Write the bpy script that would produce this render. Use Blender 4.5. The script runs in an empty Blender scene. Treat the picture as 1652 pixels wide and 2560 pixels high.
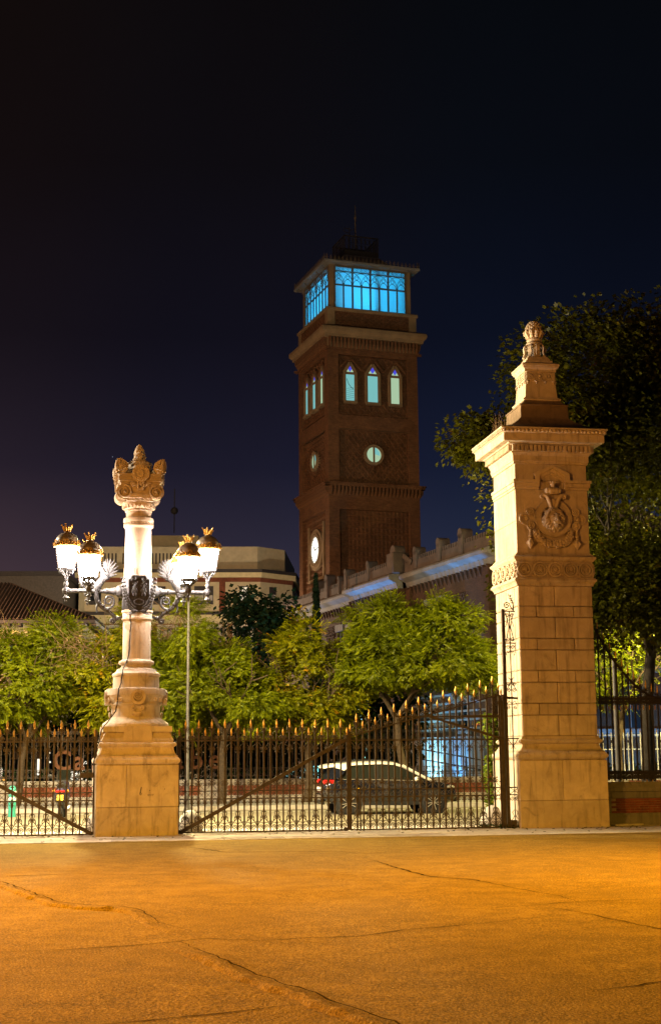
import bpy, math, random
import numpy as np
from mathutils import Matrix, Vector, Euler

R = math.radians
PI = math.pi
scene = bpy.context.scene
COL = scene.collection
random.seed(7)
rng = np.random.default_rng(7)

# ------------------------------------------------------------------ camera
cam_data = bpy.data.cameras.new('camera')
cam_data.sensor_fit = 'VERTICAL'
cam_data.sensor_height = 36.0
cam_data.lens = 49.6
cam_data.clip_start = 0.1
cam_data.clip_end = 3000
cam = bpy.data.objects.new('camera', cam_data)
COL.objects.link(cam)
cam.matrix_world = Matrix.Translation((0, 0, 1.75)) @ Matrix.Rotation(R(99.8), 4, 'X') @ Matrix.Rotation(R(-0.5), 4, 'Z')
scene.camera = cam

# ------------------------------------------------------------------ night sky
world = bpy.data.worlds.new('World')
scene.world = world
world.use_nodes = True
wn = world.node_tree
wn.nodes.clear()
w_out = wn.nodes.new('ShaderNodeOutputWorld')
w_bg = wn.nodes.new('ShaderNodeBackground')
w_tc = wn.nodes.new('ShaderNodeTexCoord')
w_sep = wn.nodes.new('ShaderNodeSeparateXYZ')
w_ramp = wn.nodes.new('ShaderNodeValToRGB')
w_ramp2 = wn.nodes.new('ShaderNodeValToRGB')
w_mix = wn.nodes.new('ShaderNodeMix'); w_mix.data_type = 'RGBA'
wn.links.new(w_tc.outputs['Generated'], w_sep.inputs[0])
wn.links.new(w_sep.outputs['Z'], w_ramp.inputs[0])
def ramp(node, stops):
    e = node.color_ramp.elements
    while len(e) > 1: e.remove(e[-1])
    e[0].position, e[0].color = stops[0][0], (*stops[0][1], 1)
    for p, c in stops[1:]:
        k = e.new(p); k.color = (*c, 1)
ramp(w_ramp, [(0.0, (.042, .040, .056)), (.13, (.025, .025, .046)), (.20, (.0098, .0108, .025)), (.29, (.0048, .0052, .0112)),
              (.40, (.0034, .0033, .0050)), (.52, (.0030, .0028, .0034)), (1, (.0026, .0025, .003))])
# city glow: warmer towards the west (left of the view), clean navy to the east
w_ramp2.color_ramp.interpolation = 'EASE'
ramp(w_ramp2, [(.38, (1.8, 1.12, .80)), (.46, (1.2, 1.0, .95)), (.56, (.70, .96, 1.15))])
w_map = wn.nodes.new('ShaderNodeMapRange')
wn.links.new(w_sep.outputs['X'], w_map.inputs[0])
w_map.inputs[1].default_value = -1; w_map.inputs[2].default_value = 1
wn.links.new(w_map.outputs[0], w_ramp2.inputs[0])
w_mix.blend_type = 'MULTIPLY'; w_mix.inputs[0].default_value = 1
wn.links.new(w_ramp.outputs[0], w_mix.inputs[6]); wn.links.new(w_ramp2.outputs[0], w_mix.inputs[7])
# a few faint stars
w_vor = wn.nodes.new('ShaderNodeTexVoronoi'); w_vor.inputs['Scale'].default_value = 26
w_vor.inputs['Randomness'].default_value = 1
wn.links.new(w_tc.outputs['Generated'], w_vor.inputs['Vector'])
w_lt = wn.nodes.new('ShaderNodeMath'); w_lt.operation = 'LESS_THAN'; w_lt.inputs[1].default_value = .010
wn.links.new(w_vor.outputs['Distance'], w_lt.inputs[0])
w_add = wn.nodes.new('ShaderNodeMix'); w_add.data_type = 'RGBA'; w_add.blend_type = 'ADD'
wn.links.new(w_lt.outputs[0], w_add.inputs[0])
wn.links.new(w_mix.outputs[2], w_add.inputs[6]); w_add.inputs[7].default_value = (.16, .18, .24, 1)
w_nz = wn.nodes.new('ShaderNodeTexNoise'); w_nz.inputs['Scale'].default_value = 3.2; w_nz.inputs['Detail'].default_value = 5
wn.links.new(w_tc.outputs['Generated'], w_nz.inputs['Vector'])
w_nr = wn.nodes.new('ShaderNodeMapRange'); wn.links.new(w_nz.outputs['Fac'], w_nr.inputs[0])
w_nr.inputs[1].default_value = .3; w_nr.inputs[2].default_value = .7; w_nr.inputs[3].default_value = .86; w_nr.inputs[4].default_value = 1.14   # thin uneven haze
wn.links.new(w_nr.outputs[0], w_bg.inputs[1])
wn.links.new(w_add.outputs[2], w_bg.inputs[0])
wn.links.new(w_bg.outputs[0], w_out.inputs[0])

# ------------------------------------------------------------------ render look
scene.view_settings.view_transform = 'Standard'
scene.view_settings.look = 'None'
scene.view_settings.exposure = 0
scene.view_settings.gamma = 1
scene.view_settings.use_curve_mapping = False
scene.render.engine = 'CYCLES'
cy = scene.cycles
cy.use_denoising = True
try:
    cy.denoiser = 'OPENIMAGEDENOISE'
    cy.denoising_input_passes = 'RGB_ALBEDO_NORMAL'
    cy.denoising_prefilter = 'ACCURATE'
except Exception: pass
cy.max_bounces = 5
cy.diffuse_bounces = 3
cy.glossy_bounces = 2
cy.transmission_bounces = 3
cy.transparent_max_bounces = 6
cy.caustics_reflective = False
cy.caustics_refractive = False
cy.sample_clamp_indirect = 4
cy.use_light_tree = True
scene.render.film_transparent = False

# ------------------------------------------------------------------ city lamps and added fill lamps (their posts are built further down)
SODIUM = (1.0, .49, .0)
LAMPS = [  # x, y, height, power, colour, kind
    (-6.9, 18.5, 6.6, 9200, SODIUM, 'park'),
    (7.6, 20.5, 6.6, 10800, SODIUM, 'park'),
    (-13.0, 8.0, 7.2, 19000, (1, .43, .07), 'globe'),
    (-15.5, 37.5, 9.5, 23000, (1, .84, .60), 'street'),
    (6.35, 42.6, 8.4, 7000, (1, .80, .30), 'street'),
    (-24, 71, 12.0, 27000, (1, .55, .26), 'street'),
    (27, 56, 10.5, 1200, (1, .55, .26), 'street'),  # added lamp, a weak warm fill for the tower front
    (11.9, 47.6, 7.6, 11000, (1, .84, .30), 'street'),
    (-5.32, 38.6, 7.6, 18000, (1, .80, .38), 'street'),  # added lamp hidden behind the column, brightens the street trees
    (-8.6, 97, 8.0, 10000, (1, .80, .55), 'street'),  # added lamp hidden by the trees, brightens the apartment block
]
def lamp_light(i, x, y, z, power, col, kind):
    hood = kind == 'park'              # hooded park lamps throw their light down
    ld = bpy.data.lights.new('lamp_light', 'SPOT' if hood else 'POINT')
    ld.energy = power; ld.color = col; ld.shadow_soft_size = .16
    if hood: ld.spot_size = R(179 if x < 0 else 170); ld.spot_blend = .6 if x < 0 else .75
    o = bpy.data.objects.new('lamp_light', ld); COL.objects.link(o)
    o.location = (x, y, z)
    return o
LAMP_OBJ = [lamp_light(i, *l) for i, l in enumerate(LAMPS)]
BLUE = (.055, .36, 1.0)

# ------------------------------------------------------------------ materials
MATS = {}
class NT:
    def __init__(s, name):
        s.m = bpy.data.materials.new(name); s.m.use_nodes = True
        s.t = s.m.node_tree; s.t.nodes.clear()
        s.out = s.n('ShaderNodeOutputMaterial')
    def n(s, kind, **kw):
        k = s.t.nodes.new(kind)
        for a, b in kw.items():
            if a.startswith('_'): setattr(k, a[1:], b)
            else: k.inputs[a].default_value = b
        return k
    def l(s, a, b): s.t.links.new(a, b)
    def noise(s, vec, scale, detail=4, rough=.55, dist=0):
        k = s.n('ShaderNodeTexNoise'); k.inputs['Scale'].default_value = scale
        k.inputs['Detail'].default_value = detail; k.inputs['Roughness'].default_value = rough
        k.inputs['Distortion'].default_value = dist
        if vec is not None: s.l(vec, k.inputs['Vector'])
        return k.outputs['Fac']
    def ramp(s, fac, stops):
        k = s.n('ShaderNodeValToRGB'); ramp(k, stops); s.l(fac, k.inputs[0]); return k.outputs[0]
    def mix(s, fac, a, b, mode='MIX'):
        k = s.n('ShaderNodeMix', _data_type='RGBA', _blend_type=mode)
        if isinstance(fac, (int, float)): k.inputs[0].default_value = fac
        else: s.l(fac, k.inputs[0])
        for sock, v in ((6, a), (7, b)):
            if isinstance(v, tuple): k.inputs[sock].default_value = (*v, 1)
            else: s.l(v, k.inputs[sock])
        return k.outputs[2]
    def math(s, op, a, b=0.0, c=None):
        k = s.n('ShaderNodeMath', _operation=op)
        for i, v in enumerate((a, b) if c is None else (a, b, c)):
            if isinstance(v, (int, float)): k.inputs[i].default_value = v
            else: s.l(v, k.inputs[i])
        return k.outputs[0]
    def bump(s, h, strength, dist, normal=None):
        k = s.n('ShaderNodeBump', Strength=strength, Distance=dist); s.l(h, k.inputs['Height'])
        if normal is not None: s.l(normal, k.inputs['Normal'])
        return k.outputs[0]
    def principled(s, col, rough=.7, metal=0, normal=None, spec=.4, coat=0):
        k = s.n('ShaderNodeBsdfPrincipled')
        if isinstance(col, tuple): k.inputs['Base Color'].default_value = (*col, 1)
        else: s.l(col, k.inputs['Base Color'])
        if isinstance(rough, (int, float)): k.inputs['Roughness'].default_value = rough
        else: s.l(rough, k.inputs['Roughness'])
        k.inputs['Metallic'].default_value = metal
        k.inputs['Specular IOR Level'].default_value = spec
        k.inputs['Coat Weight'].default_value = coat
        if normal is not None: s.l(normal, k.inputs['Normal'])
        return k.outputs[0]
    def done(s, sh, key):
        s.l(sh, s.out.inputs[0]); MATS[key] = s.m; return s.m
    def pos(s): return s.n('ShaderNodeNewGeometry').outputs['Position']
    def objc(s): return s.n('ShaderNodeTexCoord').outputs['Object']
    def mapping(s, vec, scale=(1, 1, 1), rot=(0, 0, 0)):
        k = s.n('ShaderNodeMapping'); k.inputs['Scale'].default_value = scale; k.inputs['Rotation'].default_value = rot
        s.l(vec, k.inputs['Vector']); return k.outputs[0]

def m_stone(key, c1, c2, stain, pit=.5, bumpd=.012):
    t = NT(key); p = t.pos()
    big = t.noise(p, 1.1, 5, .6); mid = t.noise(p, 3.2, 6, .66, .6); fine = t.noise(p, 46, 3, .6)
    col = t.mix(t.ramp(big, [(.35, (0, 0, 0)), (.66, (1, 1, 1))]), c1, c2)
    col = t.mix(t.ramp(mid, [(.34, (.42, .42, .42)), (.62, (0, 0, 0))]), col, stain)
    streak = t.noise(t.mapping(p, (5, 5, .55)), 1.6, 4, .6)
    col = t.mix(t.ramp(streak, [(.52, (0, 0, 0)), (.76, (.70, .70, .70))]), col, tuple(v * .45 for v in stain))
    pits = t.noise(p, 21, 4, .72)
    pm = t.ramp(pits, [(.285, (1, 1, 1)), (.335, (0, 0, 0))])
    col = t.mix(t.math('MULTIPLY', pm, pit), col, tuple(v * .22 for v in stain))
    oi = t.n('ShaderNodeObjectInfo').outputs['Random']
    col = t.mix(.55, col, t.ramp(oi, [(0, (.72, .70, .68)), (.5, (1, 1, 1)), (1, (1.18, 1.15, 1.10))]), 'MULTIPLY')
    soot = t.noise(t.mapping(p, (1.1, 1.1, .8)), 1.9, 7, .72, 1.2)
    col = t.mix(t.ramp(soot, [(.56, (0, 0, 0)), (.72, (.62, .62, .62))]), col, tuple(v * .38 for v in stain))
    h = t.math('ADD', t.math('MULTIPLY', fine, .35), t.math('ADD', t.math('MULTIPLY', mid, .7), t.math('MULTIPLY', pm, -1.0 * pit)))
    return t.done(t.principled(col, .82, 0, t.bump(h, .55, bumpd), .25), key)

def m_plain(key, c, rough=.6, metal=0, var=.25, scale=8, bump=.0, spec=.4, coat=0):
    t = NT(key); p = t.pos(); nz = t.noise(p, scale, 4, .6)
    col = t.mix(t.ramp(nz, [(.3, (0, 0, 0)), (.7, (1, 1, 1))]), tuple(v * (1 - var) for v in c), tuple(min(1, v * (1 + var)) for v in c))
    nm = t.bump(t.noise(p, scale * 6, 3), .4, bump) if bump else None
    return t.done(t.principled(col, rough, metal, nm, spec, coat), key)

def m_brick(key, c1, c2, mortar, scale=1.0, bw=.25, bh=.065):
    t = NT(key); o = t.objc(); s = t.n('ShaderNodeSeparateXYZ'); t.l(o, s.inputs[0])
    cmb = t.n('ShaderNodeCombineXYZ'); t.l(t.math('ADD', s.outputs[0], s.outputs[1]), cmb.inputs[0]); t.l(s.outputs[2], cmb.inputs[1])
    b = t.n('ShaderNodeTexBrick', _offset=.5)
    b.inputs['Scale'].default_value = scale; b.inputs['Brick Width'].default_value = bw; b.inputs['Row Height'].default_value = bh
    b.inputs['Mortar Size'].default_value = bh * .12; b.inputs['Mortar Smooth'].default_value = .3; b.inputs['Bias'].default_value = 0
    b.inputs['Color1'].default_value = (*c1, 1); b.inputs['Color2'].default_value = (*c2, 1); b.inputs['Mortar'].default_value = (*mortar, 1)
    t.l(cmb.outputs[0], b.inputs['Vector'])
    nz = t.noise(o, .9, 5, .65); n2 = t.noise(o, 5, 4, .6)
    col = t.mix(.55, b.outputs['Color'], t.ramp(nz, [(.3, (.45, .42, .40)), (.7, (1.25, 1.2, 1.15))]), 'MULTIPLY')
    col = t.mix(.35, col, t.ramp(n2, [(.35, (.5, .5, .5)), (.7, (1.3, 1.3, 1.3))]), 'MULTIPLY')
    h = t.math('ADD', t.math('MULTIPLY', b.outputs['Fac'], -1), t.math('MULTIPLY', n2, .5))
    return t.done(t.principled(col, .85, 0, t.bump(h, .7, .02), .2), key)

def m_emit(key, c, strength):
    t = NT(key); e = t.n('ShaderNodeEmission'); e.inputs[0].default_value = (*c, 1); e.inputs[1].default_value = strength
    return t.done(e.outputs[0], key)

def m_leaf(key, c1, c2, c3, trans=.35, nscale=.8, accent=.64):
    t = NT(key); p = t.pos()
    n1 = t.noise(p, nscale, 3, .6); n2 = t.noise(p, 9, 2, .6); n3 = t.noise(p, nscale * 1.7, 3, .65)
    col = t.mix(t.ramp(n2, [(.32, (0, 0, 0)), (.68, (1, 1, 1))]), c1, c2)
    col = t.mix(t.ramp(n3, [(accent, (0, 0, 0)), (accent + .08, (1, 1, 1))]), col, c3)
    col = t.mix(.8, col, t.ramp(n1, [(.32, (.38, .42, .40)), (.68, (1.3, 1.25, 1.2))]), 'MULTIPLY')
    d = t.n('ShaderNodeBsdfDiffuse'); t.l(col, d.inputs[0])
    tr = t.n('ShaderNodeBsdfTranslucent'); t.l(col, tr.inputs[0])
    g = t.n('ShaderNodeBsdfGlossy', Roughness=.45); g.inputs[0].default_value = (.6, .6, .6, 1)
    mx = t.n('ShaderNodeMixShader'); mx.inputs[0].default_value = trans; t.l(d.outputs[0], mx.inputs[1]); t.l(tr.outputs[0], mx.inputs[2])
    m2 = t.n('ShaderNodeMixShader'); m2.inputs[0].default_value = .012; t.l(mx.outputs[0], m2.inputs[1]); t.l(g.outputs[0], m2.inputs[2])
    return t.done(m2.outputs[0], key)

m_stone('stone', (.56, .46, .36), (.47, .38, .29), (.30, .23, .16))
m_stone('stone_pale', (.62, .53, .44), (.54, .46, .37), (.36, .29, .22), .45)
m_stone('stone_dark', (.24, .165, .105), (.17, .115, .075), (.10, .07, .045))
m_stone('granite', (.20, .18, .16), (.15, .14, .125), (.09, .08, .07), .6, .006)
m_stone('concrete', (.40, .36, .31), (.32, .285, .24), (.20, .17, .14), .3, .004)
m_stone('threshold_stone', (.50, .45, .40), (.41, .365, .32), (.27, .235, .20), .3, .004)
m_stone('guard_stone', (.40, .37, .34), (.33, .31, .28), (.38, .35, .32), .3)
m_plain('iron', (.046, .032, .024), .48, .35, .4, 14, .002, .5)
m_plain('iron_black', (.022, .017, .015), .55, .2, .4, 14)
m_plain('cast_iron', (.045, .045, .05), .55, .1, .35, 10, .006, .5)
m_plain('shield_iron', (.030, .030, .032), .5, .4, .5, 22, .006, .5)
m_plain('gold', (.55, .32, .06), .38, .55, .18, 20, 0, .5)
m_plain('dome_metal', (.17, .135, .10), .45, .35, .3, 9)
m_plain('cable', (.015, .014, .014), .6)
m_plain('pole_grey', (.085, .078, .07), .55, .3)
m_plain('brick_red', (.17, .052, .027), .85, 0, .35, 7, .004, .2)
m_plain('mortar', (.24, .19, .15), .9)
m_plain('cream_wall', (.46, .39, .26), .9, 0, .12, 2.5)
m_plain('cream_band', (.58, .49, .29), .85, 0, .12, 3)
m_plain('white_trim', (.50, .45, .38), .8, 0, .15, 3)
m_plain('dark_trim', (.035, .03, .032), .7)
m_plain('roof_tile', (.04, .023, .018), .85, 0, .45, 5)
m_plain('shutter', (.07, .06, .055), .7)
m_plain('bark', (.055, .038, .022), .9, 0, .4, 12, .02, .2)
m_plain('bark_plane', (.028, .022, .016), .9, 0, .5, 7, .02, .2)
m_plain('twig', (.15, .09, .04), .85, 0, .3, 5)
m_plain('corten', (.10, .038, .014), .8, .1, .35, 6)
m_plain('tower_trim', (.16, .105, .058), .85, 0, .2, 1.5)
m_plain('tower_iron', (.10, .068, .04), .6, .2)
m_plain('wing_trim', (.125, .115, .11), .85, 0, .25, 1.2, .01)
m_plain('parapet_brick', (.062, .042, .034), .88, 0, .3, 2, .01)
m_plain('car_paint', (.010, .012, .020), .16, .3, .1, 3, 0, .5, 1)
m_plain('car_white', (.62, .60, .56), .3, 0, .05, 3, 0, .5, .6)
m_plain('black_plastic', (.012, .012, .013), .6)
m_plain('tyre', (.014, .013, .013), .85)
m_plain('alloy', (.62, .60, .58), .28, .8, .1)
m_plain('red_lens', (.55, .012, .012), .2, 0, .1, 3, 0, .6, 1)
m_plain('plate_yellow', (.75, .5, .03), .5)
m_plain('plate_white', (.7, .7, .68), .5)
m_plain('rear_amber', (.8, .3, .03), .3)
m_plain('bollard_green', (.03, .26, .20), .5)
m_plain('white_paint', (.75, .74, .70), .6)
m_plain('scooter_purple', (.03, .024, .06), .35, .3)
m_plain('awning', (.55, .45, .30), .9)
m_plain('soil', (.04, .032, .024), .95)
m_plain('crack_dark', (.040, .025, .008), 1, 0, .5, 30, 0, 0)
m_plain('road', (.17, .145, .095), .8, 0, .2, 24, .006, .3)
m_plain('pavement', (.22, .20, .17), .85, 0, .2, 6, .004, .3)
m_plain('petal', (.45, .10, .06), .7)
m_brick('brick_tower', (.145, .060, .027), (.095, .040, .018), (.10, .066, .04))
m_brick('brick_wing', (.066, .029, .015), (.045, .020, .010), (.055, .036, .022))
m_brick('brick_apartment', (.25, .07, .035), (.19, .055, .03), (.17, .10, .07))
m_leaf('leaf_acacia', (.050, .080, .001), (.235, .255, .002), (.42, .29, .003), .34, .8, .70)
m_leaf('leaf_acacia_gold', (.06, .080, .001), (.27, .255, .002), (.46, .23, .006), .22, .9, .60)
m_leaf('leaf_dark', (.012, .024, .010), (.020, .034, .014), (.03, .035, .012), .2)
m_leaf('leaf_plane', (.036, .040, .001), (.062, .058, .002), (.10, .055, .002), .42, .5, .62)
m_leaf('leaf_vine', (.10, .20, .02), (.22, .26, .02), (.36, .10, .05), .3, 3.5, .58)
m_leaf('leaf_hedge', (.02, .05, .015), (.035, .07, .02), (.05, .07, .02), .2, 2)
m_emit('lantern_glow', (1.0, .82, .68), 190)
m_emit('warm_window', (1.0, .84, .58), .85)
m_emit('warm_window_dim', (1.0, .70, .42), .30)
m_emit('pale_green_window', (.62, .90, .58), .62)
m_emit('cyan_window', (.30, .80, .78), .62)
m_emit('clock_face', (1.0, .98, .84), 1.5)
m_emit('stained_red', (.9, .04, .06), .5)
m_emit('stained_blue', (.10, .10, .95), .75)
m_emit('stained_violet', (.55, .10, .8), .5)
m_emit('shop_white', (1.0, .92, .74), 1.5)
m_emit('shop_blue', (.25, .60, 1.0), 1.6)
m_emit('shop_orange', (1.0, .45, .08), 1.2)
m_emit('shop_green', (.35, .9, .6), .5)
m_emit('red_dot', (1.0, .12, .02), .7)

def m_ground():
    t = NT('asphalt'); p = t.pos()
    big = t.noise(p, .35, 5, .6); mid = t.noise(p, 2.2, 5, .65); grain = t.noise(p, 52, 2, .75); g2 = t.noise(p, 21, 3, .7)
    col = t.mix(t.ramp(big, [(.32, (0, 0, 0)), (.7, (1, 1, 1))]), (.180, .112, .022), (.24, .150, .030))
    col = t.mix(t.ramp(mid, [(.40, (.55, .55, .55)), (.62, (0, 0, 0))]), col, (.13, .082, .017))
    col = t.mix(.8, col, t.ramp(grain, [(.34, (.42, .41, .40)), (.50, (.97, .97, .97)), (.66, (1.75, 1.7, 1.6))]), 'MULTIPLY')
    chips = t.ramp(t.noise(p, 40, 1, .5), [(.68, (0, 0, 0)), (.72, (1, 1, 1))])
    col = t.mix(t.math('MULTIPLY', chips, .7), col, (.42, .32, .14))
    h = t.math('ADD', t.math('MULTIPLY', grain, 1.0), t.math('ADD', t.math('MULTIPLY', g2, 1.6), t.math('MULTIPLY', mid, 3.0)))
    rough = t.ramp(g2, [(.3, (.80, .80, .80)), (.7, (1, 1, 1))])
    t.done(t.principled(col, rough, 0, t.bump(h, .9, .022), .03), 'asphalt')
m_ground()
def m_pane(key, c, fac):
    # frosted, back-lit glazing: light from inside is scattered through it
    t = NT(key); tr = t.n('ShaderNodeBsdfTranslucent'); tr.inputs[0].default_value = (*c, 1)
    g = t.n('ShaderNodeBsdfGlossy', Roughness=.25); g.inputs[0].default_value = (.5, .5, .5, 1)
    mx = t.n('ShaderNodeMixShader'); mx.inputs[0].default_value = fac; t.l(tr.outputs[0], mx.inputs[1]); t.l(g.outputs[0], mx.inputs[2])
    t.done(mx.outputs[0], key)
m_pane('frosted_glass', (.9, .95, .95), .04)
def m_glass_dark(key, c):
    t = NT(key); t.done(t.principled(c, .06, 0, None, .35, 0), key)
m_glass_dark('dark_glass', (.012, .014, .016))
m_glass_dark('car_glass', (.014, .016, .012))

# ------------------------------------------------------------------ mesh helpers
class MB:
    """collects verts and faces, builds ONE mesh object"""
    def __init__(s): s.v = []; s.f = []; s.M = None
    def add(s, vs, fs):
        b = len(s.v)
        if s.M is not None: vs = [tuple(s.M @ Vector(p)) for p in vs]
        s.v.extend(tuple(p) for p in vs); s.f.extend(tuple(i + b for i in q) for q in fs); return s
    def box(s, x0, x1, y0, y1, z0, z1):
        return s.add([(x0, y0, z0), (x1, y0, z0), (x1, y1, z0), (x0, y1, z0), (x0, y0, z1), (x1, y0, z1), (x1, y1, z1), (x0, y1, z1)],
                     [(0, 3, 2, 1), (4, 5, 6, 7), (0, 1, 5, 4), (1, 2, 6, 5), (2, 3, 7, 6), (3, 0, 4, 7)])
    def cbox(s, x0, x1, y0, y1, z0, z1, c=.012):
        vs = []; idx = {}
        X = (x0, x1); Y = (y0, y1); Z = (z0, z1)
        for i in (0, 1):
            for j in (0, 1):
                for k in (0, 1):
                    sx, sy, sz = 1 - 2 * i, 1 - 2 * j, 1 - 2 * k
                    for a in range(3):
                        p = [X[i], Y[j], Z[k]]
                        for ax, sg in enumerate((sx, sy, sz)):
                            if ax != a: p[ax] += sg * c
                        idx[(i, j, k, a)] = len(vs); vs.append(tuple(p))
        fs = []
        for a in range(3):
            o = [q for q in range(3) if q != a]
            for e in (0, 1):
                q = []
                for (m, n) in ((0, 0), (1, 0), (1, 1), (0, 1)):
                    t = [0, 0, 0]; t[a] = e; t[o[0]] = m; t[o[1]] = n; q.append(idx[(*t, a)])
                if (e == 0) != (a == 1): q = q[::-1]
                fs.append(tuple(q))
        for a in range(3):      # edges parallel to axis a
            b, c2 = [q for q in range(3) if q != a]
            for m in (0, 1):
                for n in (0, 1):
                    t0 = [0, 0, 0]; t0[b] = m; t0[c2] = n; t1 = list(t0); t1[a] = 1
                    q = (idx[(*t0, b)], idx[(*t1, b)], idx[(*t1, c2)], idx[(*t0, c2)])
                    fs.append(q)
        for i in (0, 1):
            for j in (0, 1):
                for k in (0, 1):
                    fs.append((idx[(i, j, k, 0)], idx[(i, j, k, 1)], idx[(i, j, k, 2)]))
        return s.add(vs, fs)
    def sq(s, prof, cap=True, cx=0, cy=0):
        """square section stack, prof = [(half width, z)...]"""
        vs = []; fs = []
        for h, z in prof: vs += [(cx - h, cy - h, z), (cx + h, cy - h, z), (cx + h, cy + h, z), (cx - h, cy + h, z)]
        n = len(prof)
        for i in range(n - 1):
            for k in range(4):
                a = i * 4 + k; b = i * 4 + (k + 1) % 4; fs.append((a, b, b + 4, a + 4))
        if cap: fs.append((3, 2, 1, 0)); t = (n - 1) * 4; fs.append((t, t + 1, t + 2, t + 3))
        return s.add(vs, fs)
    def lathe(s, prof, n=24, c=(0, 0, 0), a0=0, a1=2 * PI, cap=True):
        full = abs(a1 - a0 - 2 * PI) < 1e-6; m = n if full else n + 1
        vs = []; fs = []
        for r, z in prof:
            for k in range(m):
                a = a0 + (a1 - a0) * k / n; vs.append((c[0] + r * math.cos(a), c[1] + r * math.sin(a), c[2] + z))
        for i in range(len(prof) - 1):
            for k in range(n):
                k2 = (k + 1) % m; fs.append((i * m + k, i * m + k2, (i + 1) * m + k2, (i + 1) * m + k))
        if cap and full:
            fs.append(tuple(range(m - 1, -1, -1))); t = (len(prof) - 1) * m; fs.append(tuple(range(t, t + m)))
        return s.add(vs, fs)
    def tube(s, pts, r, n=6, cap=True):
        pts = [Vector(p) for p in pts]; N = len(pts)
        rs = r if isinstance(r, (list, tuple)) else [r] * N
        vs = []; fs = []
        t0 = (pts[1] - pts[0]).normalized()
        u = Vector((0, 1, 0)) if abs(t0.y) < .9 else Vector((1, 0, 0))
        for i, p in enumerate(pts):
            t = (pts[min(i + 1, N - 1)] - pts[max(i - 1, 0)])
            t = t.normalized() if t.length > 1e-9 else t0
            u = (u - t * u.dot(t)); u = u.normalized() if u.length > 1e-6 else Vector((0, 0, 1)); w = t.cross(u)
            for k in range(n):
                a = 2 * PI * k / n + PI / n; q = p + (u * math.cos(a) + w * math.sin(a)) * rs[i]; vs.append(tuple(q))
        for i in range(N - 1):
            for k in range(n): k2 = (k + 1) % n; fs.append((i * n + k, i * n + k2, (i + 1) * n + k2, (i + 1) * n + k))
        if cap: fs.append(tuple(range(n - 1, -1, -1))); fs.append(tuple(range((N - 1) * n, N * n)))
        return s.add(vs, fs)
    def ext(s, poly, y0, y1):
        """poly in (x, z), extruded y0..y1 (y0 faces the viewer)"""
        n = len(poly); vs = [(x, y0, z) for x, z in poly] + [(x, y1, z) for x, z in poly]
        fs = [tuple(range(n)), tuple(range(2 * n - 1, n - 1, -1))]
        for i in range(n): j = (i + 1) % n; fs.append((i, i + n, j + n, j))
        return s.add(vs, fs)
    def extz(s, poly, z0, z1):
        n = len(poly); vs = [(x, y, z0) for x, y in poly] + [(x, y, z1) for x, y in poly]
        fs = [tuple(range(n - 1, -1, -1)), tuple(range(n, 2 * n))]
        for i in range(n): j = (i + 1) % n; fs.append((i, j, j + n, i + n))
        return s.add(vs, fs)
    def ring(s, c, r0, r1, y0, y1, n=24, a0=0, a1=2 * PI):
        """flat ring (or arc) in the x-z plane, extruded y0..y1"""
        full = abs(a1 - a0 - 2 * PI) < 1e-6; m = n if full else n + 1; vs = []; fs = []
        for k in range(m):
            a = a0 + (a1 - a0) * k / n; ca, sa = math.cos(a), math.sin(a)
            vs += [(c[0] + r0 * ca, y0, c[1] + r0 * sa), (c[0] + r1 * ca, y0, c[1] + r1 * sa), (c[0] + r1 * ca, y1, c[1] + r1 * sa), (c[0] + r0 * ca, y1, c[1] + r0 * sa)]
        for k in range(n):
            a = k * 4; b = ((k + 1) % m) * 4
            for q in range(4): q2 = (q + 1) % 4; fs.append((a + q, b + q, b + q2, a + q2))
        if not full: fs.append((0, 3, 2, 1)); t = n * 4; fs.append((t, t + 1, t + 2, t + 3))
        return s.add(vs, fs)
    def ball(s, c, r, nu=8, nv=6, sc=(1, 1, 1), rot=None):
        vs = []; fs = []; M = rot or Matrix.Identity(3)
        for i in range(1, nv):
            th = PI * i / nv
            for k in range(nu):
                a = 2 * PI * k / nu
                q = M @ Vector((r * sc[0] * math.sin(th) * math.cos(a), r * sc[1] * math.sin(th) * math.sin(a), r * sc[2] * math.cos(th)))
                vs.append((c[0] + q.x, c[1] + q.y, c[2] + q.z))
        t = M @ Vector((0, 0, r * sc[2])); vs.append((c[0] + t.x, c[1] + t.y, c[2] + t.z)); vs.append((c[0] - t.x, c[1] - t.y, c[2] - t.z))
        N = (nv - 1) * nu
        for i in range(nv - 2):
            for k in range(nu): k2 = (k + 1) % nu; fs.append((i * nu + k, (i + 1) * nu + k, (i + 1) * nu + k2, i * nu + k2))
        for k in range(nu): k2 = (k + 1) % nu; fs.append((N, k, k2)); fs.append((N + 1, (nv - 2) * nu + k2, (nv - 2) * nu + k))
        return s.add(vs, fs)
    def bar(s, p, q, w, d, up=(0, 0, 1)):
        p = Vector(p); q = Vector(q); t = (q - p).normalized(); u = Vector(up); a = t.cross(u)
        if a.length < 1e-6: a = t.cross(Vector((0, 1, 0)))
        a.normalize(); b = a.cross(t); vs = []
        for o in (p, q):
            for sa, sb in ((-1, -1), (1, -1), (1, 1), (-1, 1)): vs.append(tuple(o + a * sa * w / 2 + b * sb * d / 2))
        return s.add(vs, [(3, 2, 1, 0), (4, 5, 6, 7), (0, 1, 5, 4), (1, 2, 6, 5), (2, 3, 7, 6), (3, 0, 4, 7)])
    def mesh(s, name, mat, smooth=0):
        me = bpy.data.meshes.new(name); me.from_pydata(s.v, [], s.f); me.validate(clean_customdata=False)
        if mat: me.materials.append(MATS[mat])
        if smooth:
            me.polygons.foreach_set('use_smooth', [True] * len(me.polygons))
            me.set_sharp_from_angle(angle=R(smooth))
        me.update(); return me
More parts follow.
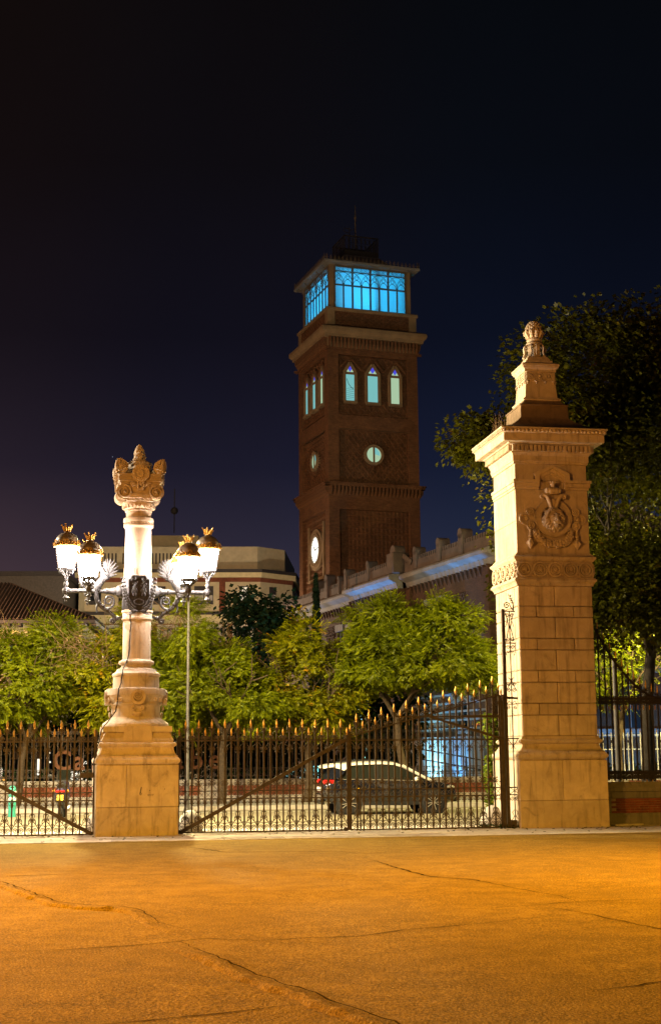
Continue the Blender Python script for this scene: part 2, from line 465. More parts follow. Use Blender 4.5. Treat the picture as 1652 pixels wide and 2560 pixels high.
    def build(s, name, mat, parent=None, smooth=0, loc=None, rz=None):
        return place(name, s.mesh(name, mat, smooth), parent, loc, rz)

def fixn(o):
    import bmesh
    bm = bmesh.new(); bm.from_mesh(o.data); bmesh.ops.recalc_face_normals(bm, faces=bm.faces); bm.to_mesh(o.data); bm.free(); return o
def place(name, me, parent=None, loc=None, rz=None, scale=None):
    o = bpy.data.objects.new(name, me); COL.objects.link(o)
    if parent is not None: o.parent = parent
    if loc is not None: o.location = loc
    if rz is not None: o.rotation_euler = (0, 0, rz) if not isinstance(rz, tuple) else rz
    if scale is not None: o.scale = scale
    return o
def tag(o, label=None, cat=None, group=None, kind=None):
    if label: o['label'] = label
    if cat: o['category'] = cat
    if group: o['group'] = group
    if kind: o['kind'] = kind
    return o
def thing(name, label, cat, loc=(0, 0, 0), rz=0, group=None):
    o = bpy.data.objects.new(name, None); COL.objects.link(o); o.location = loc; o.rotation_euler = (0, 0, rz)
    o.empty_display_size = .3
    return tag(o, label, cat, group)
def copy_tree(o, parent=None):
    c = o.copy(); COL.objects.link(c); c.parent = parent
    for ch in [k for k in o.children]: copy_tree(ch, c)
    return c
def spiral(c, r0, r1, a0, turns, n=22):
    """points in x-z, radius r0 -> r1"""
    return [(c[0] + (r0 + (r1 - r0) * i / n) * math.cos(a0 + turns * 2 * PI * i / n), 0, c[1] + (r0 + (r1 - r0) * i / n) * math.sin(a0 + turns * 2 * PI * i / n)) for i in range(n + 1)]
def bez(p0, p1, p2, p3, n=10):
    o = []
    for i in range(n + 1):
        t = i / n; a = (1 - t) ** 3; b = 3 * t * (1 - t) ** 2; c = 3 * t * t * (1 - t); d = t ** 3
        o.append(tuple(a * w + b * x + c * y + d * z for w, x, y, z in zip(p0, p1, p2, p3)))
    return o
def mirx(pts): return [(-p[0],) + tuple(p[1:]) for p in pts]

# ------------------------------------------------------------------ ground, road, pavements
def sheet(name, poly, z, mat):
    me = bpy.data.meshes.new(name); me.from_pydata([(x, y, z) for x, y in poly], [], [tuple(range(len(poly)))]); me.materials.append(MATS[mat])
    return tag(place(name, me), kind='structure')
sheet('ground', [(-900, -300), (900, -300), (900, 1500), (-900, 1500)], -.012, 'soil')
def gl(x, off=0):                      # the line of the gates and pillars
    return 33.8 + x * math.tan(R(9)) + off
def fz(x, y):
    e = min(1, max(0, (gl(x, -2.7) - y) / 2.5))
    return .004 + (.012 * math.sin(x * .9 + y * .35) * math.sin(y * .5 - x * .2) + .006 * math.sin(x * 2.3 - y * 1.1) + .012) * e
# forecourt in front of the gates: gently uneven asphalt
def forecourt():
    xs = np.linspace(-26, 26, 105); ys = np.concatenate([np.linspace(-14, 6, 12)[:-1], np.linspace(6, 31.0, 90)])
    V = []; F = []
    for j, y in enumerate(ys):
        for i, x in enumerate(xs):
            yy = y + (gl(x, -2.7) - 31.0) * max(0, (y - 6) / 25.) if y > 6 else y
            V.append((x, yy, fz(x, yy)))
    n = len(xs)
    for j in range(len(ys) - 1):
        for i in range(n - 1): a = j * n + i; F.append((a, a + 1, a + n + 1, a + n))
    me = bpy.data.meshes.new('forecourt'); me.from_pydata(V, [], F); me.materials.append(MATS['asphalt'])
    me.polygons.foreach_set('use_smooth', [True] * len(F)); me.update()
    return tag(place('forecourt', me), kind='structure')
forecourt()
sheet('threshold', [(-26, gl(-26, -2.72)), (26, gl(26, -2.72)), (26, gl(26, 2.4)), (-26, gl(-26, 2.4))], .0, 'threshold_stone')
TS = bpy.data.objects['threshold']
for row, (o0, o1) in enumerate(((-2.70, -1.62), (-1.61, -.62), (-.61, .45))):
    x = -9.2 + .5 * row
    while x < 9.5:
        L = random.uniform(1.05, 1.5); c, sn = math.cos(R(9)), math.sin(R(9)); zt = .014 + random.uniform(-.004, .004)
        bm_ = MB(); bm_.cbox(0, L - random.uniform(.008, .02), 0, (o1 - o0) * c - .008, -.01, zt, .006)
        bm_.build('paving_slab', 'threshold_stone', TS, 0, (x, gl(x, o0), 0), R(9)); x += L * c
sheet('road', [(-70, gl(-70, 2.4)), (70, gl(70, 2.4)), (70, 48.3 + 70 * .1584), (-70, 48.3 - 70 * .1584)], -.004, 'road')
b = MB(); k = .1584
b.add([(-70, 48.3 - 70 * k, 0), (70, 48.3 + 70 * k, 0), (70, 48.3 + 70 * k, .13), (-70, 48.3 - 70 * k, .13), (-70, 48.5 - 70 * k, .13), (70, 48.5 + 70 * k, .13)],
      [(0, 1, 2, 3), (3, 2, 5, 4)])
tag(b.build('kerb', 'concrete'), kind='structure')
sheet('pavement', [(-70, 48.5 - 70 * k), (70, 48.5 + 70 * k), (70, 200), (-70, 200)], .126, 'pavement')
b = MB(); b.add([(-30, 46.4 - 30 * k, .003), (30, 46.4 + 30 * k, .003), (30, 46.5 + 30 * k, .003), (-30, 46.5 - 30 * k, .003)], [(0, 1, 2, 3)])
tag(b.build('road_marking', 'white_paint'), kind='structure')

# cracks: dark jagged ribbons let into the asphalt; the long one has lifted lips
CR = {
 'ridge': [[(-6.5, 23.5), (-4.59, 20.0), (-3.91, 18.46), (-3.37, 17.38), (-2.99, 16.97), (-2.5, 16.71), (-2.24, 16.29), (-1.91, 15.16), (-1.63, 14.67), (-1.42, 14.32)],
           [(-1.6, 13.7), (-1.33, 13.06), (-1.0, 12.27), (-0.75, 11.68), (-0.52, 11.15), (-0.25, 10.57), (-0.06, 10.09), (0.11, 9.8), (.6, 8.7)]],
 'plain': [[(-3.6, 13.0), (-3.01, 13.22), (-2.47, 13.41), (-1.92, 13.67), (-1.54, 13.88), (-1.28, 14.18), (-0.73, 13.95), (-0.33, 14.12), (0.21, 14.28), (0.74, 14.79), (1.43, 15.1), (2.15, 15.55), (2.65, 15.79)],
           [(0.6, 24.65), (0.96, 22.76), (1.39, 21.12), (1.94, 20.36), (2.37, 19.04), (2.77, 18.03), (2.88, 17.11)],
           [(1.32, 16.45), (2.07, 16.7), (2.9, 17.2), (3.42, 17.31), (3.93, 17.51), (5, 17.8)], [(2.33, 16.77), (2.69, 15.99), (2.99, 15.17), (3.25, 14.54), (3.6, 13.8)],
           [(-4.6, 16.9), (-3.94, 17.19), (-3.46, 17.34)], [(-1.9, 9.6), (-1.41, 9.89), (-0.82, 10.09), (-0.18, 10.4)], [(-2.98, 28.18), (-2.02, 26.59), (-0.6, 26.41), (1.74, 26.34)],
           [(1.84, 10.87), (2.15, 11.01), (2.5, 11.29), (3, 11.6)], [(-4.97, 21.63), (-3.63, 22.03)], [(-7.5, 30.2), (-5.6, 30.1), (-3.9, 30.0), (-1.8, 30.1)], [(-1.5, 30.9), (.6, 31.1), (2.5, 31.3), (5.5, 31.9)]]}
def jag(pts, step=.13, amp=.022):
    out = []
    for (x0, y0), (x1, y1) in zip(pts[:-1], pts[1:]):
        L = math.hypot(x1 - x0, y1 - y0); n = max(2, int(L / step))
        for i in range(n):
            t = i / n; out.append((x0 + (x1 - x0) * t + random.uniform(-amp, amp), y0 + (y1 - y0) * t + random.uniform(-amp, amp)))
    out.append(pts[-1]); return out
cb = MB(); rb = MB()
for kind, lst in CR.items():
    for pts in lst:
        q = jag(pts); vs = []; fs = []; n = len(q)
        for i, (x, y) in enumerate(q):
            a = q[max(0, i - 1)]; c = q[min(n - 1, i + 1)]; dx, dy = c[0] - a[0], c[1] - a[1]; L = math.hypot(dx, dy) or 1
            nx, ny = -dy / L, dx / L; w = random.uniform(.005, .014) * (1.7 if y > 20 else 1) * min(1, 4 * min(i, n - 1 - i) / n + .15)
            z = fz(x, y) + .006
            vs += [(x - nx * w, y - ny * w, z), (x + nx * w, y + ny * w, z)]
        for i in range(n - 1): fs.append((2 * i, 2 * i + 1, 2 * i + 3, 2 * i + 2))
        if kind == 'ridge': vs = [(p_[0] + .10, p_[1], p_[2] + .045) for p_ in vs]
        cb.add(vs, fs)
        if kind == 'ridge':          # the slab right of the crack stands a few centimetres proud
            vs = []; fs = []
            for i, (x, y) in enumerate(q):
                hgt = random.uniform(.030, .055) * min(1, 5 * min(i, n - 1 - i) / n + .1); z = fz(x, y); ww = random.uniform(.30, .42)
                for o, zz in ((-.045, -.006), (-.012, hgt * .75), (.012, hgt), (.09, hgt * .75), (ww, -.006)): vs.append((x + o, y + o * .3, z + zz))
            for i in range(n - 1):
                for j in range(4): fs.append((5 * i + j, 5 * i + j + 1, 5 * i + j + 6, 5 * i + j + 5))
            rb.add(vs, fs)
o = cb.build('crack', 'crack_dark'); tag(o, kind='structure')
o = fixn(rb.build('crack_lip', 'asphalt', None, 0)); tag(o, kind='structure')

# ------------------------------------------------------------------ lamp column
def rosette(mb, c, r, y, petals=8, depth=.03):
    """flower boss facing -y"""
    mb.ring(c, r * .80, r, y - depth, y, 20)
    mb.ball((c[0], y - depth * .5, c[1]), r * .22, 8, 6, (1, depth / r * 3, 1))
    for i in range(petals):
        a = 2 * PI * i / petals
        mb.ball((c[0] + r * .48 * math.cos(a), y - depth * .2, c[1] + r * .48 * math.sin(a)), r * .2, 6, 4, (1, .9 * depth / r * 2.5, 1))
LC = thing('lamp_column', 'tall pale stone column carrying glowing lanterns, on a square block between two gates', 'lamp column', (-4.5875, 33.297, 0), R(12))
b = MB()
b.cbox(-.925, .925, -.925, .925, 0, .645, .014); b.build('plinth_stone', 'stone', LC)
for (x0, x1) in ((-.925, -.255), (-.249, .925)):
    b = MB(); b.cbox(x0, x1, -.925, -.2, .651, 1.58, .01); b.build('plinth_stone', 'stone', LC)
b = MB(); b.cbox(-.925, .925, -.195, .925, .651, 1.58, .01); b.build('plinth_stone', 'stone', LC)
def torus_prof(h, z0, z1, bulge, n=6):
    return [(h + bulge * math.sin(PI * i / n), z0 + (z1 - z0) * i / n) for i in range(n + 1)]
prof = [(.88, 1.575)] + torus_prof(.895, 1.585, 1.76, .06, 7) + [(.90, 1.78), (.87, 1.80), (.835, 1.86), (.815, 1.93), (.815, 1.98), (.84, 1.985)] + torus_prof(.845, 1.99, 2.085, .03, 5) + [(.80, 2.09), (.80, 2.12)]
b = MB(); b.sq(prof); b.build('base_moulding', 'stone', LC, 50)
b = MB(); b.sq([(.815, 2.121), (.80, 2.16), (.715, 2.33), (.7, 2.34)]); b.build('weathered_slope', 'stone', LC)
b = MB(); b.sq([(.785, 2.325), (.775, 2.45)]); b.build('slab', 'stone_pale', LC)
for a in range(4):
    b = MB(); b.M = Matrix.Rotation(a * PI / 2, 4, 'Z'); b.add([(-.33, -.822, 2.121), (.33, -.822, 2.121), (.31, -.80, 2.452), (-.31, -.80, 2.452), (-.33, -.6, 2.121), (.33, -.6, 2.121), (.31, -.6, 2.452), (-.31, -.6, 2.452)],
        [(0, 1, 2, 3), (1, 5, 6, 2), (4, 0, 3, 7), (3, 2, 6, 7), (0, 4, 5, 1)]); b.build('tab', 'stone', LC)
b = MB(); b.lathe([(.765, 2.45), (.77, 2.49), (.755, 2.53), (.71, 2.56), (.655, 2.60), (.60, 2.645), (.59, 2.67)], 48); b.build('bell_base', 'stone_pale', LC, 40)
b = MB(); b.lathe([(.575, 2.67), (.565, 2.72), (.57, 2.90), (.59, 2.945), (.615, 2.95), (.615, 2.985), (.60, 2.99), (.61, 3.06), (.65, 3.13), (.665, 3.17), (.69, 3.175), (.69, 3.30), (.675, 3.325), (.55, 3.345)], 48)
b.build('bowl_drum', 'stone_pale', LC, 35)
for a in range(4):
    M = Matrix.Rotation(a * PI / 2, 4, 'Z')
    b = MB(); b.M = M
    b.lathe([(.0, 0), (.16, 0), (.165, .03), (.15, .06), (0, .06)], 20)
    b.v = []; b.f = []
    b.ring((0, 3.12), .11, .175, -.715, -.6, 24); rosette(b, (0, 3.16), .105, -.70, 8, .03)
    for s in (-1, 1):
        b.tube([(p[0] * s, -.63, p[2]) for p in spiral((.095, 2.87), .02, .055, 0, 1.3, 14)], .014, 5)
        for j in range(2): b.tube([(p[0] * s, -.655, p[2]) for p in spiral((.40 + j * .10, 3.06 - j * .015), .012, .042, 1, 1.2, 12)], .012, 5)
    for i in range(7):
        a2 = -PI / 2 + (i - 3) * .33; b.ball((.09 * math.cos(a2), -.60, 2.80 + .085 * math.sin(a2)), .06, 6, 5, (.42, .5, 1), Matrix.Rotation(-(a2 + PI / 2), 3, 'Y'))
    b.build('rosette_shell', 'stone', LC, 40)
b = MB(); b.lathe([(.54, 3.34), (.535, 3.6)], 40); b.build('drum', 'stone_pale', LC, 40)
b = MB(); b.lathe([(.53, 3.6), (.553, 3.61), (.565, 3.645), (.555, 3.68), (.53, 3.692), (.525, 3.70), (.49, 3.715), (.465, 3.74), (.455, 3.77), (.41, 3.80), (.375, 3.815), (.352, 3.84), (.345, 3.875), (.365, 3.89), (.40, 3.90), (.418, 3.93), (.41, 3.965), (.372, 3.985), (.345, 4.0), (.33, 4.02)], 40)
b.build('column_base', 'stone_pale', LC, 35)
b = MB(); b.lathe([(.327, 4.01), (.327, 4.9), (.321, 5.6), (.312, 6.5), (.303, 7.16)], 40); b.build('shaft', 'stone_pale', LC, 40)
b = MB(); b.lathe([(.31, 7.12), (.33, 7.15), (.352, 7.17), (.352, 7.20), (.34, 7.205), (.34, 7.27), (.352, 7.275), (.362, 7.32), (.352, 7.37), (.31, 7.39)], 40)
for i in range(26):
    a = 2 * PI * i / 26; b.ball((.34 * math.cos(a), .34 * math.sin(a), 7.235), .022, 5, 4)
b.build('neck_ring', 'stone', LC, 40)
b = MB(); b.lathe([(.298, 7.38), (.296, 7.52), (.315, 7.53), (.325, 7.55), (.305, 7.57), (.33, 7.59), (.375, 7.64), (.39, 7.69), (.372, 7.735), (.34, 7.75)], 40)
for i in range(24):
    a = 2 * PI * i / 24; b.ball((.365 * math.cos(a), .365 * math.sin(a), 7.645), .045, 6, 5, (.8, .8, 1.2))
b.build('capital_neck', 'stone', LC, 40)
# capital: bolsters with spirals, abacus, corner palmettes, broken finial
b = MB(); b.box(-.30, .30, -.43, .43, 7.74, 7.97); b.box(-.46, .46, -.455, .455, 7.95, 8.17)
for i in range(5):
    b.tube([(p[0], -.445, p[2]) for p in spiral((-.22 + i * .11, 7.80), .012, .04, 1, 1.1, 10)], .011, 5)
b.build('capital_core', 'stone', LC)
for s in (-1, 1):
    b = MB(); vx, vz = s * .375, 7.945
    prof = [(.185, -.47), (.18, -.40), (.145, -.22), (.13, 0), (.145, .22), (.18, .40), (.185, .47)]
    b.M = Matrix.Translation((vx, 0, vz)) @ Matrix.Rotation(PI / 2, 4, 'X'); b.lathe(prof, 28)
    b.M = None
    for ys in (-1, 1):
        sp = [(vx - s * p[0], ys * .485, vz + p[2]) for p in spiral((0, 0), .165, .06, PI / 2, -1.6, 40)]
        b.tube(sp, [.034 - .016 * i / 40 for i in range(41)], 7)
        b.ball((vx, ys * .49, vz), .05, 10, 8, (1, .9, 1))
        for i in range(7):
            t = 2 * PI * i / 7; b.ball((vx + .062 * math.cos(t), ys * .485, vz + .062 * math.sin(t)), .02, 5, 4)
    for k in range(5): b.tube([(vx + s * .15 * math.cos(t), -.30 + k * .15, vz + .15 * math.sin(t)) for t in np.linspace(-1.9, 1.6, 9)], .02, 5)
    b.build('volute', 'stone', LC, 40)
b = MB(); b.box(-.30, .30, -.49, -.40, 7.80, 7.87); b.box(-.26, .26, -.505, -.42, 7.86, 7.90); b.build('volute_band', 'stone', LC)
b = MB(); b.sq([(.46, 8.165), (.485, 8.18), (.515, 8.205), (.515, 8.225), (.50, 8.23), (.50, 8.35), (.52, 8.355), (.52, 8.385), (.50, 8.39)])
for a in range(4):
    b.M = Matrix.Rotation(a * PI / 2, 4, 'Z')
    for i in range(10):
        if 3 < i < 6: continue
        x = -.45 + i * .1; b.tube([(p[0], -.505, p[2]) for p in spiral((x, 8.288), .008, .042, .5, 1.1, 9)], .010, 4)
b.M = None; b.build('abacus', 'stone', LC)
for a in range(4):
    M = Matrix.Rotation(a * PI / 2, 4, 'Z')
    b = MB(); b.M = M
    b.ring((0, 8.38), .125, .205, -.575, -.46, 28); b.ring((0, 8.38), .0, .125, -.55, -.46, 20)
    for i in range(16):
        t = 2 * PI * i / 16; b.ball((.165 * math.cos(t), -.575, 8.38 + .165 * math.sin(t)), .024, 5, 4)
    for i in range(9):
        t = 2 * PI * i / 9; b.ball((.065 * math.cos(t), -.555, 8.38 + .065 * math.sin(t)), .03, 5, 4, (1, .6, 1))
    for s in (-1, 1):
        b.tube([(s * x, -.55, z) for x, z in ((.05, 8.02), (.07, 8.08), (.06, 8.16), (.09, 8.24))] + [(s * p[0], -.56, p[2]) for p in spiral((.06, 8.245), .045, .01, .2, 1.2, 10)], .024, 6)
        for j in range(3): b.tube(bez((s * .06, -.52, 8.03), (s * .1, -.54, 8.10 + j * .02), (s * .15, -.54, 8.12 + j * .02), (s * (.20 + j * .02), -.50, 8.07 + j * .04), 6), .016, 5)
    b.ball((0, -.55, 8.14), .05, 6, 5, (.7, .7, 1.3)); b.box(-.075, .075, -.54, -.44, 7.985, 8.04)
    b.build('face_rosette', 'stone', LC, 40)
for a in range(4):
    b = MB(); M0 = Matrix.Rotation(a * PI / 2, 4, 'Z')
    for flip in (0, 1):
        b.M = M0 @ (Matrix.Identity(4) if not flip else Matrix.Rotation(PI / 2, 4, 'Z') @ Matrix.Scale(-1, 4, (1, 0, 0)))
        poly = [(-.56, 8.385)] + [(-.56 + .27 * math.sin(t), 8.53 + .20 * math.cos(t)) for t in np.linspace(0, 2.35, 12)] + [(-.37, 8.385)]
        b.ext(poly[::-1], -.56, -.46)
        for i in range(5):
            t = .15 + i * .34; b.tube([(-.50, -.565, 8.45), (-.51 + .12 * math.sin(t), -.585, 8.48 + .10 * math.cos(t)), (-.53 + .22 * math.sin(t), -.575, 8.51 + .175 * math.cos(t))], [.014, .026, .016], 5)
        b.ball((-.40, -.56, 8.425), .04, 8, 6, (1, .5, 1)); b.ball((-.51, -.57, 8.44), .032, 6, 5)
    b.M = None; fixn(b.build('corner_palmette', 'stone', LC))
def rock(mb, prof, n=14, amp=.16, seed=3, segs=3):
    rr = random.Random(seed); P = []
    for (r0, z0), (r1, z1) in zip(prof[:-1], prof[1:]):
        for i in range(segs): P.append((r0 + (r1 - r0) * i / segs, z0 + (z1 - z0) * i / segs))
    P.append(prof[-1]); vs = []; fs = []
    for r, z in P:
        for k in range(n):
            a = 2 * PI * k / n; q = max(.004, r * (1 + rr.uniform(-amp, amp))); vs.append((q * math.cos(a), q * math.sin(a), z + rr.uniform(-.012, .012)))
    for i in range(len(P) - 1):
        for k in range(n): k2 = (k + 1) % n; fs.append((i * n + k, i * n + k2, (i + 1) * n + k2, (i + 1) * n + k))
    fs.append(tuple(range((len(P) - 1) * n, len(P) * n))); mb.add(vs, fs)
b = MB(); rock(b, [(.33, 8.385), (.315, 8.48), (.30, 8.62), (.285, 8.73), (.20, 8.765), (.15, 8.79), (.135, 8.90), (.115, 9.05), (.085, 9.10)], 16, .10, 5)
rock(b, [(.09, 9.03), (.075, 9.13), (.03, 9.19)], 8, .25, 9); b.M = Matrix.Translation((.05, 0, .0)); b.M = None
for i in range(16):
    a = random.uniform(0, 2 * PI); z = random.uniform(8.6, 9.0); r = .27 if z < 8.75 else .13
    b.ball((r * math.cos(a), r * math.sin(a), z), random.uniform(.025, .05), 5, 4, (1.3, 1, .8))
b.build('broken_finial', 'stone', LC)

# ironwork: collar, arms, griffins, brackets, shield, lanterns
b = MB(); b.lathe([(.335, 4.93), (.36, 4.95), (.36, 4.99), (.345, 5.0), (.345, 5.10), (.365, 5.12), (.365, 5.16), (.335, 5.17)], 32); b.build('collar', 'stone_pale', LC, 40)
for s in (-1, 1):
    b = MB(); b.M = Matrix.Rotation(s * PI / 2, 4, 'Y') @ Matrix.Identity(4)
    z0 = 0
    b.M = Matrix.Translation((0, 0, 5.62)) @ Matrix.Rotation(s * PI / 2, 4, 'Y')
    b.lathe([(.17, .28), (.175, .34), (.155, .37), (.16, .40), (.14, .46), (.10, .50), (.085, .52), (.095, .54), (.085, .57), (.07, .62), (.06, .70), (.075, .72), (.06, .74), (.05, .80), (.048, 1.10), (.065, 1.12), (.07, 1.15), (.065, 1.18), (.047, 1.20), (.045, 1.55), (.055, 1.57), (.05, 1.60), (.05, 1.67)], 16)
    b.M = Matrix.Translation((s * 1.15, 0, 5.62)) @ Matrix.Rotation(PI / 2, 4, 'X')
    b.lathe([(.05, -.52), (.045, -.2), (.055, -.06), (.055, .06), (.045, .2), (.05, .52)], 12)
    b.M = None; b.build('arm', 'cast_iron', LC, 40)
    # S-shaped bracket under the arm
    b = MB()
    main = bez((.93, 0, 5.72), (1.02, 0, 5.45), (.90, 0, 5.28), (.72, 0, 5.17), 12) + bez((.72, 0, 5.17), (.60, 0, 5.10), (.53, 0, 5.04), (.52, 0, 4.95), 8)[1:] + [(p[0], 0, p[2]) for p in spiral((.575, 4.93), .055, .02, PI, 1.0, 10)]
    N = len(main); b.tube([(s * x, y, z) for x, y, z in main], [.062 - .032 * i / N for i in range(N)], 8)
    sc = bez((.76, 0, 5.20), (.66, 0, 5.20), (.545, 0, 5.25), (.545, 0, 5.38), 8) + [(p[0], 0, p[2]) for p in spiral((.665, 5.40), .118, .03, PI, -1.5, 22)]
    N = len(sc); b.tube([(s * x, y, z) for x, y, z in sc], [.030 - .014 * i / N for i in range(N)], 6)
    sc = bez((.80, 0, 5.23), (.74, 0, 5.30), (.74, 0, 5.34), (.80, 0, 5.42), 6); b.tube([(s * x, y, z) for x, y, z in sc], [.02, .02, .018, .016, .014, .012, .01], 5)
    sc = bez((.92, 0, 5.33), (.97, 0, 5.24), (.95, 0, 5.16), (.93, 0, 5.13), 6); b.tube([(s * x, y, z) for x, y, z in sc], [.03, .028, .026, .02, .02, .024, .03], 6)
    for i in range(16):
        p = main[1 + (i * 11) % 13]; b.ball((s * (p[0] + random.uniform(-.03, .03)), random.uniform(-.06, .02), p[2] + random.uniform(-.03, .03)), .03, 5, 4, (1, 1, 1.5))
    b.ball((s * .46, 0, 4.99), .055, 8, 6); b.bar((s * .46, 0, 4.99), (s * .33, 0, 5.03), .05, .05)
    b.build('scroll_bracket', 'cast_iron', LC, 50)
    # griffin
    b = MB()
    body = bez((.94, 0, 5.62), (.97, 0, 5.80), (.78, 0, 5.86), (.80, 0, 6.02), 10) + bez((.80, 0, 6.02), (.81, 0, 6.12), (.86, 0, 6.19), (.925, 0, 6.17), 6)[1:]
    N = len(body); rr = [.075, .085, .09, .095, .095, .09, .085, .078, .07, .062, .056, .05, .05, .055, .06, .058, .05][:N]
    b.tube([(s * x, y, z) for x, y, z in body], rr, 8)
    b.ball((s * .94, 0, 6.165), .062, 8, 6, (1.2, .8, .9)); b.tube([(s * .97, 0, 6.17), (s * 1.03, 0, 6.15), (s * 1.045, 0, 6.10)], [.035, .022, .006], 6)
    for i in range(5):
        t = 1.2 + i * .35; b.tube([(s * .92, 0, 6.21), (s * (.92 + .07 * math.cos(t)), 0, 6.21 + .07 * math.sin(t)), (s * (.92 + .10 * math.cos(t + .3)), 0, 6.21 + .11 * math.sin(t + .3))], [.018, .014, .004], 5)
    for q in (-1, 1): b.tube([(s * .90, q * .04, 6.21), (s * .87, q * .06, 6.27)], [.022, .004], 5)
    fixn(b.build('griffin', 'cast_iron', LC, 50))
    for q in (-1, 1):        # two wings of separate feathers
        b = MB()
        for i in range(9):
            ang = R(18 + i * 11.5); L = .30 + .17 * math.sin(PI * (i + 1.5) / 10); bx, bz = .80 - .012 * i, 5.90 + .014 * i
            tx, tz = bx - L * math.cos(ang) * .95, bz + L * math.sin(ang) * .95 + .02
            yy = q * (.075 + .004 * i); mx, mz = (bx + tx) / 2 + .02, (bz + tz) / 2 + .02
            nx, nz = -(tz - bz) / L, (tx - bx) / L
            w = .030
            pts = [(bx, bz), (mx + nx * w, mz + nz * w), (tx, tz), (mx - nx * w, mz - nz * w)]
            b.ext([(s * x, z) for x, z in pts], yy - .012, yy + .012)
            if i % 2 == 0: b.tube([(s * bx, yy - .012, bz), (s * mx, yy - .018, mz), (s * tx, yy, tz)], [.014, .01, .003], 4)
        for i in range(8):
            ang = R(8 + i * 14); L = .17; bx, bz = .82, 5.90
            b.tube([(s * bx, q * .10, bz), (s * (bx - L * .6 * math.cos(ang)), q * .115, bz + L * .6 * math.sin(ang)), (s * (bx - L * math.cos(ang)), q * .10, bz + L * math.sin(ang))], [.03, .026, .006], 5)
        b.tube([(s * p[0], q * .10, p[2]) for p in spiral((.80, 5.90), .07, .02, 0, 1.1, 12)], .018, 5)
        fixn(b.build('wing', 'cast_iron', LC))
# shield with relief and laurel
b = MB(); b.lathe([(.345, 5.18), (.36, 5.2), (.36, 5.92), (.345, 5.95)], 28); b.build('iron_band', 'cast_iron', LC, 40)
b = MB()
sh = [(-.25, 5.86), (-.235, 5.55), (-.255, 5.42), (-.23, 5.27), (-.14, 5.17), (0, 5.125), (.14, 5.17), (.23, 5.27), (.255, 5.42), (.235, 5.55), (.25, 5.86), (.16, 5.90), (-.16, 5.90)]
b.ext(sh, -.435, -.33)
for (p, q) in zip(sh[:11], sh[1:11] + [sh[11]]): b.bar((p[0] * .9, -.44, p[1]), (q[0] * .9, -.44, q[1]), .018, .03)
so = b.build('shield', 'shield_iron', LC); fixn(so)
b = MB(); b.M = Matrix.Translation((0, -.43, 5.90)) @ Matrix.Rotation(PI / 2, 4, 'Y'); b.lathe([(.05, -.19), (.075, -.15), (.06, 0), (.075, .15), (.05, .19)], 14); b.M = None
for s in (-1, 1): b.tube([(s * .13 + p[0], -.50, p[2]) for p in spiral((0, 5.87), .015, .065, PI / 2, 1.4, 16)], .018, 5)
b.build('shield_scroll', 'shield_iron', so, 40)
b = MB()                                     # a bear-like and a tree-like figure above a wreath, in low relief
rr = random.Random(4)
for cx_, zs in ((-.10, (5.60, 5.80)), (.11, (5.60, 5.80))):
    b.tube([(cx_ + .01, -.445, 5.52), (cx_ - .01, -.452, 5.62), (cx_ + .015, -.452, 5.74)], [.018, .03, .022], 6)
    for i in range(12): b.ball((cx_ + rr.uniform(-.065, .065), -.445, rr.uniform(5.66, 5.83)), rr.uniform(.012, .024), 5, 4)
    for q in (-1, 1): b.tube([(cx_, -.45, 5.66), (cx_ + q * .05, -.455, 5.63), (cx_ + q * .06, -.45, 5.56)], .012, 5); b.tube([(cx_, -.45, 5.56), (cx_ + q * .035, -.455, 5.52), (cx_ + q * .03, -.45, 5.47)], .013, 5)
for i in range(22):
    t = 2 * PI * i / 22; b.ball((.115 * math.cos(t), -.445, 5.33 + .065 * math.sin(t)), .017, 5, 4, (1.4, .8, .8))
b.build('relief', 'cast_iron', so, 50)
for s in (-1, 1):
    b = MB(); st = bez((-s * .04, -.44, 5.10), (s * .22, -.48, 5.14), (s * .33, -.42, 5.40), (s * .36, -.36, 5.86), 14)
    b.tube(st, [.018 - .008 * i / 14 for i in range(15)], 6)
    for i in range(2, 15):
        p = Vector(st[i]); t = (Vector(st[min(14, i + 1)]) - Vector(st[i - 1])).normalized()
        for q in (-1, 1):
            side = Vector((t.z, 0, -t.x)) * q; L = .15 - .004 * i; tip = p + t * L * .75 + side * L * .55 + Vector((0, -.03, 0)); mid = p + t * L * .35 + side * L * .42 + Vector((0, -.045, 0))
            w = t * .022 - side * .018
            b.add([tuple(p), tuple(mid + w), tuple(tip), tuple(mid - w), tuple(mid + Vector((0, .02, 0)))], [(0, 1, 4), (1, 2, 4), (2, 3, 4), (3, 0, 4), (0, 3, 2, 1)])
    for j in range(3): b.tube(bez((-s * .03, -.45, 5.12), (-s * .10, -.50, 5.16 - j * .03), (-s * .16, -.48, 5.10 - j * .05), (-s * (.22 + .05 * j), -.42, 5.09 - j * .01), 6), [.012, .02, .022, .02, .016, .010, .004], 5)
    fixn(b.build('laurel_branch', 'cast_iron', LC))
b = MB(); b.cbox(-.14, -.07, -.345, -.30, 6.02, 6.15, .008); b.build('junction_box', 'stone_pale', LC)

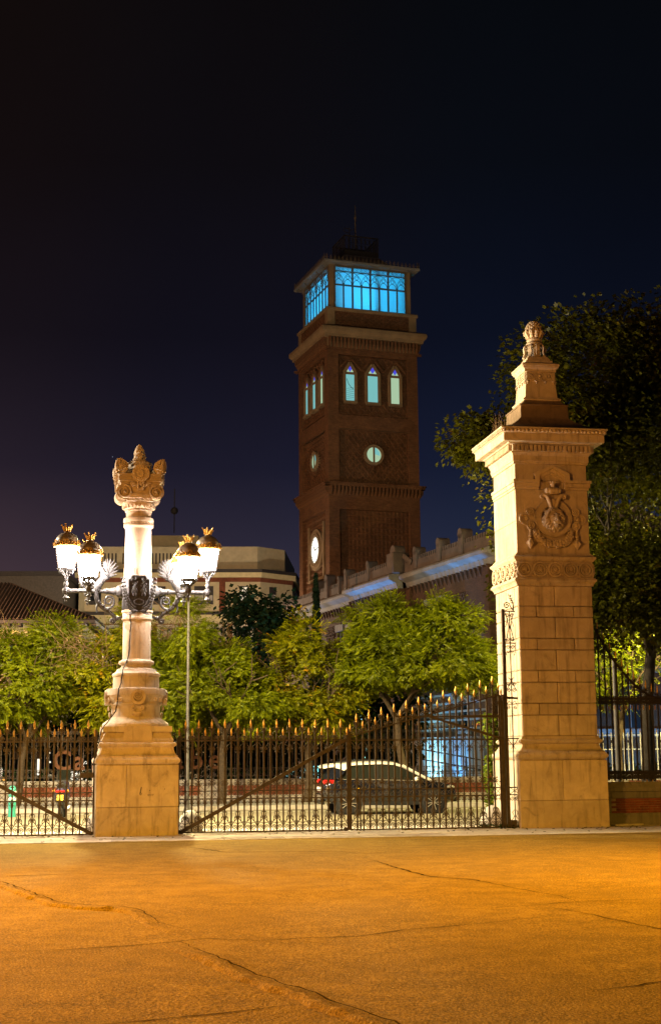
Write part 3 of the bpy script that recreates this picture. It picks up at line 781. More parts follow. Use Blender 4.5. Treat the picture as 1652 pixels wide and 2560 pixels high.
def hexring(r, n=6, a0=PI / 6): return [(r * math.cos(a0 + 2 * PI * k / n), r * math.sin(a0 + 2 * PI * k / n)) for k in range(n)]
def lantern(loc, stem):
    x, y, z = loc                       # z = foot of the glass
    b = MB()
    t, u = hexring(.285), hexring(.205)
    for k in range(6):
        k2 = (k + 1) % 6
        b.bar((*t[k], .52), (*u[k], 0), .022, .022); b.bar((*t[k], .52), (*t[k2], .52), .03, .03); b.bar((*u[k], 0), (*u[k2], 0), .024, .024)
    fr = b.build('lantern', 'iron_black', LC, 0, (x, y, z))
    for k in range(6):
        k2 = (k + 1) % 6; g = MB()
        a_, c_, d_, e_ = [(p[0] * .985, p[1] * .985, zz) for p, zz in ((u[k], .012), (u[k2], .012), (t[k2], .505), (t[k], .505))]
        g.add([a_, c_, d_, e_], [(0, 1, 2, 3)]); g.build('pane', 'lantern_glow', fr)
    b = MB(); b.lathe([(.20, -.03), (.215, -.02), (.215, .0), (.19, .006)], 12); b.build('bottom_ring', 'cast_iron', fr)
    b = MB(); b.lathe([(.305, .515), (.315, .53), (.30, .55), (.275, .58), (.25, .62), (.265, .66), (.25, .72), (.21, .78), (.15, .83), (.085, .855), (.06, .875), (.07, .885), (.05, .90)], 20); b.build('dome', 'dome_metal', fr, 40)
    b = MB()                            # gilt cresting round the roof and the little crown
    for k in range(12):
        a = 2 * PI * k / 12; ca, sa = math.cos(a), math.sin(a); h = .13 if k % 2 else .08
        for q in (-1, 1):
            b.tube([(.30 * math.cos(a + q * w), .30 * math.sin(a + q * w), .54 + hh) for w, hh in ((.0, .0), (.18, .02), (.20, .05), (.10, h * .8), (.02, h))], [.016, .015, .014, .014, .008], 4)
        b.ball((.315 * ca, .315 * sa, .565), .02, 5, 4); b.tube([(.305 * ca, .305 * sa, .56), (.33 * ca, .33 * sa, .60 + h * .5)], [.014, .003], 4)
    b.lathe([(.312, .525), (.322, .535), (.312, .545)], 20, (0, 0, 0), cap=False)
    for k in range(10):
        a = 2 * PI * k / 10; b.tube([(.055 * math.cos(a), .055 * math.sin(a), .89), (.085 * math.cos(a), .085 * math.sin(a), .96), (.13 * math.cos(a), .13 * math.sin(a), 1.04 if k % 2 else 1.0)], [.024, .026, .008], 5)
        if k % 2: b.ball((.133 * math.cos(a), .133 * math.sin(a), 1.045), .018, 5, 4)
    b.lathe([(.04, .885), (.055, .90), (.075, .945), (.055, .95)], 12); b.build('crown', 'gold', fr, 50)
    b = MB()                            # scrolled brackets below, baluster stem, ball and pendant
    for k in range(4):
        a = PI / 4 + k * PI / 2; ca, sa = math.cos(a), math.sin(a)
        pr = [(.035, -.24), (.05, -.16), (.10, -.09), (.17, -.05)] + [(.185 + .035 * math.cos(t), -.055 + .035 * math.sin(t)) for t in np.linspace(-1.5, 3.6, 9)]
        b.tube([(r * ca, r * sa, zz) for r, zz in pr], [.02] * 4 + [.016] * 9, 5)
        pr = [(.07, -.13), (.10, -.155), (.125, -.13), (.11, -.105)]; b.tube([(r * ca, r * sa, zz) for r, zz in pr], .011, 4)
    b.lathe([(.02, -.03), (.03, -.10), (.022, -.18), (.04, -.22), (.05, -.24), (.03, -.26)], 10)
    b.build('scroll_cup', 'cast_iron', fr, 50)
    b = MB(); H = stem
    if H > .3:
        b.lathe([(.03, -.25), (.055, -.27), (.035, -.30), (.05, -.34), (.055, -.38), (.035, -.43), (.03, -H + .09), (.05, -H + .075)], 12)
    b.lathe([(.03, -H + .09), (.065, -H + .06), (.085, -H), (.065, -H - .06), (.03, -H - .085), (.028, -H - .12), (.06, -H - .15), (.075, -H - .17), (.03, -H - .19), (.02, -H - .21), (.03, -H - .235), (.018, -H - .26), (.004, -H - .285)], 12)
    b.build('stem', 'cast_iron', fr, 50)
for s in (-1, 1):
    lantern((s * 1.67, 0, 6.14), .52)
    lantern((s * 1.15, -.52, 5.87), .25)
    lantern((s * 1.15, .52, 5.87), .25)
# cable hanging down the column
b = MB()
cp = [(-.20, -.30, 5.10), (-.17, -.305, 4.85), (-.185, -.305, 4.5), (-.20, -.31, 4.15), (-.25, -.36, 3.93), (-.33, -.43, 3.80), (-.36, -.48, 3.66), (-.38, -.50, 3.45), (-.44, -.575, 3.30), (-.46, -.56, 3.0), (-.50, -.57, 2.8), (-.62, -.60, 2.62), (-.76, -.74, 2.46), (-.83, -.81, 2.36), (-.86, -.82, 2.15), (-.91, -.86, 2.0), (-.955, -.80, 1.85), (-.975, -.7, 1.66), (-.965, -.5, 1.3), (-.96, -.4, .3)]
cp2 = []
for i in range(len(cp) - 1):
    a, c = Vector(cp[i]), Vector(cp[i + 1])
    for j in range(3): cp2.append(tuple(a.lerp(c, j / 3) + Vector((random.uniform(-.006, .006), random.uniform(-.014, 0), random.uniform(-.005, .005)))))
cp2.append(cp[-1])
b.tube(cp2, .014, 5); cab = b.build('power_cable', 'cable', None, 50, LC.location, R(12))
tag(cab, 'black power cable looping down the front of the pale stone lamp column', 'cable')
b = MB()                                    # scratched marks on the block
def stroke(mb, pts, w=.012, y=-.9285):
    vs = []; fs = []
    for i, (x, z) in enumerate(pts):
        a = pts[max(0, i - 1)]; c = pts[min(len(pts) - 1, i + 1)]; dx, dz = c[0] - a[0], c[1] - a[1]; L = math.hypot(dx, dz) or 1
        vs += [(x - dz / L * w / 2, y, z + dx / L * w / 2), (x + dz / L * w / 2, y, z - dx / L * w / 2)]
    for i in range(len(pts) - 1): fs.append((2 * i, 2 * i + 2, 2 * i + 3, 2 * i + 1))
    mb.add(vs, fs)
stroke(b, [(.085, 1.09), (.075, 1.03), (.06, .97), (.055, .93)], .02); stroke(b, [(.055, .95), (.075, .965), (.09, .945), (.08, .915), (.06, .915), (.055, .94)], .012)
stroke(b, [(.27, 1.02), (.28, 1.0)], .014); stroke(b, [(.60, 1.03), (.61, 1.05)], .014)
stroke(b, [(.23, .90), (.235, .93), (.25, .92), (.24, .91), (.255, .895), (.27, .93), (.28, .90), (.295, .93), (.30, .895), (.315, .93), (.325, .90), (.34, .925), (.335, .90), (.355, .91), (.35, .935)], .009)
fixn(b.build('scribble', 'cable', LC))

# ------------------------------------------------------------------ gate pillar
GP = thing('gate_pillar', 'tall square stone gate pillar with lion medallion and pine cone finial', 'pillar', (5.352, 35.574, 0), R(10))
def course(z0, z1, h, splits, mat='stone', c=.013, gap=.006):
    """four sides of one course; splits = fractions of the joints on the visible sides"""
    d = .30
    for side in range(4):
        fr = [0] + (splits if side in (0, 3) else []) + [1]
        for a, q in zip(fr[:-1], fr[1:]):
            full = side in (0, 2)
            L0, L1 = (-h, h) if full else (-h + d + gap, h - d - gap)
            x0 = L0 + (L1 - L0) * a + (gap / 2 if a > 0 else 0); x1 = L0 + (L1 - L0) * q - (gap / 2 if q < 1 else 0)
            dz = random.uniform(-.004, .004)
            b = MB(); b.M = Matrix.Rotation(side * PI / 2, 4, 'Z'); b.cbox(x0, x1, -h + dz, -h + d, z0 + gap / 2, z1 - gap / 2, c); b.M = None
            fixn(b.build('stone', mat, GP))
b = MB(); b.sq([(.78, 0), (.78, 9.0)]); b.build('core', 'stone', GP)
course(0, .65, 1.11, [], c=.012, gap=.004); course(.65, 1.6, 1.108, [.49], c=.012, gap=.005)
prof = [(1.06, 1.595)] + torus_prof(1.075, 1.61, 1.79, .06, 7) + [(1.08, 1.80), (1.04, 1.825), (1.0, 1.88), (.972, 1.94), (.968, 1.99), (1.0, 1.995)] + torus_prof(1.0, 2.0, 2.10, .04, 6) + [(.985, 2.105), (.985, 2.135), (.97, 2.14), (.97, 2.17)]
b = MB(); b.sq(prof); b.build('base_moulding', 'stone', GP, 50)
zs = [2.17, 2.68, 2.96, 3.47, 3.76, 4.26, 4.54, 5.06, 5.33, 5.83]
for i in range(9):
    tall = i % 2 == 0; course(zs[i], zs[i + 1], .955, [.49] if tall else [.24, .74], c=.020, gap=.010)
b = MB(); b.sq([(.95, 5.825), (.985, 5.83), (.985, 5.86), (.99, 5.87), (1.005, 5.90), (1.03, 5.93), (1.055, 5.95), (1.055, 5.99), (1.03, 6.0), (1.03, 6.025), (.975, 6.03), (.975, 6.43), (1.0, 6.435), (1.01, 6.46), (1.04, 6.49), (1.055, 6.51), (1.055, 6.55), (1.03, 6.56), (1.0, 6.585), (.985, 6.62), (.96, 6.625), (.96, 6.65)])
b.build('frieze_moulding', 'stone', GP, 50)
b0 = MB(); b0.ring((0, 0), .155, .195, -.06, 0, 28); rosette(b0, (0, 0), .13, .0, 8, .055); b0.ring((0, 0), .0, .04, -.07, 0, 10); rme = b0.mesh('frieze_rosette', 'stone', 40)
b0 = MB(); b0.ball((0, -.01, 0), .032, 8, 6); 
for q in (-1, 1):
    for s in (-1, 1): b0.tube([(p[0] * s, -.012, q * (.06 + p[2])) for p in spiral((.03, .04), .012, .045, 0, .9, 8)], .012, 4)
    b0.tube([(0, -.01, q * .05), (0, -.02, q * .11), (0, -.01, q * .17)], [.01, .022, .006], 5)
lme = b0.mesh('frieze_link', 'stone', 40)
for side in (0, 1, 3):
    a = side * PI / 2; M = Matrix.Rotation(a, 4, 'Z')
    for i in range(5):
        p = M @ Vector((-.78 + i * .39, -.977, 6.23)); place('frieze_rosette', rme, GP, p, a)
    for i in range(6):
        p = M @ Vector((-.975 + i * .39, -.977, 6.23)); place('frieze_link', lme, GP, p, a)
# panel with the medallion
def panel_stones(z0, z1, h, splits):
    course(z0, z1, h, splits, c=.008, gap=.004)
panel_stones(6.65, 7.45, .938, []); panel_stones(7.45, 8.25, .938, []); panel_stones(8.48, 8.90, .93, [])
# string course that rises into a small gable over the medallion
b = MB()
gx, gx2 = .43, .47
def string_poly(o0, o1):
    up = [(-1, 8.25 + o1), (-gx - .02, 8.25 + o1), (-gx - .02, 8.25 + o1 + .18), (0, 8.25 + o1 + .37), (gx + .02, 8.25 + o1 + .18), (gx + .02, 8.25 + o1), (1, 8.25 + o1)]
    lo = [(1, 8.25 + o0), (gx - .10, 8.25 + o0), (gx - .10, 8.25 + o0 + .19), (0, 8.25 + o0 + .37), (-gx + .10, 8.25 + o0 + .19), (-gx + .10, 8.25 + o0), (-1, 8.25 + o0)]
    return up, lo
def band(o0, o1, hw, y0, y1):
    up, lo = string_poly(o0, o1); n = len(up); lo = lo[::-1]
    for i in range(n - 1):
        q = [list(up[i]), list(up[i + 1]), list(lo[i + 1]), list(lo[i])]
        for p in q: p[0] = max(-1, min(1, p[0])) * 1.0
        for p in q:
            if abs(p[0]) == 1: p[0] *= hw
        b.ext([tuple(p) for p in q], y0, y1)
band(.16, .23, 1.01, -1.055, -.90); band(.06, .155, .99, -1.01, -.90); band(.0, .055, .965, -.965, -.90)
fixn(b.build('string_course', 'stone', GP))
b = MB()
for a in (1, 2, 3):
    b.M = Matrix.Rotation(a * PI / 2, 4, 'Z')
    b.box(-.905 if a != 2 else -.905, 1.01 if a == 3 else .905, -1.01, -.9, 8.41, 8.48); b.box(-.905, .985 if a == 3 else .905, -.985, -.9, 8.31, 8.405); b.box(-.905, .96 if a == 3 else .905, -.96, -.9, 8.25, 8.305)
b.M = None; b.build('string_course', 'stone', GP)
b = MB(); b.box(-.915, .915, -.915, .915, 8.26, 8.47); b.build('string_core', 'stone', GP)
prof = [(.935, 8.895), (.96, 8.90), (.97, 8.96), (.985, 8.965), (.985, 9.10), (1.0, 9.115), (1.01, 9.15), (1.03, 9.17), (1.03, 9.18), (1.03, 9.37), (1.12, 9.375), (1.13, 9.39), (1.14, 9.40), (1.29, 9.405), (1.30, 9.42), (1.30, 9.60), (1.32, 9.61), (1.345, 9.66), (1.35, 9.70), (1.375, 9.71), (1.375, 9.745), (1.33, 9.76)]
b = MB(); b.sq(prof); b.build('cornice', 'stone', GP, 40)
dme = MB().box(-.033, .033, -.085, 0, 0, .15).mesh('dentil', 'stone'); eme = MB().ball((0, 0, 0), .045, 6, 5, (.85, .8, 1)).mesh('egg', 'stone', 60)
for side in (0, 1, 3):
    a = side * PI / 2; M = Matrix.Rotation(a, 4, 'Z')
    for i in range(19): place('dentil', dme, GP, M @ Vector((-.99 + i * .11, -1.03, 9.20)), a)
    for i in range(27): place('egg', eme, GP, M @ Vector((-1.3 + i * .1, -1.345, 9.665)), a)
# sloping roof, obelisk and pine cone
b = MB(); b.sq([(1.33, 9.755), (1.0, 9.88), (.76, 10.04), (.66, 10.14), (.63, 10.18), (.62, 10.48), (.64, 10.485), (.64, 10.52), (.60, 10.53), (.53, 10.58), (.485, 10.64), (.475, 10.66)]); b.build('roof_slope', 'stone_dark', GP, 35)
b = MB(); b.sq([(.47, 10.655), (.485, 10.66), (.50, 10.69), (.485, 10.72), (.45, 10.73), (.45, 10.75), (.425, 10.76), (.39, 11.20), (.41, 11.205), (.41, 11.225), (.39, 11.23), (.39, 11.43), (.42, 11.44), (.42, 11.50), (.45, 11.52), (.475, 11.56), (.475, 11.58), (.49, 11.585), (.49, 11.64), (.44, 11.66), (.40, 11.69), (.36, 11.695), (.35, 11.76), (.31, 11.77), (.29, 11.83), (.24, 11.90)]); b.build('obelisk', 'stone', GP, 40)
b0 = MB(); b0.ring((0, 0), .055, .082, -.03, 0, 18); b0.ball((0, -.005, 0), .045, 8, 6, (1, .7, 1)); ome = b0.mesh('roundel', 'stone', 40)
tme = MB().box(-.03, .03, -.02, 0, -.085, .085).mesh('triglyph', 'stone')
gme = MB().ball((0, -.01, 0), .035, 6, 5, (1.2, .8, .7)).ball((0, -.01, -.045), .02, 5, 4).mesh('drop', 'stone', 50)
for side in range(4):
    a = side * PI / 2; M = Matrix.Rotation(a, 4, 'Z')
    for x in (-.23, 0, .23): place('roundel', ome, GP, M @ Vector((x, -.392, 11.33)), a)
    for x in (-.345, -.115, .115, .345): place('triglyph', tme, GP, M @ Vector((x, -.392, 11.33)), a); place('drop', gme, GP, M @ Vector((x, -.405, 11.18)), a)
b = MB(); b.lathe([(.15, 11.88), (.16, 11.95), (.14, 12.0), (.14, 12.2), (.21, 12.24), (.225, 12.28), (.21, 12.31), (.17, 12.33), (.19, 12.36), (.205, 12.39), (.19, 12.42), (.175, 12.44), (.19, 12.50), (.20, 12.56)], 24)
for k in range(8):
    b.M = Matrix.Rotation(k * PI / 4 + PI / 8 * 0, 4, 'Z') @ Matrix.Rotation(0, 4, 'Z')
    pts = [(0, 0, 0)]
    pr = [(.31, 11.89), (.28, 11.95), (.26, 12.02), (.275, 12.10), (.275, 12.17), (.24, 12.225), (.19, 12.215), (.175, 12.17), (.20, 12.14), (.22, 12.155)]
    if k % 2 == 0: pr = [(r * 1.02, z) for r, z in pr]
    for (r0, z0), (r1, z1) in zip(pr[:-1], pr[1:]): b.bar((0, -r0, z0), (0, -r1, z1), .10, .04)
b.M = None; b.build('finial_base', 'stone', GP, 40)
b = MB()
for k in range(10):
    b.M = Matrix.Rotation(k * PI / 5, 4, 'Z')
    b.tube([(0, -.17, 12.44), (0, -.20, 12.52), (0, -.235, 12.58), (0, -.265, 12.605), (0, -.275, 12.59)], [.04, .05, .06, .05, .02], 6)
b.M = None; b.build('calyx', 'stone', GP, 50)
b = MB(); b.lathe([(.19, 12.5), (.205, 12.62), (.195, 12.72), (.15, 12.82), (.08, 12.88), (.0, 12.895)], 18, cap=False)
for row in range(7):
    z = 12.585 + row * .046; rr_ = .208 * math.sqrt(max(.02, 1 - ((z - 12.60) / .30) ** 2)); n = 12
    for k in range(n):
        a = 2 * PI * (k + .5 * (row % 2)) / n; nrm = Vector((math.cos(a), math.sin(a), (z - 12.6) * 2.2)).normalized()
        b.ball((rr_ * math.cos(a), rr_ * math.sin(a), z), .05 * (rr_ / .208) ** .5, 4, 4, (.75, .95, 1.0), Matrix.Rotation(a, 3, 'Z'))
b.build('pine_cone', 'stone', GP)
# lion medallion
b = MB(); yf = -.938
b.ring((0, 7.52), .335, .475, yf - .075, yf, 48); b.ring((0, 7.52), .315, .34, yf - .09, yf, 40); b.ring((0, 7.52), .46, .478, yf - .09, yf - .02, 40)
for i in range(36):
    t = 2 * PI * i / 36; b.ball((.30 * math.cos(t), yf - .03, 7.52 + .30 * math.sin(t)), .019, 5, 4)
MD = b.build('medallion', 'stone', GP, 40)
b = MB(); c0 = Vector((0, yf - .10, 7.52))
b.ball((0, yf - .10, 7.50), .20, 14, 10, (1.0, .75, 1.15))                                     # skull
b.ball((.03, yf - .24, 7.50), .085, 10, 8, (.75, .9, 1.5)); b.ball((.035, yf - .285, 7.40), .085, 10, 8, (1.05, .8, .72))   # nose bridge, muzzle
b.ball((.035, yf - .345, 7.435), .035, 8, 6, (1.2, .7, .7)); b.ball((.03, yf - .24, 7.315), .075, 8, 6, (1.0, .8, .8))     # nose, chin
for s in (-1, 1):
    b.ball((.03 + s * .085, yf - .235, 7.555), .05, 8, 6, (1.3, .8, .5), Matrix.Rotation(s * .35, 3, 'Y'))        # brow
    b.ball((.03 + s * .08, yf - .225, 7.515), .022, 6, 5); b.ball((.03 + s * .06, yf - .29, 7.385), .055, 8, 6, (1, .8, .8))
    b.ball((s * .155, yf - .16, 7.46), .08, 8, 6, (.8, .7, 1.2)); b.ball((s * .20, yf - .10, 7.68), .05, 8, 6, (.9, .6, 1.2))   # cheek, ear
rr = random.Random(8)
for i in range(34):                                                                            # mane locks
    t = PI * .32 + (2 * PI - PI * .0) * i / 34; ring_ = i % 2
    x, z = .235 * math.cos(t) * (1 - .12 * ring_), 7.52 + .235 * math.sin(t) * (1 - .12 * ring_)
    dz = -.12 - .05 * rr.random(); dx = .05 * math.cos(t)
    b.tube([(x * .75, yf - .13 - .05 * ring_, z + .03), (x + dx * .6, yf - .14 - .05 * ring_, z + dz * .3), (x + dx, yf - .11, z + dz * .7), (x + dx * .6, yf - .08, z + dz)], [.03, .042, .034, .006], 6)
for i in range(6): b.tube([(-.10 + i * .035, yf - .17, 7.66), (-.08 + i * .04, yf - .235, 7.70), (-.05 + i * .04, yf - .25, 7.655)], [.028, .032, .01], 6)
b.build('lion_head', 'stone', MD, 60)
b = MB()                                                                                      # crest: scrolls and a small crown over the ring
for s in (-1, 1):
    p = bez((s * .07, yf - .12, 7.78), (s * .10, yf - .14, 7.95), (s * .16, yf - .14, 8.08), (s * .24, yf - .12, 8.09), 8) + [(s * p[0], yf - .12, p[2]) for p in spiral((.275, 8.045), .05, .015, PI / 2, -1.1, 10)]
    b.tube(p, [.045] * 9 + [.034 - .0015 * i for i in range(11)], 7)
b.ball((0, yf - .09, 7.90), .085, 8, 6, (1.1, .5, 1.4))
b.M = Matrix.Translation((0, yf - .12, 8.20)) @ Matrix.Rotation(PI / 2, 4, 'Y'); b.lathe([(.03, -.21), (.05, -.20), (.075, -.17), (.065, -.14), (.095, -.10), (.085, -.06), (.09, 0), (.085, .06), (.095, .10), (.065, .14), (.075, .17), (.05, .20)], 12); b.M = None
for i in range(7): b.ball((0, yf - .205 + .004 * abs(i - 3), 8.14 + i * .022), .016, 5, 4)
b.lathe([(.045, 8.29), (.055, 8.30), (.05, 8.32), (.075, 8.37), (.085, 8.40)], 12, (0, yf - .12, 0))
for i in range(7):
    t = 2 * PI * i / 7; b.tube([(.07 * math.cos(t), yf - .12 + .07 * math.sin(t), 8.38), (.09 * math.cos(t), yf - .12 + .09 * math.sin(t), 8.44)], [.024, .008], 5)
b.tube([(0, yf - .12, 8.36), (0, yf - .12, 8.47)], [.04, .01], 6)
b.build('crest', 'stone', MD, 50)
for s in (-1, 1):
    for z in (7.68, 7.33):
        b = MB(); b.ring((s * .585, z), .0, .10, yf - .05, yf, 20); rosette(b, (s * .585, z), .10, yf - .05, 6, .03); b.build('rosette', 'stone', MD, 50)
    b = MB(); b.ring((s * .72, 7.505), .10, .15, yf - .05, yf, 20, PI / 2 if s < 0 else -PI / 2, PI * 1.5 if s < 0 else PI / 2)
    b.bar((s * .72, yf - .025, 7.63), (s * .60, yf - .025, 7.58), .05, .05); b.bar((s * .72, yf - .025, 7.38), (s * .60, yf - .025, 7.43), .05, .05)
    for i in range(5):
        t = PI / 2 + (i - 2) * .5 - PI / 2; b.bar((s * .64, yf - .012, 7.505), (s * (.64 + .17 * math.cos(t)), yf - .012, 7.505 + .14 * math.sin(t)), .014, .02)
    b.ball((s * .66, yf - .02, 7.505), .06, 8, 6, (1, .5, 1)); b.build('side_shell', 'stone', MD, 40)
    b = MB(); x = s * .605                                                                     # hanging tassel
    pr = [(.02, 7.26), (.03, 7.22), (.026, 7.15), (.045, 7.135), (.028, 7.12), (.045, 7.09), (.03, 7.07), (.028, 6.95), (.05, 6.93), (.045, 6.90), (.03, 6.89), (.055, 6.87), (.045, 6.84), (.035, 6.83), (.07, 6.80), (.085, 6.74), (.06, 6.68), (.03, 6.63), (.005, 6.60)]
    b.lathe([(r * 1.05, z + .14) for r, z in pr[::-1]], 10, (x, yf - .05, 0))
    for k in range(6):
        t = 2 * PI * k / 6; b.tube([(x + .05 * math.cos(t), yf - .05 + .05 * math.sin(t), 6.96), (x + .09 * math.cos(t), yf - .05 + .09 * math.sin(t), 6.89), (x + .03 * math.cos(t), yf - .05 + .03 * math.sin(t), 6.78)], [.02, .03, .008], 5)
    b.build('tassel', 'stone', MD, 50)
b = MB(); rr = random.Random(2)
for i in range(17):
    t = PI + PI * (i + .5) / 17; x, z = .46 * math.cos(t), 7.20 + .34 * math.sin(t)
    fat = .5 + .5 * math.sin(PI * (i + .5) / 17)
    b.ball((x, yf - .04, z), .055 + .03 * fat, 7, 5, (1, .9, 1))
    for k in range(int(5 + 5 * fat)):
        a = rr.uniform(0, 2 * PI); q = .05 + .04 * fat; b.ball((x + q * math.cos(a), yf - .06 - rr.uniform(0, .05) * fat, z + q * math.sin(a)), rr.uniform(.018, .036), 5, 4, (1, .8, 1))
b.build('garland', 'stone', MD, 50)
# weeds rooted in the joints on top of the cornice
b = MB()
for i in range(26):
    x, y = -1.15 + random.gauss(0, .10), random.uniform(-.9, .1); h = random.uniform(.15, .5)
    b.tube([(x, y, 9.80), (x + random.uniform(-.05, .05), y, 9.80 + h * .6), (x + random.uniform(-.12, .12), y, 9.80 + h)], [.008, .006, .003], 4)
w = b.build('cornice_weeds', 'twig', None, 0, GP.location, R(10)); tag(w, 'dry weeds sprouting from the cornice top of the tall gate pillar', 'weeds')

# ------------------------------------------------------------------ wrought iron gates
GANG = R(9)
IR = .018
def g_scroll():
    b = MB()
    for s in (-1, 1):
        p = [(q[0], 0, q[2]) for q in spiral((.072, .083), .012, .066, .4, 1.75, 26)]
        b.tube([(s * x, y, z) for x, y, z in p], .0119, 4)
        p = bez((.147, 0, .06), (.150, 0, .13), (.10, 0, .20), (.02, 0, .285), 8); b.tube([(s * x, y, z) for x, y, z in p], .0126, 4)
        p = bez((.02, 0, .16), (.03, 0, .19), (.06, 0, .20), (.075, 0, .175), 5); b.tube([(s * x, y, z) for x, y, z in p], .0105, 4)
        p = bez((.085, 0, .215), (.095, 0, .185), (.12, 0, .185), (.128, 0, .205), 5) + [(.115, 0, .225)]; b.tube([(s * x, y, z) for x, y, z in p], .0105, 4)
        p = bez((.078, 0, .225), (.085, 0, .28), (.075, 0, .31), (.06, 0, .325), 5) + [(q[0], 0, q[2]) for q in spiral((.047, .312), .026, .0084, 1.2, 1.0, 8)]; b.tube([(s * x, y, z) for x, y, z in p], .0119, 4)
        p = bez((.016, 0, .30), (.055, 0, .39), (.065, 0, .43), (.04, 0, .445), 6) + bez((.04, 0, .445), (.025, 0, .45), (.018, 0, .435), (.025, 0, .42), 4)[1:]; b.tube([(s * x, y, z) for x, y, z in p], .0112, 4)
    b.box(-.022, .022, -.016, .016, .285, .30)
    return b.mesh('foot_scroll', 'iron')
def g_cross():       # one cell between two bars, double rail
    b = MB(); w = .152; h = .165
    b.bar((.01, 0, .01), (w - .01, 0, h - .01), .010, .010); b.bar((.01, .0056, h - .01), (w - .01, .0056, .01), .010, .010)
    p = [(w / 2 + .055 * math.cos(t), 0, -.075 + .06 * math.sin(t)) for t in np.linspace(PI * 1.02, -.02 * PI, 9)]
    b.tube(p, .0112, 4)
    for s in (-1, 1):
        b.tube([(w / 2 + s * .055, 0, -.075), (w / 2 + s * .05, 0, -.105), (w / 2 + s * .025, 0, -.11), (w / 2 + s * .022, 0, -.09)], .0105, 4)
        b.tube([(w / 2 + s * .05, 0, -.10), (w / 2 + s * .062, 0, -.135), (w / 2 + s * .05, 0, -.15)], .0105, 4)
    return b.mesh('lattice_cell', 'iron')
def g_fleur():       # on each tall bar above the double rail, period .304
    b = MB()
    for s in (-1, 1):
        b.bar((s * .145, 0, .0), (s * .02, 0, .13), .010, .010)
        b.tube([(s * q[0], 0, q[2]) for q in [(.015, 0, .14)] + spiral((.052, .155), .034, .0112, PI * 1.1, 1.15, 12)], .0119, 4)
        b.tube([(s * x, 0, z) for x, z in ((.012, .17), (.03, .215), (.06, .235), (.075, .225))], [0.0125, 0.0125, 0.0158, 0.0105], 4)
        b.tube([(s * .152, 0, .18), (s * .148, 0, .145), (s * .125, 0, .12), (s * .105, 0, .125)], [0.0137, 0.0137, 0.0158, 0.0105], 4)
    return b.mesh('fleur', 'iron')
def g_hang():        # below the top rail
    b = MB()
    for s in (-1, 1):
        b.bar((s * .145, 0, .0), (s * .02, 0, -.14), .011, .011)
        b.tube([(s * q[0], 0, q[2]) for q in [(.015, 0, -.15)] + spiral((.05, -.165), .034, .0112, PI * .9, -1.15, 12)], .0119, 4)
        b.tube([(s * x, 0, z) for x, z in ((.012, -.19), (.03, -.23), (.055, -.25))], [0.0125, 0.0125, 0.0105], 4)
        b.tube([(s * .152, 0, -.16), (s * .14, 0, -.135), (s * .115, 0, -.13)], [0.0125, 0.0158, 0.0105], 4)
    return b.mesh('rail_scroll', 'iron')
def g_crest(dz=0):   # above the top rail, between spears; dz = rise over half a period
    b = MB()
    for s in (-1, 1):
        k = s * dz
        b.bar((s * .145, 0, .12 + k), (s * .02, 0, .20), .016, .012)
        b.tube([(s * q[0], 0, q[2] + k * .5) for q in spiral((.085, .06), .045, .010, PI / 2, -1.4, 14)], .0133, 4)
        b.tube([(s * q[0], 0, q[2]) for q in [(.012, 0, .22)] + spiral((.045, .245), .03, .0112, PI, 1.1, 10)], .0126, 4)
        b.tube([(s * x, 0, z) for x, z in ((.012, .26), (.035, .30), (.06, .295), (.066, .28))], [0.0125, 0.0125, 0.0158, 0.0105], 4)
    return b.mesh('crest_scroll', 'iron')
SP = [(.012, -.03), (.020, -.025), (.023, -.012), (.016, .0), (.019, .012), (.025, .03), (.029, .055), (.024, .09), (.013, .135), (.003, .18)]
spear_me = MB().lathe(SP, 8).mesh('spear', 'gold', 40)
spear2_me = MB().lathe([(r * .92, z * .86) for r, z in SP], 8).mesh('spear', 'gold', 40)
SCR, CRO, FLE, HAN, CRE = g_scroll(), g_cross(), g_fleur(), g_hang(), g_crest()
bar_me = MB().box(-IR, IR, -IR, IR, 0, 1).mesh('bar', 'iron')
P = .304
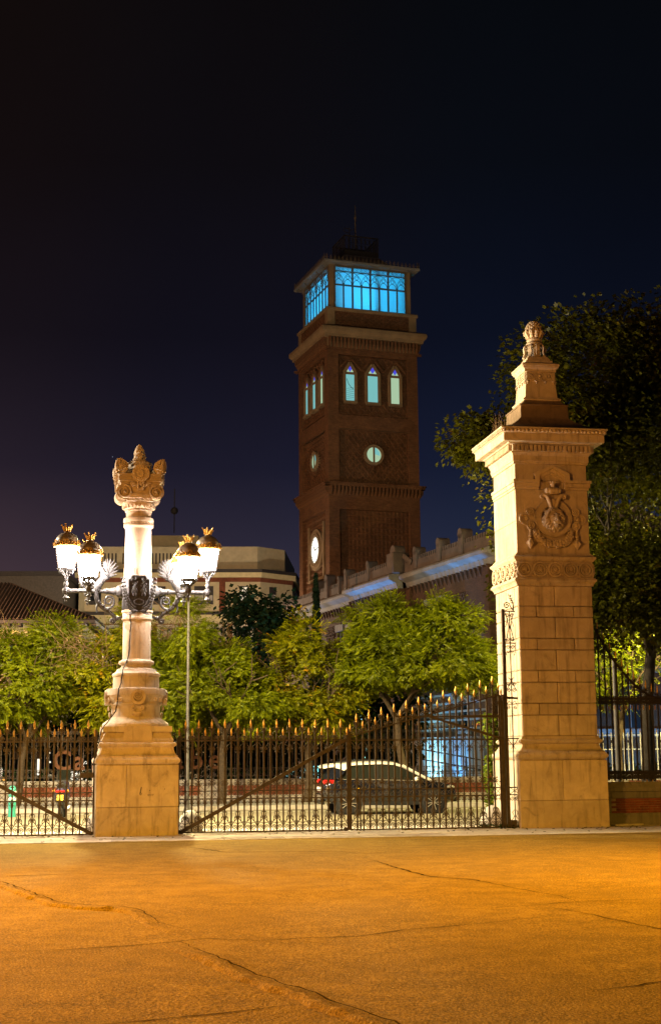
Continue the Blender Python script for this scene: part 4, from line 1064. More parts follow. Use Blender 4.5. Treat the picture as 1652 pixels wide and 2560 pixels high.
def gate(name, label, x0, n, top, brace, group='iron gate leaves'):
    """leaf from local u=0; n periods; top(u) = height of the top rail"""
    T = thing(name, label, 'gate', (x0, gl(x0, 0) , 0), GANG, group)
    L = n * P
    for i in range(2 * n + 1):
        u = i * P / 2; tall = i % 2 == 1; zt = top(u) + (.285 if tall else .11)
        place('bar', bar_me, T, (u, 0, .03), None, (1, 1, zt - .03))
        place('spear', spear_me if tall else spear2_me, T, (u, 0, zt + .03))
    for z, h in ((.035, .035), (.79, .026), (.965, .026)):
        MB().box(-.01, L + .01, -.020, .020, z - h / 2, z + h / 2).build('rail', 'iron', T)
    b = MB(); seg = 12
    for i in range(seg):
        u, v = L * i / seg, L * (i + 1) / seg; b.add([(u, -.024, top(u) - .017), (v, -.024, top(v) - .017), (v, .024, top(v) - .017), (u, .024, top(u) - .017), (u, -.024, top(u) + .017), (v, -.024, top(v) + .017), (v, .024, top(v) + .017), (u, .024, top(u) + .017)],
            [(0, 3, 2, 1), (4, 5, 6, 7), (0, 1, 5, 4), (2, 3, 7, 6)] + ([(3, 0, 4, 7)] if i == 0 else []) + ([(1, 2, 6, 5)] if i == seg - 1 else []))
    b.build('rail', 'iron', T)
    slope = (top(L) - top(0)) / L; cre = CRE if abs(slope) < .01 else g_crest(slope * P / 2)
    for i in range(n):
        u = (i + .5) * P
        place('foot_scroll', SCR, T, (u, 0, .05)); place('fleur', FLE, T, (u, 0, .978)); place('rail_scroll', HAN, T, (u, 0, 2.09)); place('crest_scroll', cre, T, (u, 0, top(u) + .015))
        for k in (0, 1): place('lattice_cell', CRO, T, (i * P + k * P / 2, 0, .797))
    if abs(slope) > .01: MB().box(-.01, L + .01, -.021, .021, 2.09, 2.122).build('rail', 'iron', T)
    if brace:
        (ua, za), (ub, zb) = brace; b = MB(); b.bar((ua, -.045, za), (ub, -.045, zb), .030, .085); b.build('diagonal_brace', 'iron', T)
        for i in range(9):
            b = MB(); t = .12 + .76 * i / 8; b.box(ua + (ub - ua) * t - .02, ua + (ub - ua) * t + .02, -.032, .02, za + (zb - za) * t - .045, za + (zb - za) * t - .015); b.build('brace_clip', 'iron', T)
    return T
LM = 13 * P
gm = gate('gate_leaf', 'iron gate leaf with a diagonal brace rising rightwards, between lamp column and car', -3.56, 13, lambda u: 2.12, ((.06, .05), (LM - .04, 2.12)))
MB().box(-.055, -.018, -.03, .03, .0, 2.2).build('hinge_post', 'iron', gm); MB().box(LM + .012, LM + .052, -.045, .045, .03, 2.36).build('meeting_post', 'iron', gm)
gr = gate('gate_leaf', 'iron gate leaf whose spiked top climbs towards the lion pillar', .42, 12, lambda u: 2.20 + .262 * u + .012 * max(0, u - 2.4) ** 2, None)
LR = 12 * P
MB().box(.205, .235, -.045, -.015, .0, 1.0).build('drop_bolt', 'iron', gr); MB().box(LR + .02, LR + .105, -.05, .05, .02, 3.16).build('hinge_post', 'iron', gr)
place('spear', spear2_me, gr, (LR + .06, 0, 3.19))
b = MB(); b.bar((LR * .52, -.03, 2.66), (LR + .02, -.03, 2.13), .02, .055); b.build('diagonal_brace', 'iron', gr)
b = MB(); b.bar((LR * .30, 0, 2.655), (LR + .02, 0, 2.655), .03, .03); b.bar((LR - .95, 0, 2.655), (LR + .02, 0, 2.655), .04, .055); b.build('rail', 'iron', gr)
for i, (uu, zz, r0, tt) in enumerate(((-.18, 2.86, .10, 1.4), (-.18, 2.45, .09, -1.4), (-.07, 2.98, .06, 1.3), (-.50, 2.80, .06, 1.3), (-.50, 2.52, .06, -1.3), (-.06, 2.36, .05, 1.2))):
    MB().tube([(q[0], 0, q[2]) for q in spiral((LR + uu, zz), r0, .012, -PI / 2 if tt > 0 else PI / 2, tt, 20)], .011, 5).build('corner_scroll', 'iron', gr)
gl3 = gate('gate_leaf', 'iron gate leaf with a brace falling towards the foot of the lamp column', -5.47 - 15 * P * math.cos(GANG), 15, lambda u: 2.12, ((.6, 2.12), (15 * P - .05, .05)))
MB().box(15 * P + .015, 15 * P + .06, -.035, .035, .0, 2.38).build('hinge_post', 'iron', gl3)
b = MB(); b.box(15 * P - .30, 15 * P + .01, -.04, .04, 1.30, 1.42); b.build('lock_plate', 'iron', gl3)
for T, u in ((gm, .02), (gl3, 15 * P - .05), (gm, LM - .05)):
    b = MB(); b.M = Matrix.Translation((u, 0, .05)) @ Matrix.Rotation(PI / 2, 4, 'X'); b.lathe([(.045, -.03), (.05, -.02), (.05, .02), (.045, .03)], 12); b.M = None; b.build('gate_wheel', 'iron_black', T, 40)
b = MB(); b.box(-.10, .10, -.14, .14, 0, .035); b.build('floor_stop', 'iron_black', gm)
# fixed strip between the gate and the pillar
sp_x = .42 + (LR + .13) * math.cos(GANG)
ST = thing('gate_side_panel', 'narrow fixed iron panel with a tall post against the lion pillar', 'gate panel', (sp_x, gl(sp_x), 0), GANG)
MB().box(0, .075, -.045, .045, 0, 5.25).build('post', 'iron', ST)
MB().box(.19, .212, -.011, .011, .0, 5.2).build('bar', 'iron', ST)
for z in (5.20, 4.42, 3.08, 2.12, .965, .79, .035): MB().box(.075, .34, -.018, .018, z - .014, z + .014).build('rail', 'iron', ST)
b = MB()
for s in (-1, 1):
    cxx = .20
    for z0, z1 in ((4.46, 5.17),):
        b.tube([(cxx + s * .10, 0, z0), (cxx + s * .02, 0, (z0 + z1) / 2), (cxx + s * .10, 0, z1)], .011, 5); b.tube([(cxx + s * .10, 0, (z0 + z1) / 2), (cxx + s * .02, 0, z1 - .05)], .009, 4)
    for z, q in ((4.32, 1), (5.10, 1), (4.52, -1)): b.tube([(cxx + s * p[0], 0, p[2]) for p in spiral((.06, z), .05, .012, 0, 1.4 * q, 16)], .010, 4)
    b.tube([(cxx, 0, 4.25), (cxx + s * .04, 0, 4.20), (cxx + s * .09, 0, 4.22)], .012, 4); b.tube([(cxx + s * .12, 0, 4.40), (cxx + s * .12, 0, 4.20), (cxx + s * .09, 0, 4.12)], .010, 4)
    for z in (3.42, 3.28): b.tube([(cxx + s * p[0], 0, p[2]) for p in spiral((.07, z), .055, .012, 0, 1.4, 16)], .011, 4)
    b.tube([(cxx, 0, 3.52), (cxx + s * .06, 0, 3.40), (cxx + s * .13, 0, 3.26)], .011, 4); b.tube([(cxx, 0, 3.48), (cxx + s * .03, 0, 3.56), (cxx + s * .07, 0, 3.58)], .011, 4)
    b.tube([(cxx, 0, 2.95), (cxx + s * .07, 0, 3.02), (cxx + s * .13, 0, 2.92)], .011, 4)
    b.tube([(cxx + s * p[0], 0, p[2]) for p in spiral((.09, 2.86), .045, .01, PI / 2, 1.3, 14)], .010, 4)
    b.tube([(cxx + s * .12, 0, 2.10), (cxx + s * .01, 0, 1.95), (cxx + s * .05, 0, 1.88)], .011, 4); b.tube([(cxx + s * .12, 0, .80), (cxx - s * .10, 0, .955)], .010, 4)
    b.tube([(cxx + s * p[0], 0, p[2]) for p in spiral((.07, .70), .055, .012, PI / 2, 1.4, 14)], .010, 4)
    b.tube([(cxx + s * p[0], 0, p[2]) for p in spiral((.07, .13), .055, .012, .4, 1.6, 18)], .010, 4); b.tube([(cxx + s * .02, 0, .44), (cxx + s * .07, 0, .38), (cxx + s * .02, 0, .28), (cxx + s * .12, 0, .16)], .010, 4)
b.build('scrollwork', 'iron', ST)
b = MB()                       # leafy curl on top
p = bez((.30, 0, 5.22), (.33, 0, 5.5), (.24, 0, 5.42), (.24, 0, 5.62), 10); b.tube([(x, 0, z) for x, _, z in p], [.018 - .001 * i for i in range(11)], 5)
b.tube([(q[0], 0, q[2]) for q in spiral((.14, 5.34), .085, .015, 0, 1.5, 20)], .013, 5); b.tube(bez((.22, 0, 5.35), (.24, 0, 5.28), (.29, 0, 5.24), (.30, 0, 5.22), 6), .014, 5)
for t in (.3, .5, .7, .9):
    q = p[int(t * 10)]; b.tube([(q[0], 0, q[2]), (q[0] - .06, 0, q[2] + .03), (q[0] - .05, 0, q[2] + .075)], [.012, .012, .004], 4); b.tube([(q[0], 0, q[2]), (q[0] + .05, 0, q[2] + .05)], [.010, .003], 4)
b.build('leaf_curl', 'iron', ST)
MB().bar((.05, -.06, 3.10), (.33, -.06, 3.08), .05, .05).lathe([(.055, 3.02), (.06, 3.05), (.06, 3.14), (.055, 3.17)], 12, (-.02, -.02, 0)).build('hinge', 'iron', ST, 40)
MB().box(.08, .22, -.09, .05, 0, .20).build('floor_bracket', 'iron', ST)

# ------------------------------------------------------------------ wall and railing right of the pillar
FW = thing('fence_wall', 'low granite wall with a red brick panel beside the lion pillar', 'wall', (6.62, 35.30, 0), R(10))
MB().cbox(-.3, 6.0, 0, .45, 0, .30, .01).build('plinth_course', 'granite', FW); MB().cbox(-.3, .20, .004, .44, .302, .70, .01).build('pier_stone', 'granite', FW)
MB().cbox(.205, 6.0, .004, .44, .655, .82, .01).build('cap_stone', 'granite', FW); MB().cbox(-.3, .20, .002, .44, .705, .82, .008).build('cap_stone', 'granite', FW)
MB().sq([(.0, 0), (.0, 0)]); b = MB(); b.add([(-.3, -.03, .822), (6, -.03, .822), (6, .48, .822), (-.3, .48, .822), (-.3, -.03, .90), (6, -.03, .90), (6, .48, .90), (-.3, .48, .90), (-.3, .06, 1.05), (6, .06, 1.05), (6, .40, 1.05), (-.3, .40, 1.05)],
    [(0, 1, 5, 4), (4, 5, 9, 8), (8, 9, 10, 11), (2, 3, 7, 6), (6, 7, 11, 10), (3, 0, 4, 7), (7, 4, 8, 11), (1, 2, 6, 5), (5, 6, 10, 9), (0, 3, 2, 1)]); b.build('coping', 'granite', FW)
MB().box(.21, 5.98, .03, .40, .301, .654).build('mortar_bed', 'mortar', FW)
bk = MB().cbox(0, .228, .012, .10, 0, .050, .004).mesh('brick', 'brick_red')
for r_ in range(6):
    for i in range(-1, 25):
        x = .215 + i * .238 + (.119 if r_ % 2 else 0)
        if x < .21 or x > 5.7: continue
        place('brick', bk, FW, (x, random.uniform(-.004, .004), .304 + r_ * .0588))
b = MB(); b.cbox(.0, .75, -.32, -.02, 0, .06, .02); ls = b.build('loose_slab', 'concrete', None, 0, (6.75, 35.25, 0), R(12)); tag(ls, 'thin broken slab lying at the foot of the low granite wall', 'slab')

IF = thing('iron_fence', 'black iron fence with a swooping top rail beside the lion pillar', 'fence', (6.62, 35.52, 1.0), R(10))
def swoop(u): return 2.08 + 1.75 * max(0, 1 - u / 1.75) ** 1.9
fb = MB().box(-.017, .017, -.017, .017, 0, 1).mesh('bar', 'iron_black')
fsp = MB().lathe([(.010, 0), (.02, .02), (.014, .04), (.022, .07), (.018, .12), (.003, .22)], 8).mesh('spear', 'gold', 40)
knot = MB()
for s in (-1, 1):
    for q in (-1, 1): knot.tube([(s * p[0], 0, q * (p[2])) for p in spiral((.055, .06), .052, .015, -PI / 2, 1.3, 14)], .013, 5); knot.tube([(s * .02, 0, 0), (s * .05, 0, q * .03)], .016, 4)
knot.box(-.03, .03, -.02, .02, -.03, .03); kme = knot.mesh('knot', 'iron_black')
tip = MB().lathe([(.003, -.12), (.016, -.08), (.012, -.02), (.01, 0)], 6).mesh('drop_tip', 'gold', 40)
sw = MB()
for s in (-1, 1): sw.tube([(s * p[0], 0, p[2]) for p in spiral((.05, -.10), .045, .012, PI / 2, 1.3, 12)], .011, 4); sw.tube([(s * p[0], 0, p[2]) for p in spiral((.045, .10), .04, .01, -PI / 2, -1.3, 12)], .011, 4)
swme = sw.mesh('swoop_scroll', 'iron_black')
for i in range(22):
    u = .06 + i * .152; zt = swoop(u)
    place('bar', fb, IF, (u, 0, .08), None, (1, 1, zt + .12 - .08)); place('spear', fsp, IF, (u, 0, zt + .12))
    for z in (.22, 2.05): place('knot', kme, IF, (u, 0, z))
    place('drop_tip', tip, IF, (u + .076, 0, .10)); place('drop_tip', tip, IF, (u + .076, 0, 1.93)); place('swoop_scroll', swme, IF, (u, 0, zt))
for z in (.16, .28, 2.0, 2.10): MB().box(-.05, 3.4, -.015, .015, z - .014, z + .014).build('rail', 'iron_black', IF)
MB().tube([(-.02 + i * .08, 0, swoop(-.02 + i * .08)) for i in range(43)], .032, 6).build('swoop_rail', 'iron_black', IF, 50)

# guard stones and creepers at the gate pillars
for (x, y, lab) in ((-5.58, 34.3, 'rounded white guard stone behind the left of the lamp column'), (-3.42, 34.6, 'rounded white guard stone behind the right of the lamp column'), (3.98, 36.1, 'rounded white guard stone behind the gate at the lion pillar')):
    b = MB(); b.lathe([(.30, 0), (.31, .10), (.28, .24), (.22, .36), (.13, .45), (.05, .49), (0, .495)], 20); o = b.build('guard_stone', 'guard_stone', None, 50, (x, y, 0)); tag(o, lab, 'stone', 'guard stones by the pillars')

# ------------------------------------------------------------------ brick clock tower
TW = thing('clock_tower', 'tall brick clock tower with a glowing cyan glass lantern on top', 'tower', (-.09, 92, 0), R(19))
W = 6.5
def wall_frame(mb, u0, u1, z0, z1, holes, y0, y1):
    """slab in local x-z with rectangular holes: list of (a, b, c, d)"""
    xs = sorted({u0, u1, *[h[0] for h in holes], *[h[1] for h in holes]}); zz = sorted({z0, z1, *[h[2] for h in holes], *[h[3] for h in holes]})
    for a, b_ in zip(xs[:-1], xs[1:]):
        for c, d in zip(zz[:-1], zz[1:]):
            m = ((a + b_) / 2, (c + d) / 2)
            if any(h[0] < m[0] < h[1] and h[2] < m[1] < h[3] for h in holes): continue
            mb.box(a, b_, y0, y1, c, d)
def clip(p, q, x0, x1, z0, z1):
    t0, t1 = 0., 1.; dx, dz = q[0] - p[0], q[1] - p[1]
    for d, lo, hi, o in ((dx, x0, x1, p[0]), (dz, z0, z1, p[1])):
        if abs(d) < 1e-9:
            if o < lo or o > hi: return None
            continue
        a, b_ = (lo - o) / d, (hi - o) / d
        if a > b_: a, b_ = b_, a
        t0, t1 = max(t0, a), min(t1, b_)
    if t0 >= t1: return None
    return (p[0] + dx * t0, p[1] + dz * t0), (p[0] + dx * t1, p[1] + dz * t1)
def lattice(mb, x0, x1, z0, z1, step, y, w=.07, d=.06, skip=None, slope=1.25):
    h = (z1 - z0); n = int((x1 - x0 + h) / step) + 4
    for s in (-1, 1):
        for i in range(-n, n):
            xa = (x0 + i * step); p = (xa, z0); q = (xa + s * h / slope, z1)
            c = clip(p, q, x0, x1, z0, z1)
            if not c: continue
            (ax, az), (bx, bz) = c; L = math.hypot(bx - ax, bz - az); m = max(1, int(L / .28))
            for k in range(m):
                t, t2 = k / m, (k + 1) / m
                P1 = (ax + (bx - ax) * t, az + (bz - az) * t); P2 = (ax + (bx - ax) * t2, az + (bz - az) * t2)
                if skip and skip((P1[0] + P2[0]) / 2, (P1[1] + P2[1]) / 2): continue
                mb.bar((P1[0], y - (.002 if s > 0 else 0), P1[1]), (P2[0], y - (.002 if s > 0 else 0), P2[1]), d, w, (0, 1, 0))
# core with recessed faces
b = MB(); b.box(.30, W - .30, .30, W - .30, 0, 28.9); b.build('core_wall', 'brick_tower', TW)
faces = [(0, Matrix.Identity(4)), (1, Matrix.Translation((0, W, 0)) @ Matrix.Rotation(-PI / 2, 4, 'Z')), (2, Matrix.Translation((W, W, 0)) @ Matrix.Rotation(PI, 4, 'Z')), (3, Matrix.Translation((W, 0, 0)) @ Matrix.Rotation(PI / 2, 4, 'Z'))]
corb = MB().add([(-.07, -.30, .55), (.07, -.30, .55), (.07, 0, .55), (-.07, 0, .55), (-.07, -.06, 0), (.07, -.06, 0), (.07, 0, 0), (-.07, 0, 0), (-.07, -.28, .30), (.07, -.28, .30)],
    [(0, 1, 2, 3), (0, 8, 9, 1), (8, 4, 5, 9), (4, 7, 6, 5), (1, 9, 5, 6, 2), (0, 3, 7, 4, 8)]).mesh('corbel', 'brick_tower')
PIN = .75
for fi, M in faces:
    par = TW
    vis = fi in (0, 1)
    b = MB(); b.M = M
    wz = (25.0, 28.35)
    hol = [(PIN, W - PIN, 24.35, 28.55), (PIN, W - PIN, 19.75, 23.4), (PIN, W - PIN, 10.4, 17.9)]
    wall_frame(b, 0, W - .31, 0, 28.9, hol, 0, .31); b.M = None; fixn(b.build('corner_pier', 'brick_tower', par))
    def at(mb): mb.M = M; return mb
    b = at(MB()); b.box(PIN, W - PIN, -.02, .0, 24.42, 24.48); b.box(PIN, W - PIN, -.02, .0, 23.3, 23.36); b.box(PIN - .3, W - PIN + .3, -.03, 0, 17.95, 18.05); b.M = None; b.build('band', 'brick_tower', par)
    # window panel
    b = at(MB())
    def sk(x, z): return (25.1 < z < 28.1 and any(abs(x - u) < .50 for u in (1.62, 3.25, 4.88)))
    lattice(b, PIN, W - PIN, 24.4, 28.5, .44, .25, .11, .10, sk)
    for u in (1.62, 3.25, 4.88):        # interlaced gable mouldings over the windows
        for o in (-1, 1): b.bar((u + o * .82, .13, 27.55), (u, .13, 28.42), .12, .13, (0, 1, 0)); b.bar((u, .12, 28.20), (u + o * .22, .12, 28.42), .11, .11, (0, 1, 0))
    b.M = None; tag(b.build('brick_lattice', 'brick_tower', par), kind='stuff')
    for wi, u in enumerate((1.62, 3.25, 4.88)):
        b = at(MB()); hw = .30 if wi != 1 else .36
        for s in (-1, 1): b.box(u + s * (hw + .13) - .06, u + s * (hw + .13) + .06, .02, .30, 25.35, 27.35); b.box(u + s * (hw + .035) - .035, u + s * (hw + .035) + .035, .10, .30, 25.35, 27.30)
        for s in (-1, 1): b.bar((u + s * (hw + .13), .14, 27.30), (u, .14, 28.02), .22, .11, (0, 1, 0))
        b.box(u - hw - .06, u + hw + .06, .10, .30, 27.20, 27.36); b.M = None
        f_ = b.build('window', 'tower_trim', par)
        g = at(MB()); g.box(u - hw, u + hw, .13, .27, 25.4, 27.2); g.M = None; g.build('pane', ('cyan_window', 'cyan_window', 'pale_green_window')[wi], f_)
        g = at(MB()); g.add([(u - hw, .13, 27.38), (u, .13, 27.38), (u - hw * .5, .13, 27.60)], [(0, 1, 2)]); g.add([(u, .13, 27.38), (u + hw, .13, 27.38), (u + hw * .5, .13, 27.60)], [(0, 1, 2)]); g.M = None; g.build('stained_pane', 'pale_green_window', f_)
        g = at(MB()); g.add([(u, .125, 27.38), (u + hw * .5, .125, 27.60), (u, .125, 27.82), (u - hw * .5, .125, 27.60)], [(0, 1, 2, 3)]); g.M = None; g.build('stained_pane', 'stained_blue', f_)
        g = at(MB())
        for s in (-1, 1): g.add([(u + s * hw, .127, 27.38), (u, .127, 27.86), (u, .127, 27.95), (u + s * (hw + .05), .127, 27.42)], [(0, 1, 2, 3)])
        g.M = None; g.build('stained_pane', 'stained_red', f_)
        g = at(MB()); g.box(u - hw - .16, u + hw + .16, -.06, .25, 25.18, 25.34); g.M = None; g.build('sill', 'tower_trim', f_)
    if fi == 0:        # glimpse of the stair behind one window
        g = at(MB())
        for i in range(6): g.bar((1.36, .122, 25.5 + i * .14), (1.88, .122, 25.62 + i * .14), .012, .05 - .006 * i, (0, 1, 0))
        g.tube([(1.38, .122, 26.9), (1.5, .122, 26.55), (1.7, .122, 26.3), (1.86, .122, 26.2)], .02, 4); g.M = None; g.build('stair_shadow', 'dark_glass', TW)
        g = at(MB()); g.box(4.60, 4.75, .122, .128, 25.45, 27.0); g.box(4.75, 5.02, .123, .129, 25.42, 26.85); g.M = None; g.build('interior_wall', 'pale_green_window', TW)
    # round window panel
    zc = 21.72 if fi != 1 else 21.72
    b = at(MB())
    lattice(b, PIN, W - PIN, 19.8, 23.35, .44, .25, .11, .10, lambda x, z: math.hypot(x - 3.25, z - zc) < 1.02)
    for i in range(28):
        t = 2 * PI * i / 28; b.bar((3.25 + .74 * math.cos(t), .17, zc + .74 * math.sin(t)), (3.25 + 1.0 * math.cos(t), .17, zc + 1.0 * math.sin(t)), .06, .07, (0, 1, 0))
    b.M = None; tag(b.build('brick_lattice', 'brick_tower', par), kind='stuff')
    b = at(MB()); b.ring((3.25, zc), .52, .70, .0, .30, 36); b.box(3.19, 3.31, .03, .20, zc - .54, zc + .54); b.M = None; f_ = b.build('round_window', 'tower_trim', par, 40)
    g = at(MB()); g.ring((3.25, zc), .0, .53, .09, .25, 32); g.M = None; g.build('pane', 'pale_green_window', f_)
    g = at(MB()); g.add([(3.32, .085, zc + .05), (3.70, .085, zc - .05), (3.66, .085, zc + .22), (3.45, .085, zc + .46), (3.32, .085, zc + .50)], [(0, 1, 2, 3, 4)]); g.M = None; g.build('pane', 'cyan_window', f_)
    # string course on corbels
    b = at(MB()); b.box(-.30, W + .30, -.30, .0, 19.42, 19.66); b.box(-.36, W + .36, -.36, -.01, 19.58, 19.67); b.M = None; b.build('string_course', 'brick_tower', par)
    for i in range(25):
        place('corbel', corb, par, M @ Vector((.10 + i * .2625, 0, 18.87)), M.to_euler().z)
    # lower blank panel of small checks
    b = at(MB())
    for i in range(18):
        b.box(PIN, W - PIN, .24, .301, 10.7 + i * .40, 10.84 + i * .40)
    for i in range(17): b.box(PIN + .15 + i * .29, PIN + .23 + i * .29, .25, .302, 10.4, 17.9)
    b.M = None; tag(b.build('brick_checks', 'brick_tower', par), kind='stuff')
    # cornice on corbels
    for i in range(25): place('corbel', corb, par, M @ Vector((.10 + i * .2625, 0, 29.0)), M.to_euler().z, (1, 1, 1.25))
    b = at(MB()); b.box(-.3, W + .3, -.08, 0, 28.82, 28.98); b.M = None; b.build('band', 'brick_tower', par)
    # parapet panel
    b = at(MB()); lattice(b, .55, W - .55, 30.62, 31.55, .40, .09, .10, .10, None, .8); b.M = None; tag(b.build('brick_lattice', 'brick_tower', par), kind='stuff')
# clock on the left face
M1 = faces[1][1]
b = MB(); b.M = M1; uc, zc = W - 3.2, 15.55
b.ring((uc, zc), .90, 1.18, .0, .23, 40); b.ring((uc, zc), 1.18, 1.42, .08, .23, 40); b.box(uc - 1.6, uc + 1.6, .10, .22, 13.4, 13.6)
for s in (-1, 1): b.box(uc + s * 1.55 - .10, uc + s * 1.55 + .10, .10, .22, 13.6, 17.3)
for i in range(40):
    t = 2 * PI * i / 40; b.ball((uc + 1.05 * math.cos(t), -.02, zc + 1.05 * math.sin(t)), .04, 5, 4)
b.M = None; ck = b.build('clock_surround', 'tower_trim', TW, 40)
g = MB(); g.M = M1; g.ring((uc, zc), 0, .90, .10, .16, 40); g.M = None; g.build('clock_face', 'clock_face', ck)
g = MB(); g.M = M1
g.bar((uc, .08, zc), (uc - .36, .08, zc + .26), .02, .06, (0, 1, 0)); g.bar((uc - .08, .07, zc - .02), (uc + .62, .07, zc + .10), .02, .04, (0, 1, 0)); g.ring((uc, zc), 0, .06, .06, .09, 10)
for i in range(12):
    t = 2 * PI * i / 12; g.bar((uc + .76 * math.cos(t), .085, zc + .76 * math.sin(t)), (uc + .86 * math.cos(t), .085, zc + .86 * math.sin(t)), .01, .035, (0, 1, 0))
g.M = None; g.build('clock_hands', 'dark_trim', ck)
# cornice, parapet, lantern room
cc = W / 2
b = MB(); b.sq([(cc - .01, 28.9), (cc + .02, 29.0), (cc + .02, 29.66), (cc + .34, 29.68), (cc + .36, 29.85), (cc + .50, 29.98), (cc + .55, 30.10), (cc + .55, 30.30), (cc + .50, 30.36), (cc + .1, 30.52)], True, cc, cc); b.build('cornice', 'tower_trim', TW)
b = MB(); b.sq([(cc - .14, 30.5), (cc - .14, 31.6)], True, cc, cc); b.build('parapet', 'brick_tower', TW)
for sx in (0, 1):
    for sy in (0, 1):
        x, y = (sx * (W - .55), sy * (W - .55)); MB().cbox(x, x + .55, y, y + .55, 30.45, 31.60, .02).build('parapet_pier', 'tower_trim', TW)
b = MB(); b.sq([(cc + .06, 31.58), (cc + .08, 31.64), (cc + .08, 31.80), (cc - .1, 31.88)], True, cc, cc); b.build('parapet_coping', 'tower_trim', TW)
LH = cc - .32                                # half width of the lantern room
for sx in (-1, 1):
    for sy in (-1, 1):
        x, y = cc + sx * (LH - .14), cc + sy * (LH - .14); MB().box(x - .17, x + .17, y - .17, y + .17, 31.86, 34.95).build('lantern_post', 'tower_trim', TW)
li = bpy.data.lights.new('tower_lamp', 'POINT'); li.energy = 900; li.color = (.02, .46, .92); li.shadow_soft_size = .3
lo = bpy.data.objects.new('tower_lamp', li); COL.objects.link(lo); lo.parent = TW; lo.location = (cc - .3, cc - .5, 32.35)
b = MB(); b.box(cc - LH + .1, cc + LH - .1, cc - LH + .1, cc + LH - .1, 31.87, 31.90); b.build('lantern_floor', 'white_paint', TW)
pw = (2 * LH - .62) / 8
for qx, qy in ((-1.3, -1.5), (1.2, -1.6), (-1.6, 1.0), (.2, -1.9)): MB().box(cc + qx - .09, cc + qx + .09, cc + qy - .09, cc + qy + .09, 31.9, 34.9).build('glow_baffle', 'white_paint', TW)  # added posts behind the frosted panes, so the glow comes out uneven
pl = MB().box(.03, pw - .03, .02, .035, 0, 1.62).mesh('pane', 'frosted_glass'); pu = MB().box(0, pw * 8, .02, .035, 0, 1.32).mesh('upper_pane', 'frosted_glass')
mul = MB().box(-.045, .045, -.05, .05, 0, 3.0).mesh('mullion', 'tower_iron')
for fi in range(4):
    M = Matrix.Translation((cc, cc, 0)) @ Matrix.Rotation(-fi * PI / 2, 4, 'Z') @ Matrix.Translation((-LH + .31, -LH, 0)); rz = -fi * PI / 2
    for i in range(8): place('pane', pl, TW, M @ Vector((i * pw, 0, 31.90)), rz)
    place('pane', pu, TW, M @ Vector((0, 0, 33.55)), rz)
    for i in range(9): place('mullion', mul, TW, M @ Vector((i * pw, 0, 31.88)), rz, (1 if i % 2 else 1.25, 1, .60 if i % 2 else 1))
    b = MB(); b.box(0, pw * 8, -.05, .05, 33.50, 33.60); b.box(0, pw * 8, -.04, .04, 34.50, 34.56); b.box(0, pw * 8, -.05, .05, 34.84, 34.95); b.box(0, pw * 8, -.05, .05, 31.86, 31.93); b.M = None
    place('transom', b.mesh('transom', 'tower_iron'), TW, M.to_translation(), rz)
    b = MB()
    for i in range(8):                       # small arches, circles and intersecting tracery
        c = (i + .5) * pw; b.tube([(c + (pw / 2 - .06) * math.cos(t), 0, 33.62 + .36 * math.sin(t)) for t in np.linspace(0, PI, 11)], .022, 4)
        b.tube([(c + .12 * math.cos(t), 0, 34.13 + .12 * math.sin(t)) for t in np.linspace(0, 2 * PI, 11)], .018, 4)
    for i in range(-1, 8):
        if i % 2 == 0 or i == -1 or i == 7 or True:
            x0, x1 = i * pw, (i + 2) * pw
            pts = [(x0 + (x1 - x0) * (.5 - .5 * math.cos(t)), 0, 33.62 + .86 * math.sin(t) ** .9) for t in np.linspace(0, PI, 17)]
            pts = [p for p in pts if -.01 <= p[0] <= 8 * pw + .01]
            if len(pts) > 2: b.tube(pts, .020, 4)
    for i in range(16):
        c = (i + .5) * pw / 2
        b.tube([(c + .11 * math.cos(t), 0, 34.70 + .11 * math.sin(t)) for t in np.linspace(0, 2 * PI, 9)], .016, 4); b.bar((c - .13, 0, 34.57), (c + .13, 0, 34.83), .014, .014); b.bar((c - .13, 0, 34.83), (c + .13, 0, 34.57), .014, .014)
        b.box((i) * pw / 2 - .012, i * pw / 2 + .012, -.02, .02, 34.56, 34.84)
    me = b.mesh('tracery', 'tower_iron'); place('tracery', me, TW, M.to_translation(), rz)
    b = MB()
    for i in range(5):                       # brackets under the eave
        x = i * 2 * pw; b.tube([(x, -.02, 34.45), (x, -.18, 34.62), (x, -.28, 34.78), (x, -.50, 34.92)], [.03, .03, .028, .02], 5)
    place('eave_bracket', b.mesh('eave_bracket', 'tower_iron'), TW, M.to_translation(), rz)
ee = cc + .22
b = MB(); b.sq([(cc - .4, 34.955), (ee, 34.96), (ee + .03, 35.02), (ee + .03, 35.12), (ee - .06, 35.15), (ee - 1.6, 35.75), (1.3, 36.4)], True, cc, cc); b.build('lantern_roof', 'wing_trim', TW)
fin = MB(); fin.tube([(0, 0, 0), (0, 0, .34)], [.03, .008], 5)
for s in (-1, 1): fin.tube([(0, 0, .06), (s * .07, 0, .10), (s * .10, 0, .19)], [.02, .022, .006], 4); fin.tube([(0, 0, .2), (s * .045, 0, .24), (s * .06, 0, .29)], [.014, .014, .004], 4)
fme = fin.mesh('eave_finial', 'tower_iron')
for fi in range(4):
    for i in range(24):
        a = -fi * PI / 2; p = Matrix.Translation((cc, cc, 0)) @ Matrix.Rotation(a, 4, 'Z') @ Vector((-ee + (i + .5) * 2 * ee / 24, -ee, 35.12)); place('eave_finial', fme, TW, p, a, (1, 1, 1.35 if i in (0, 23) else 1))
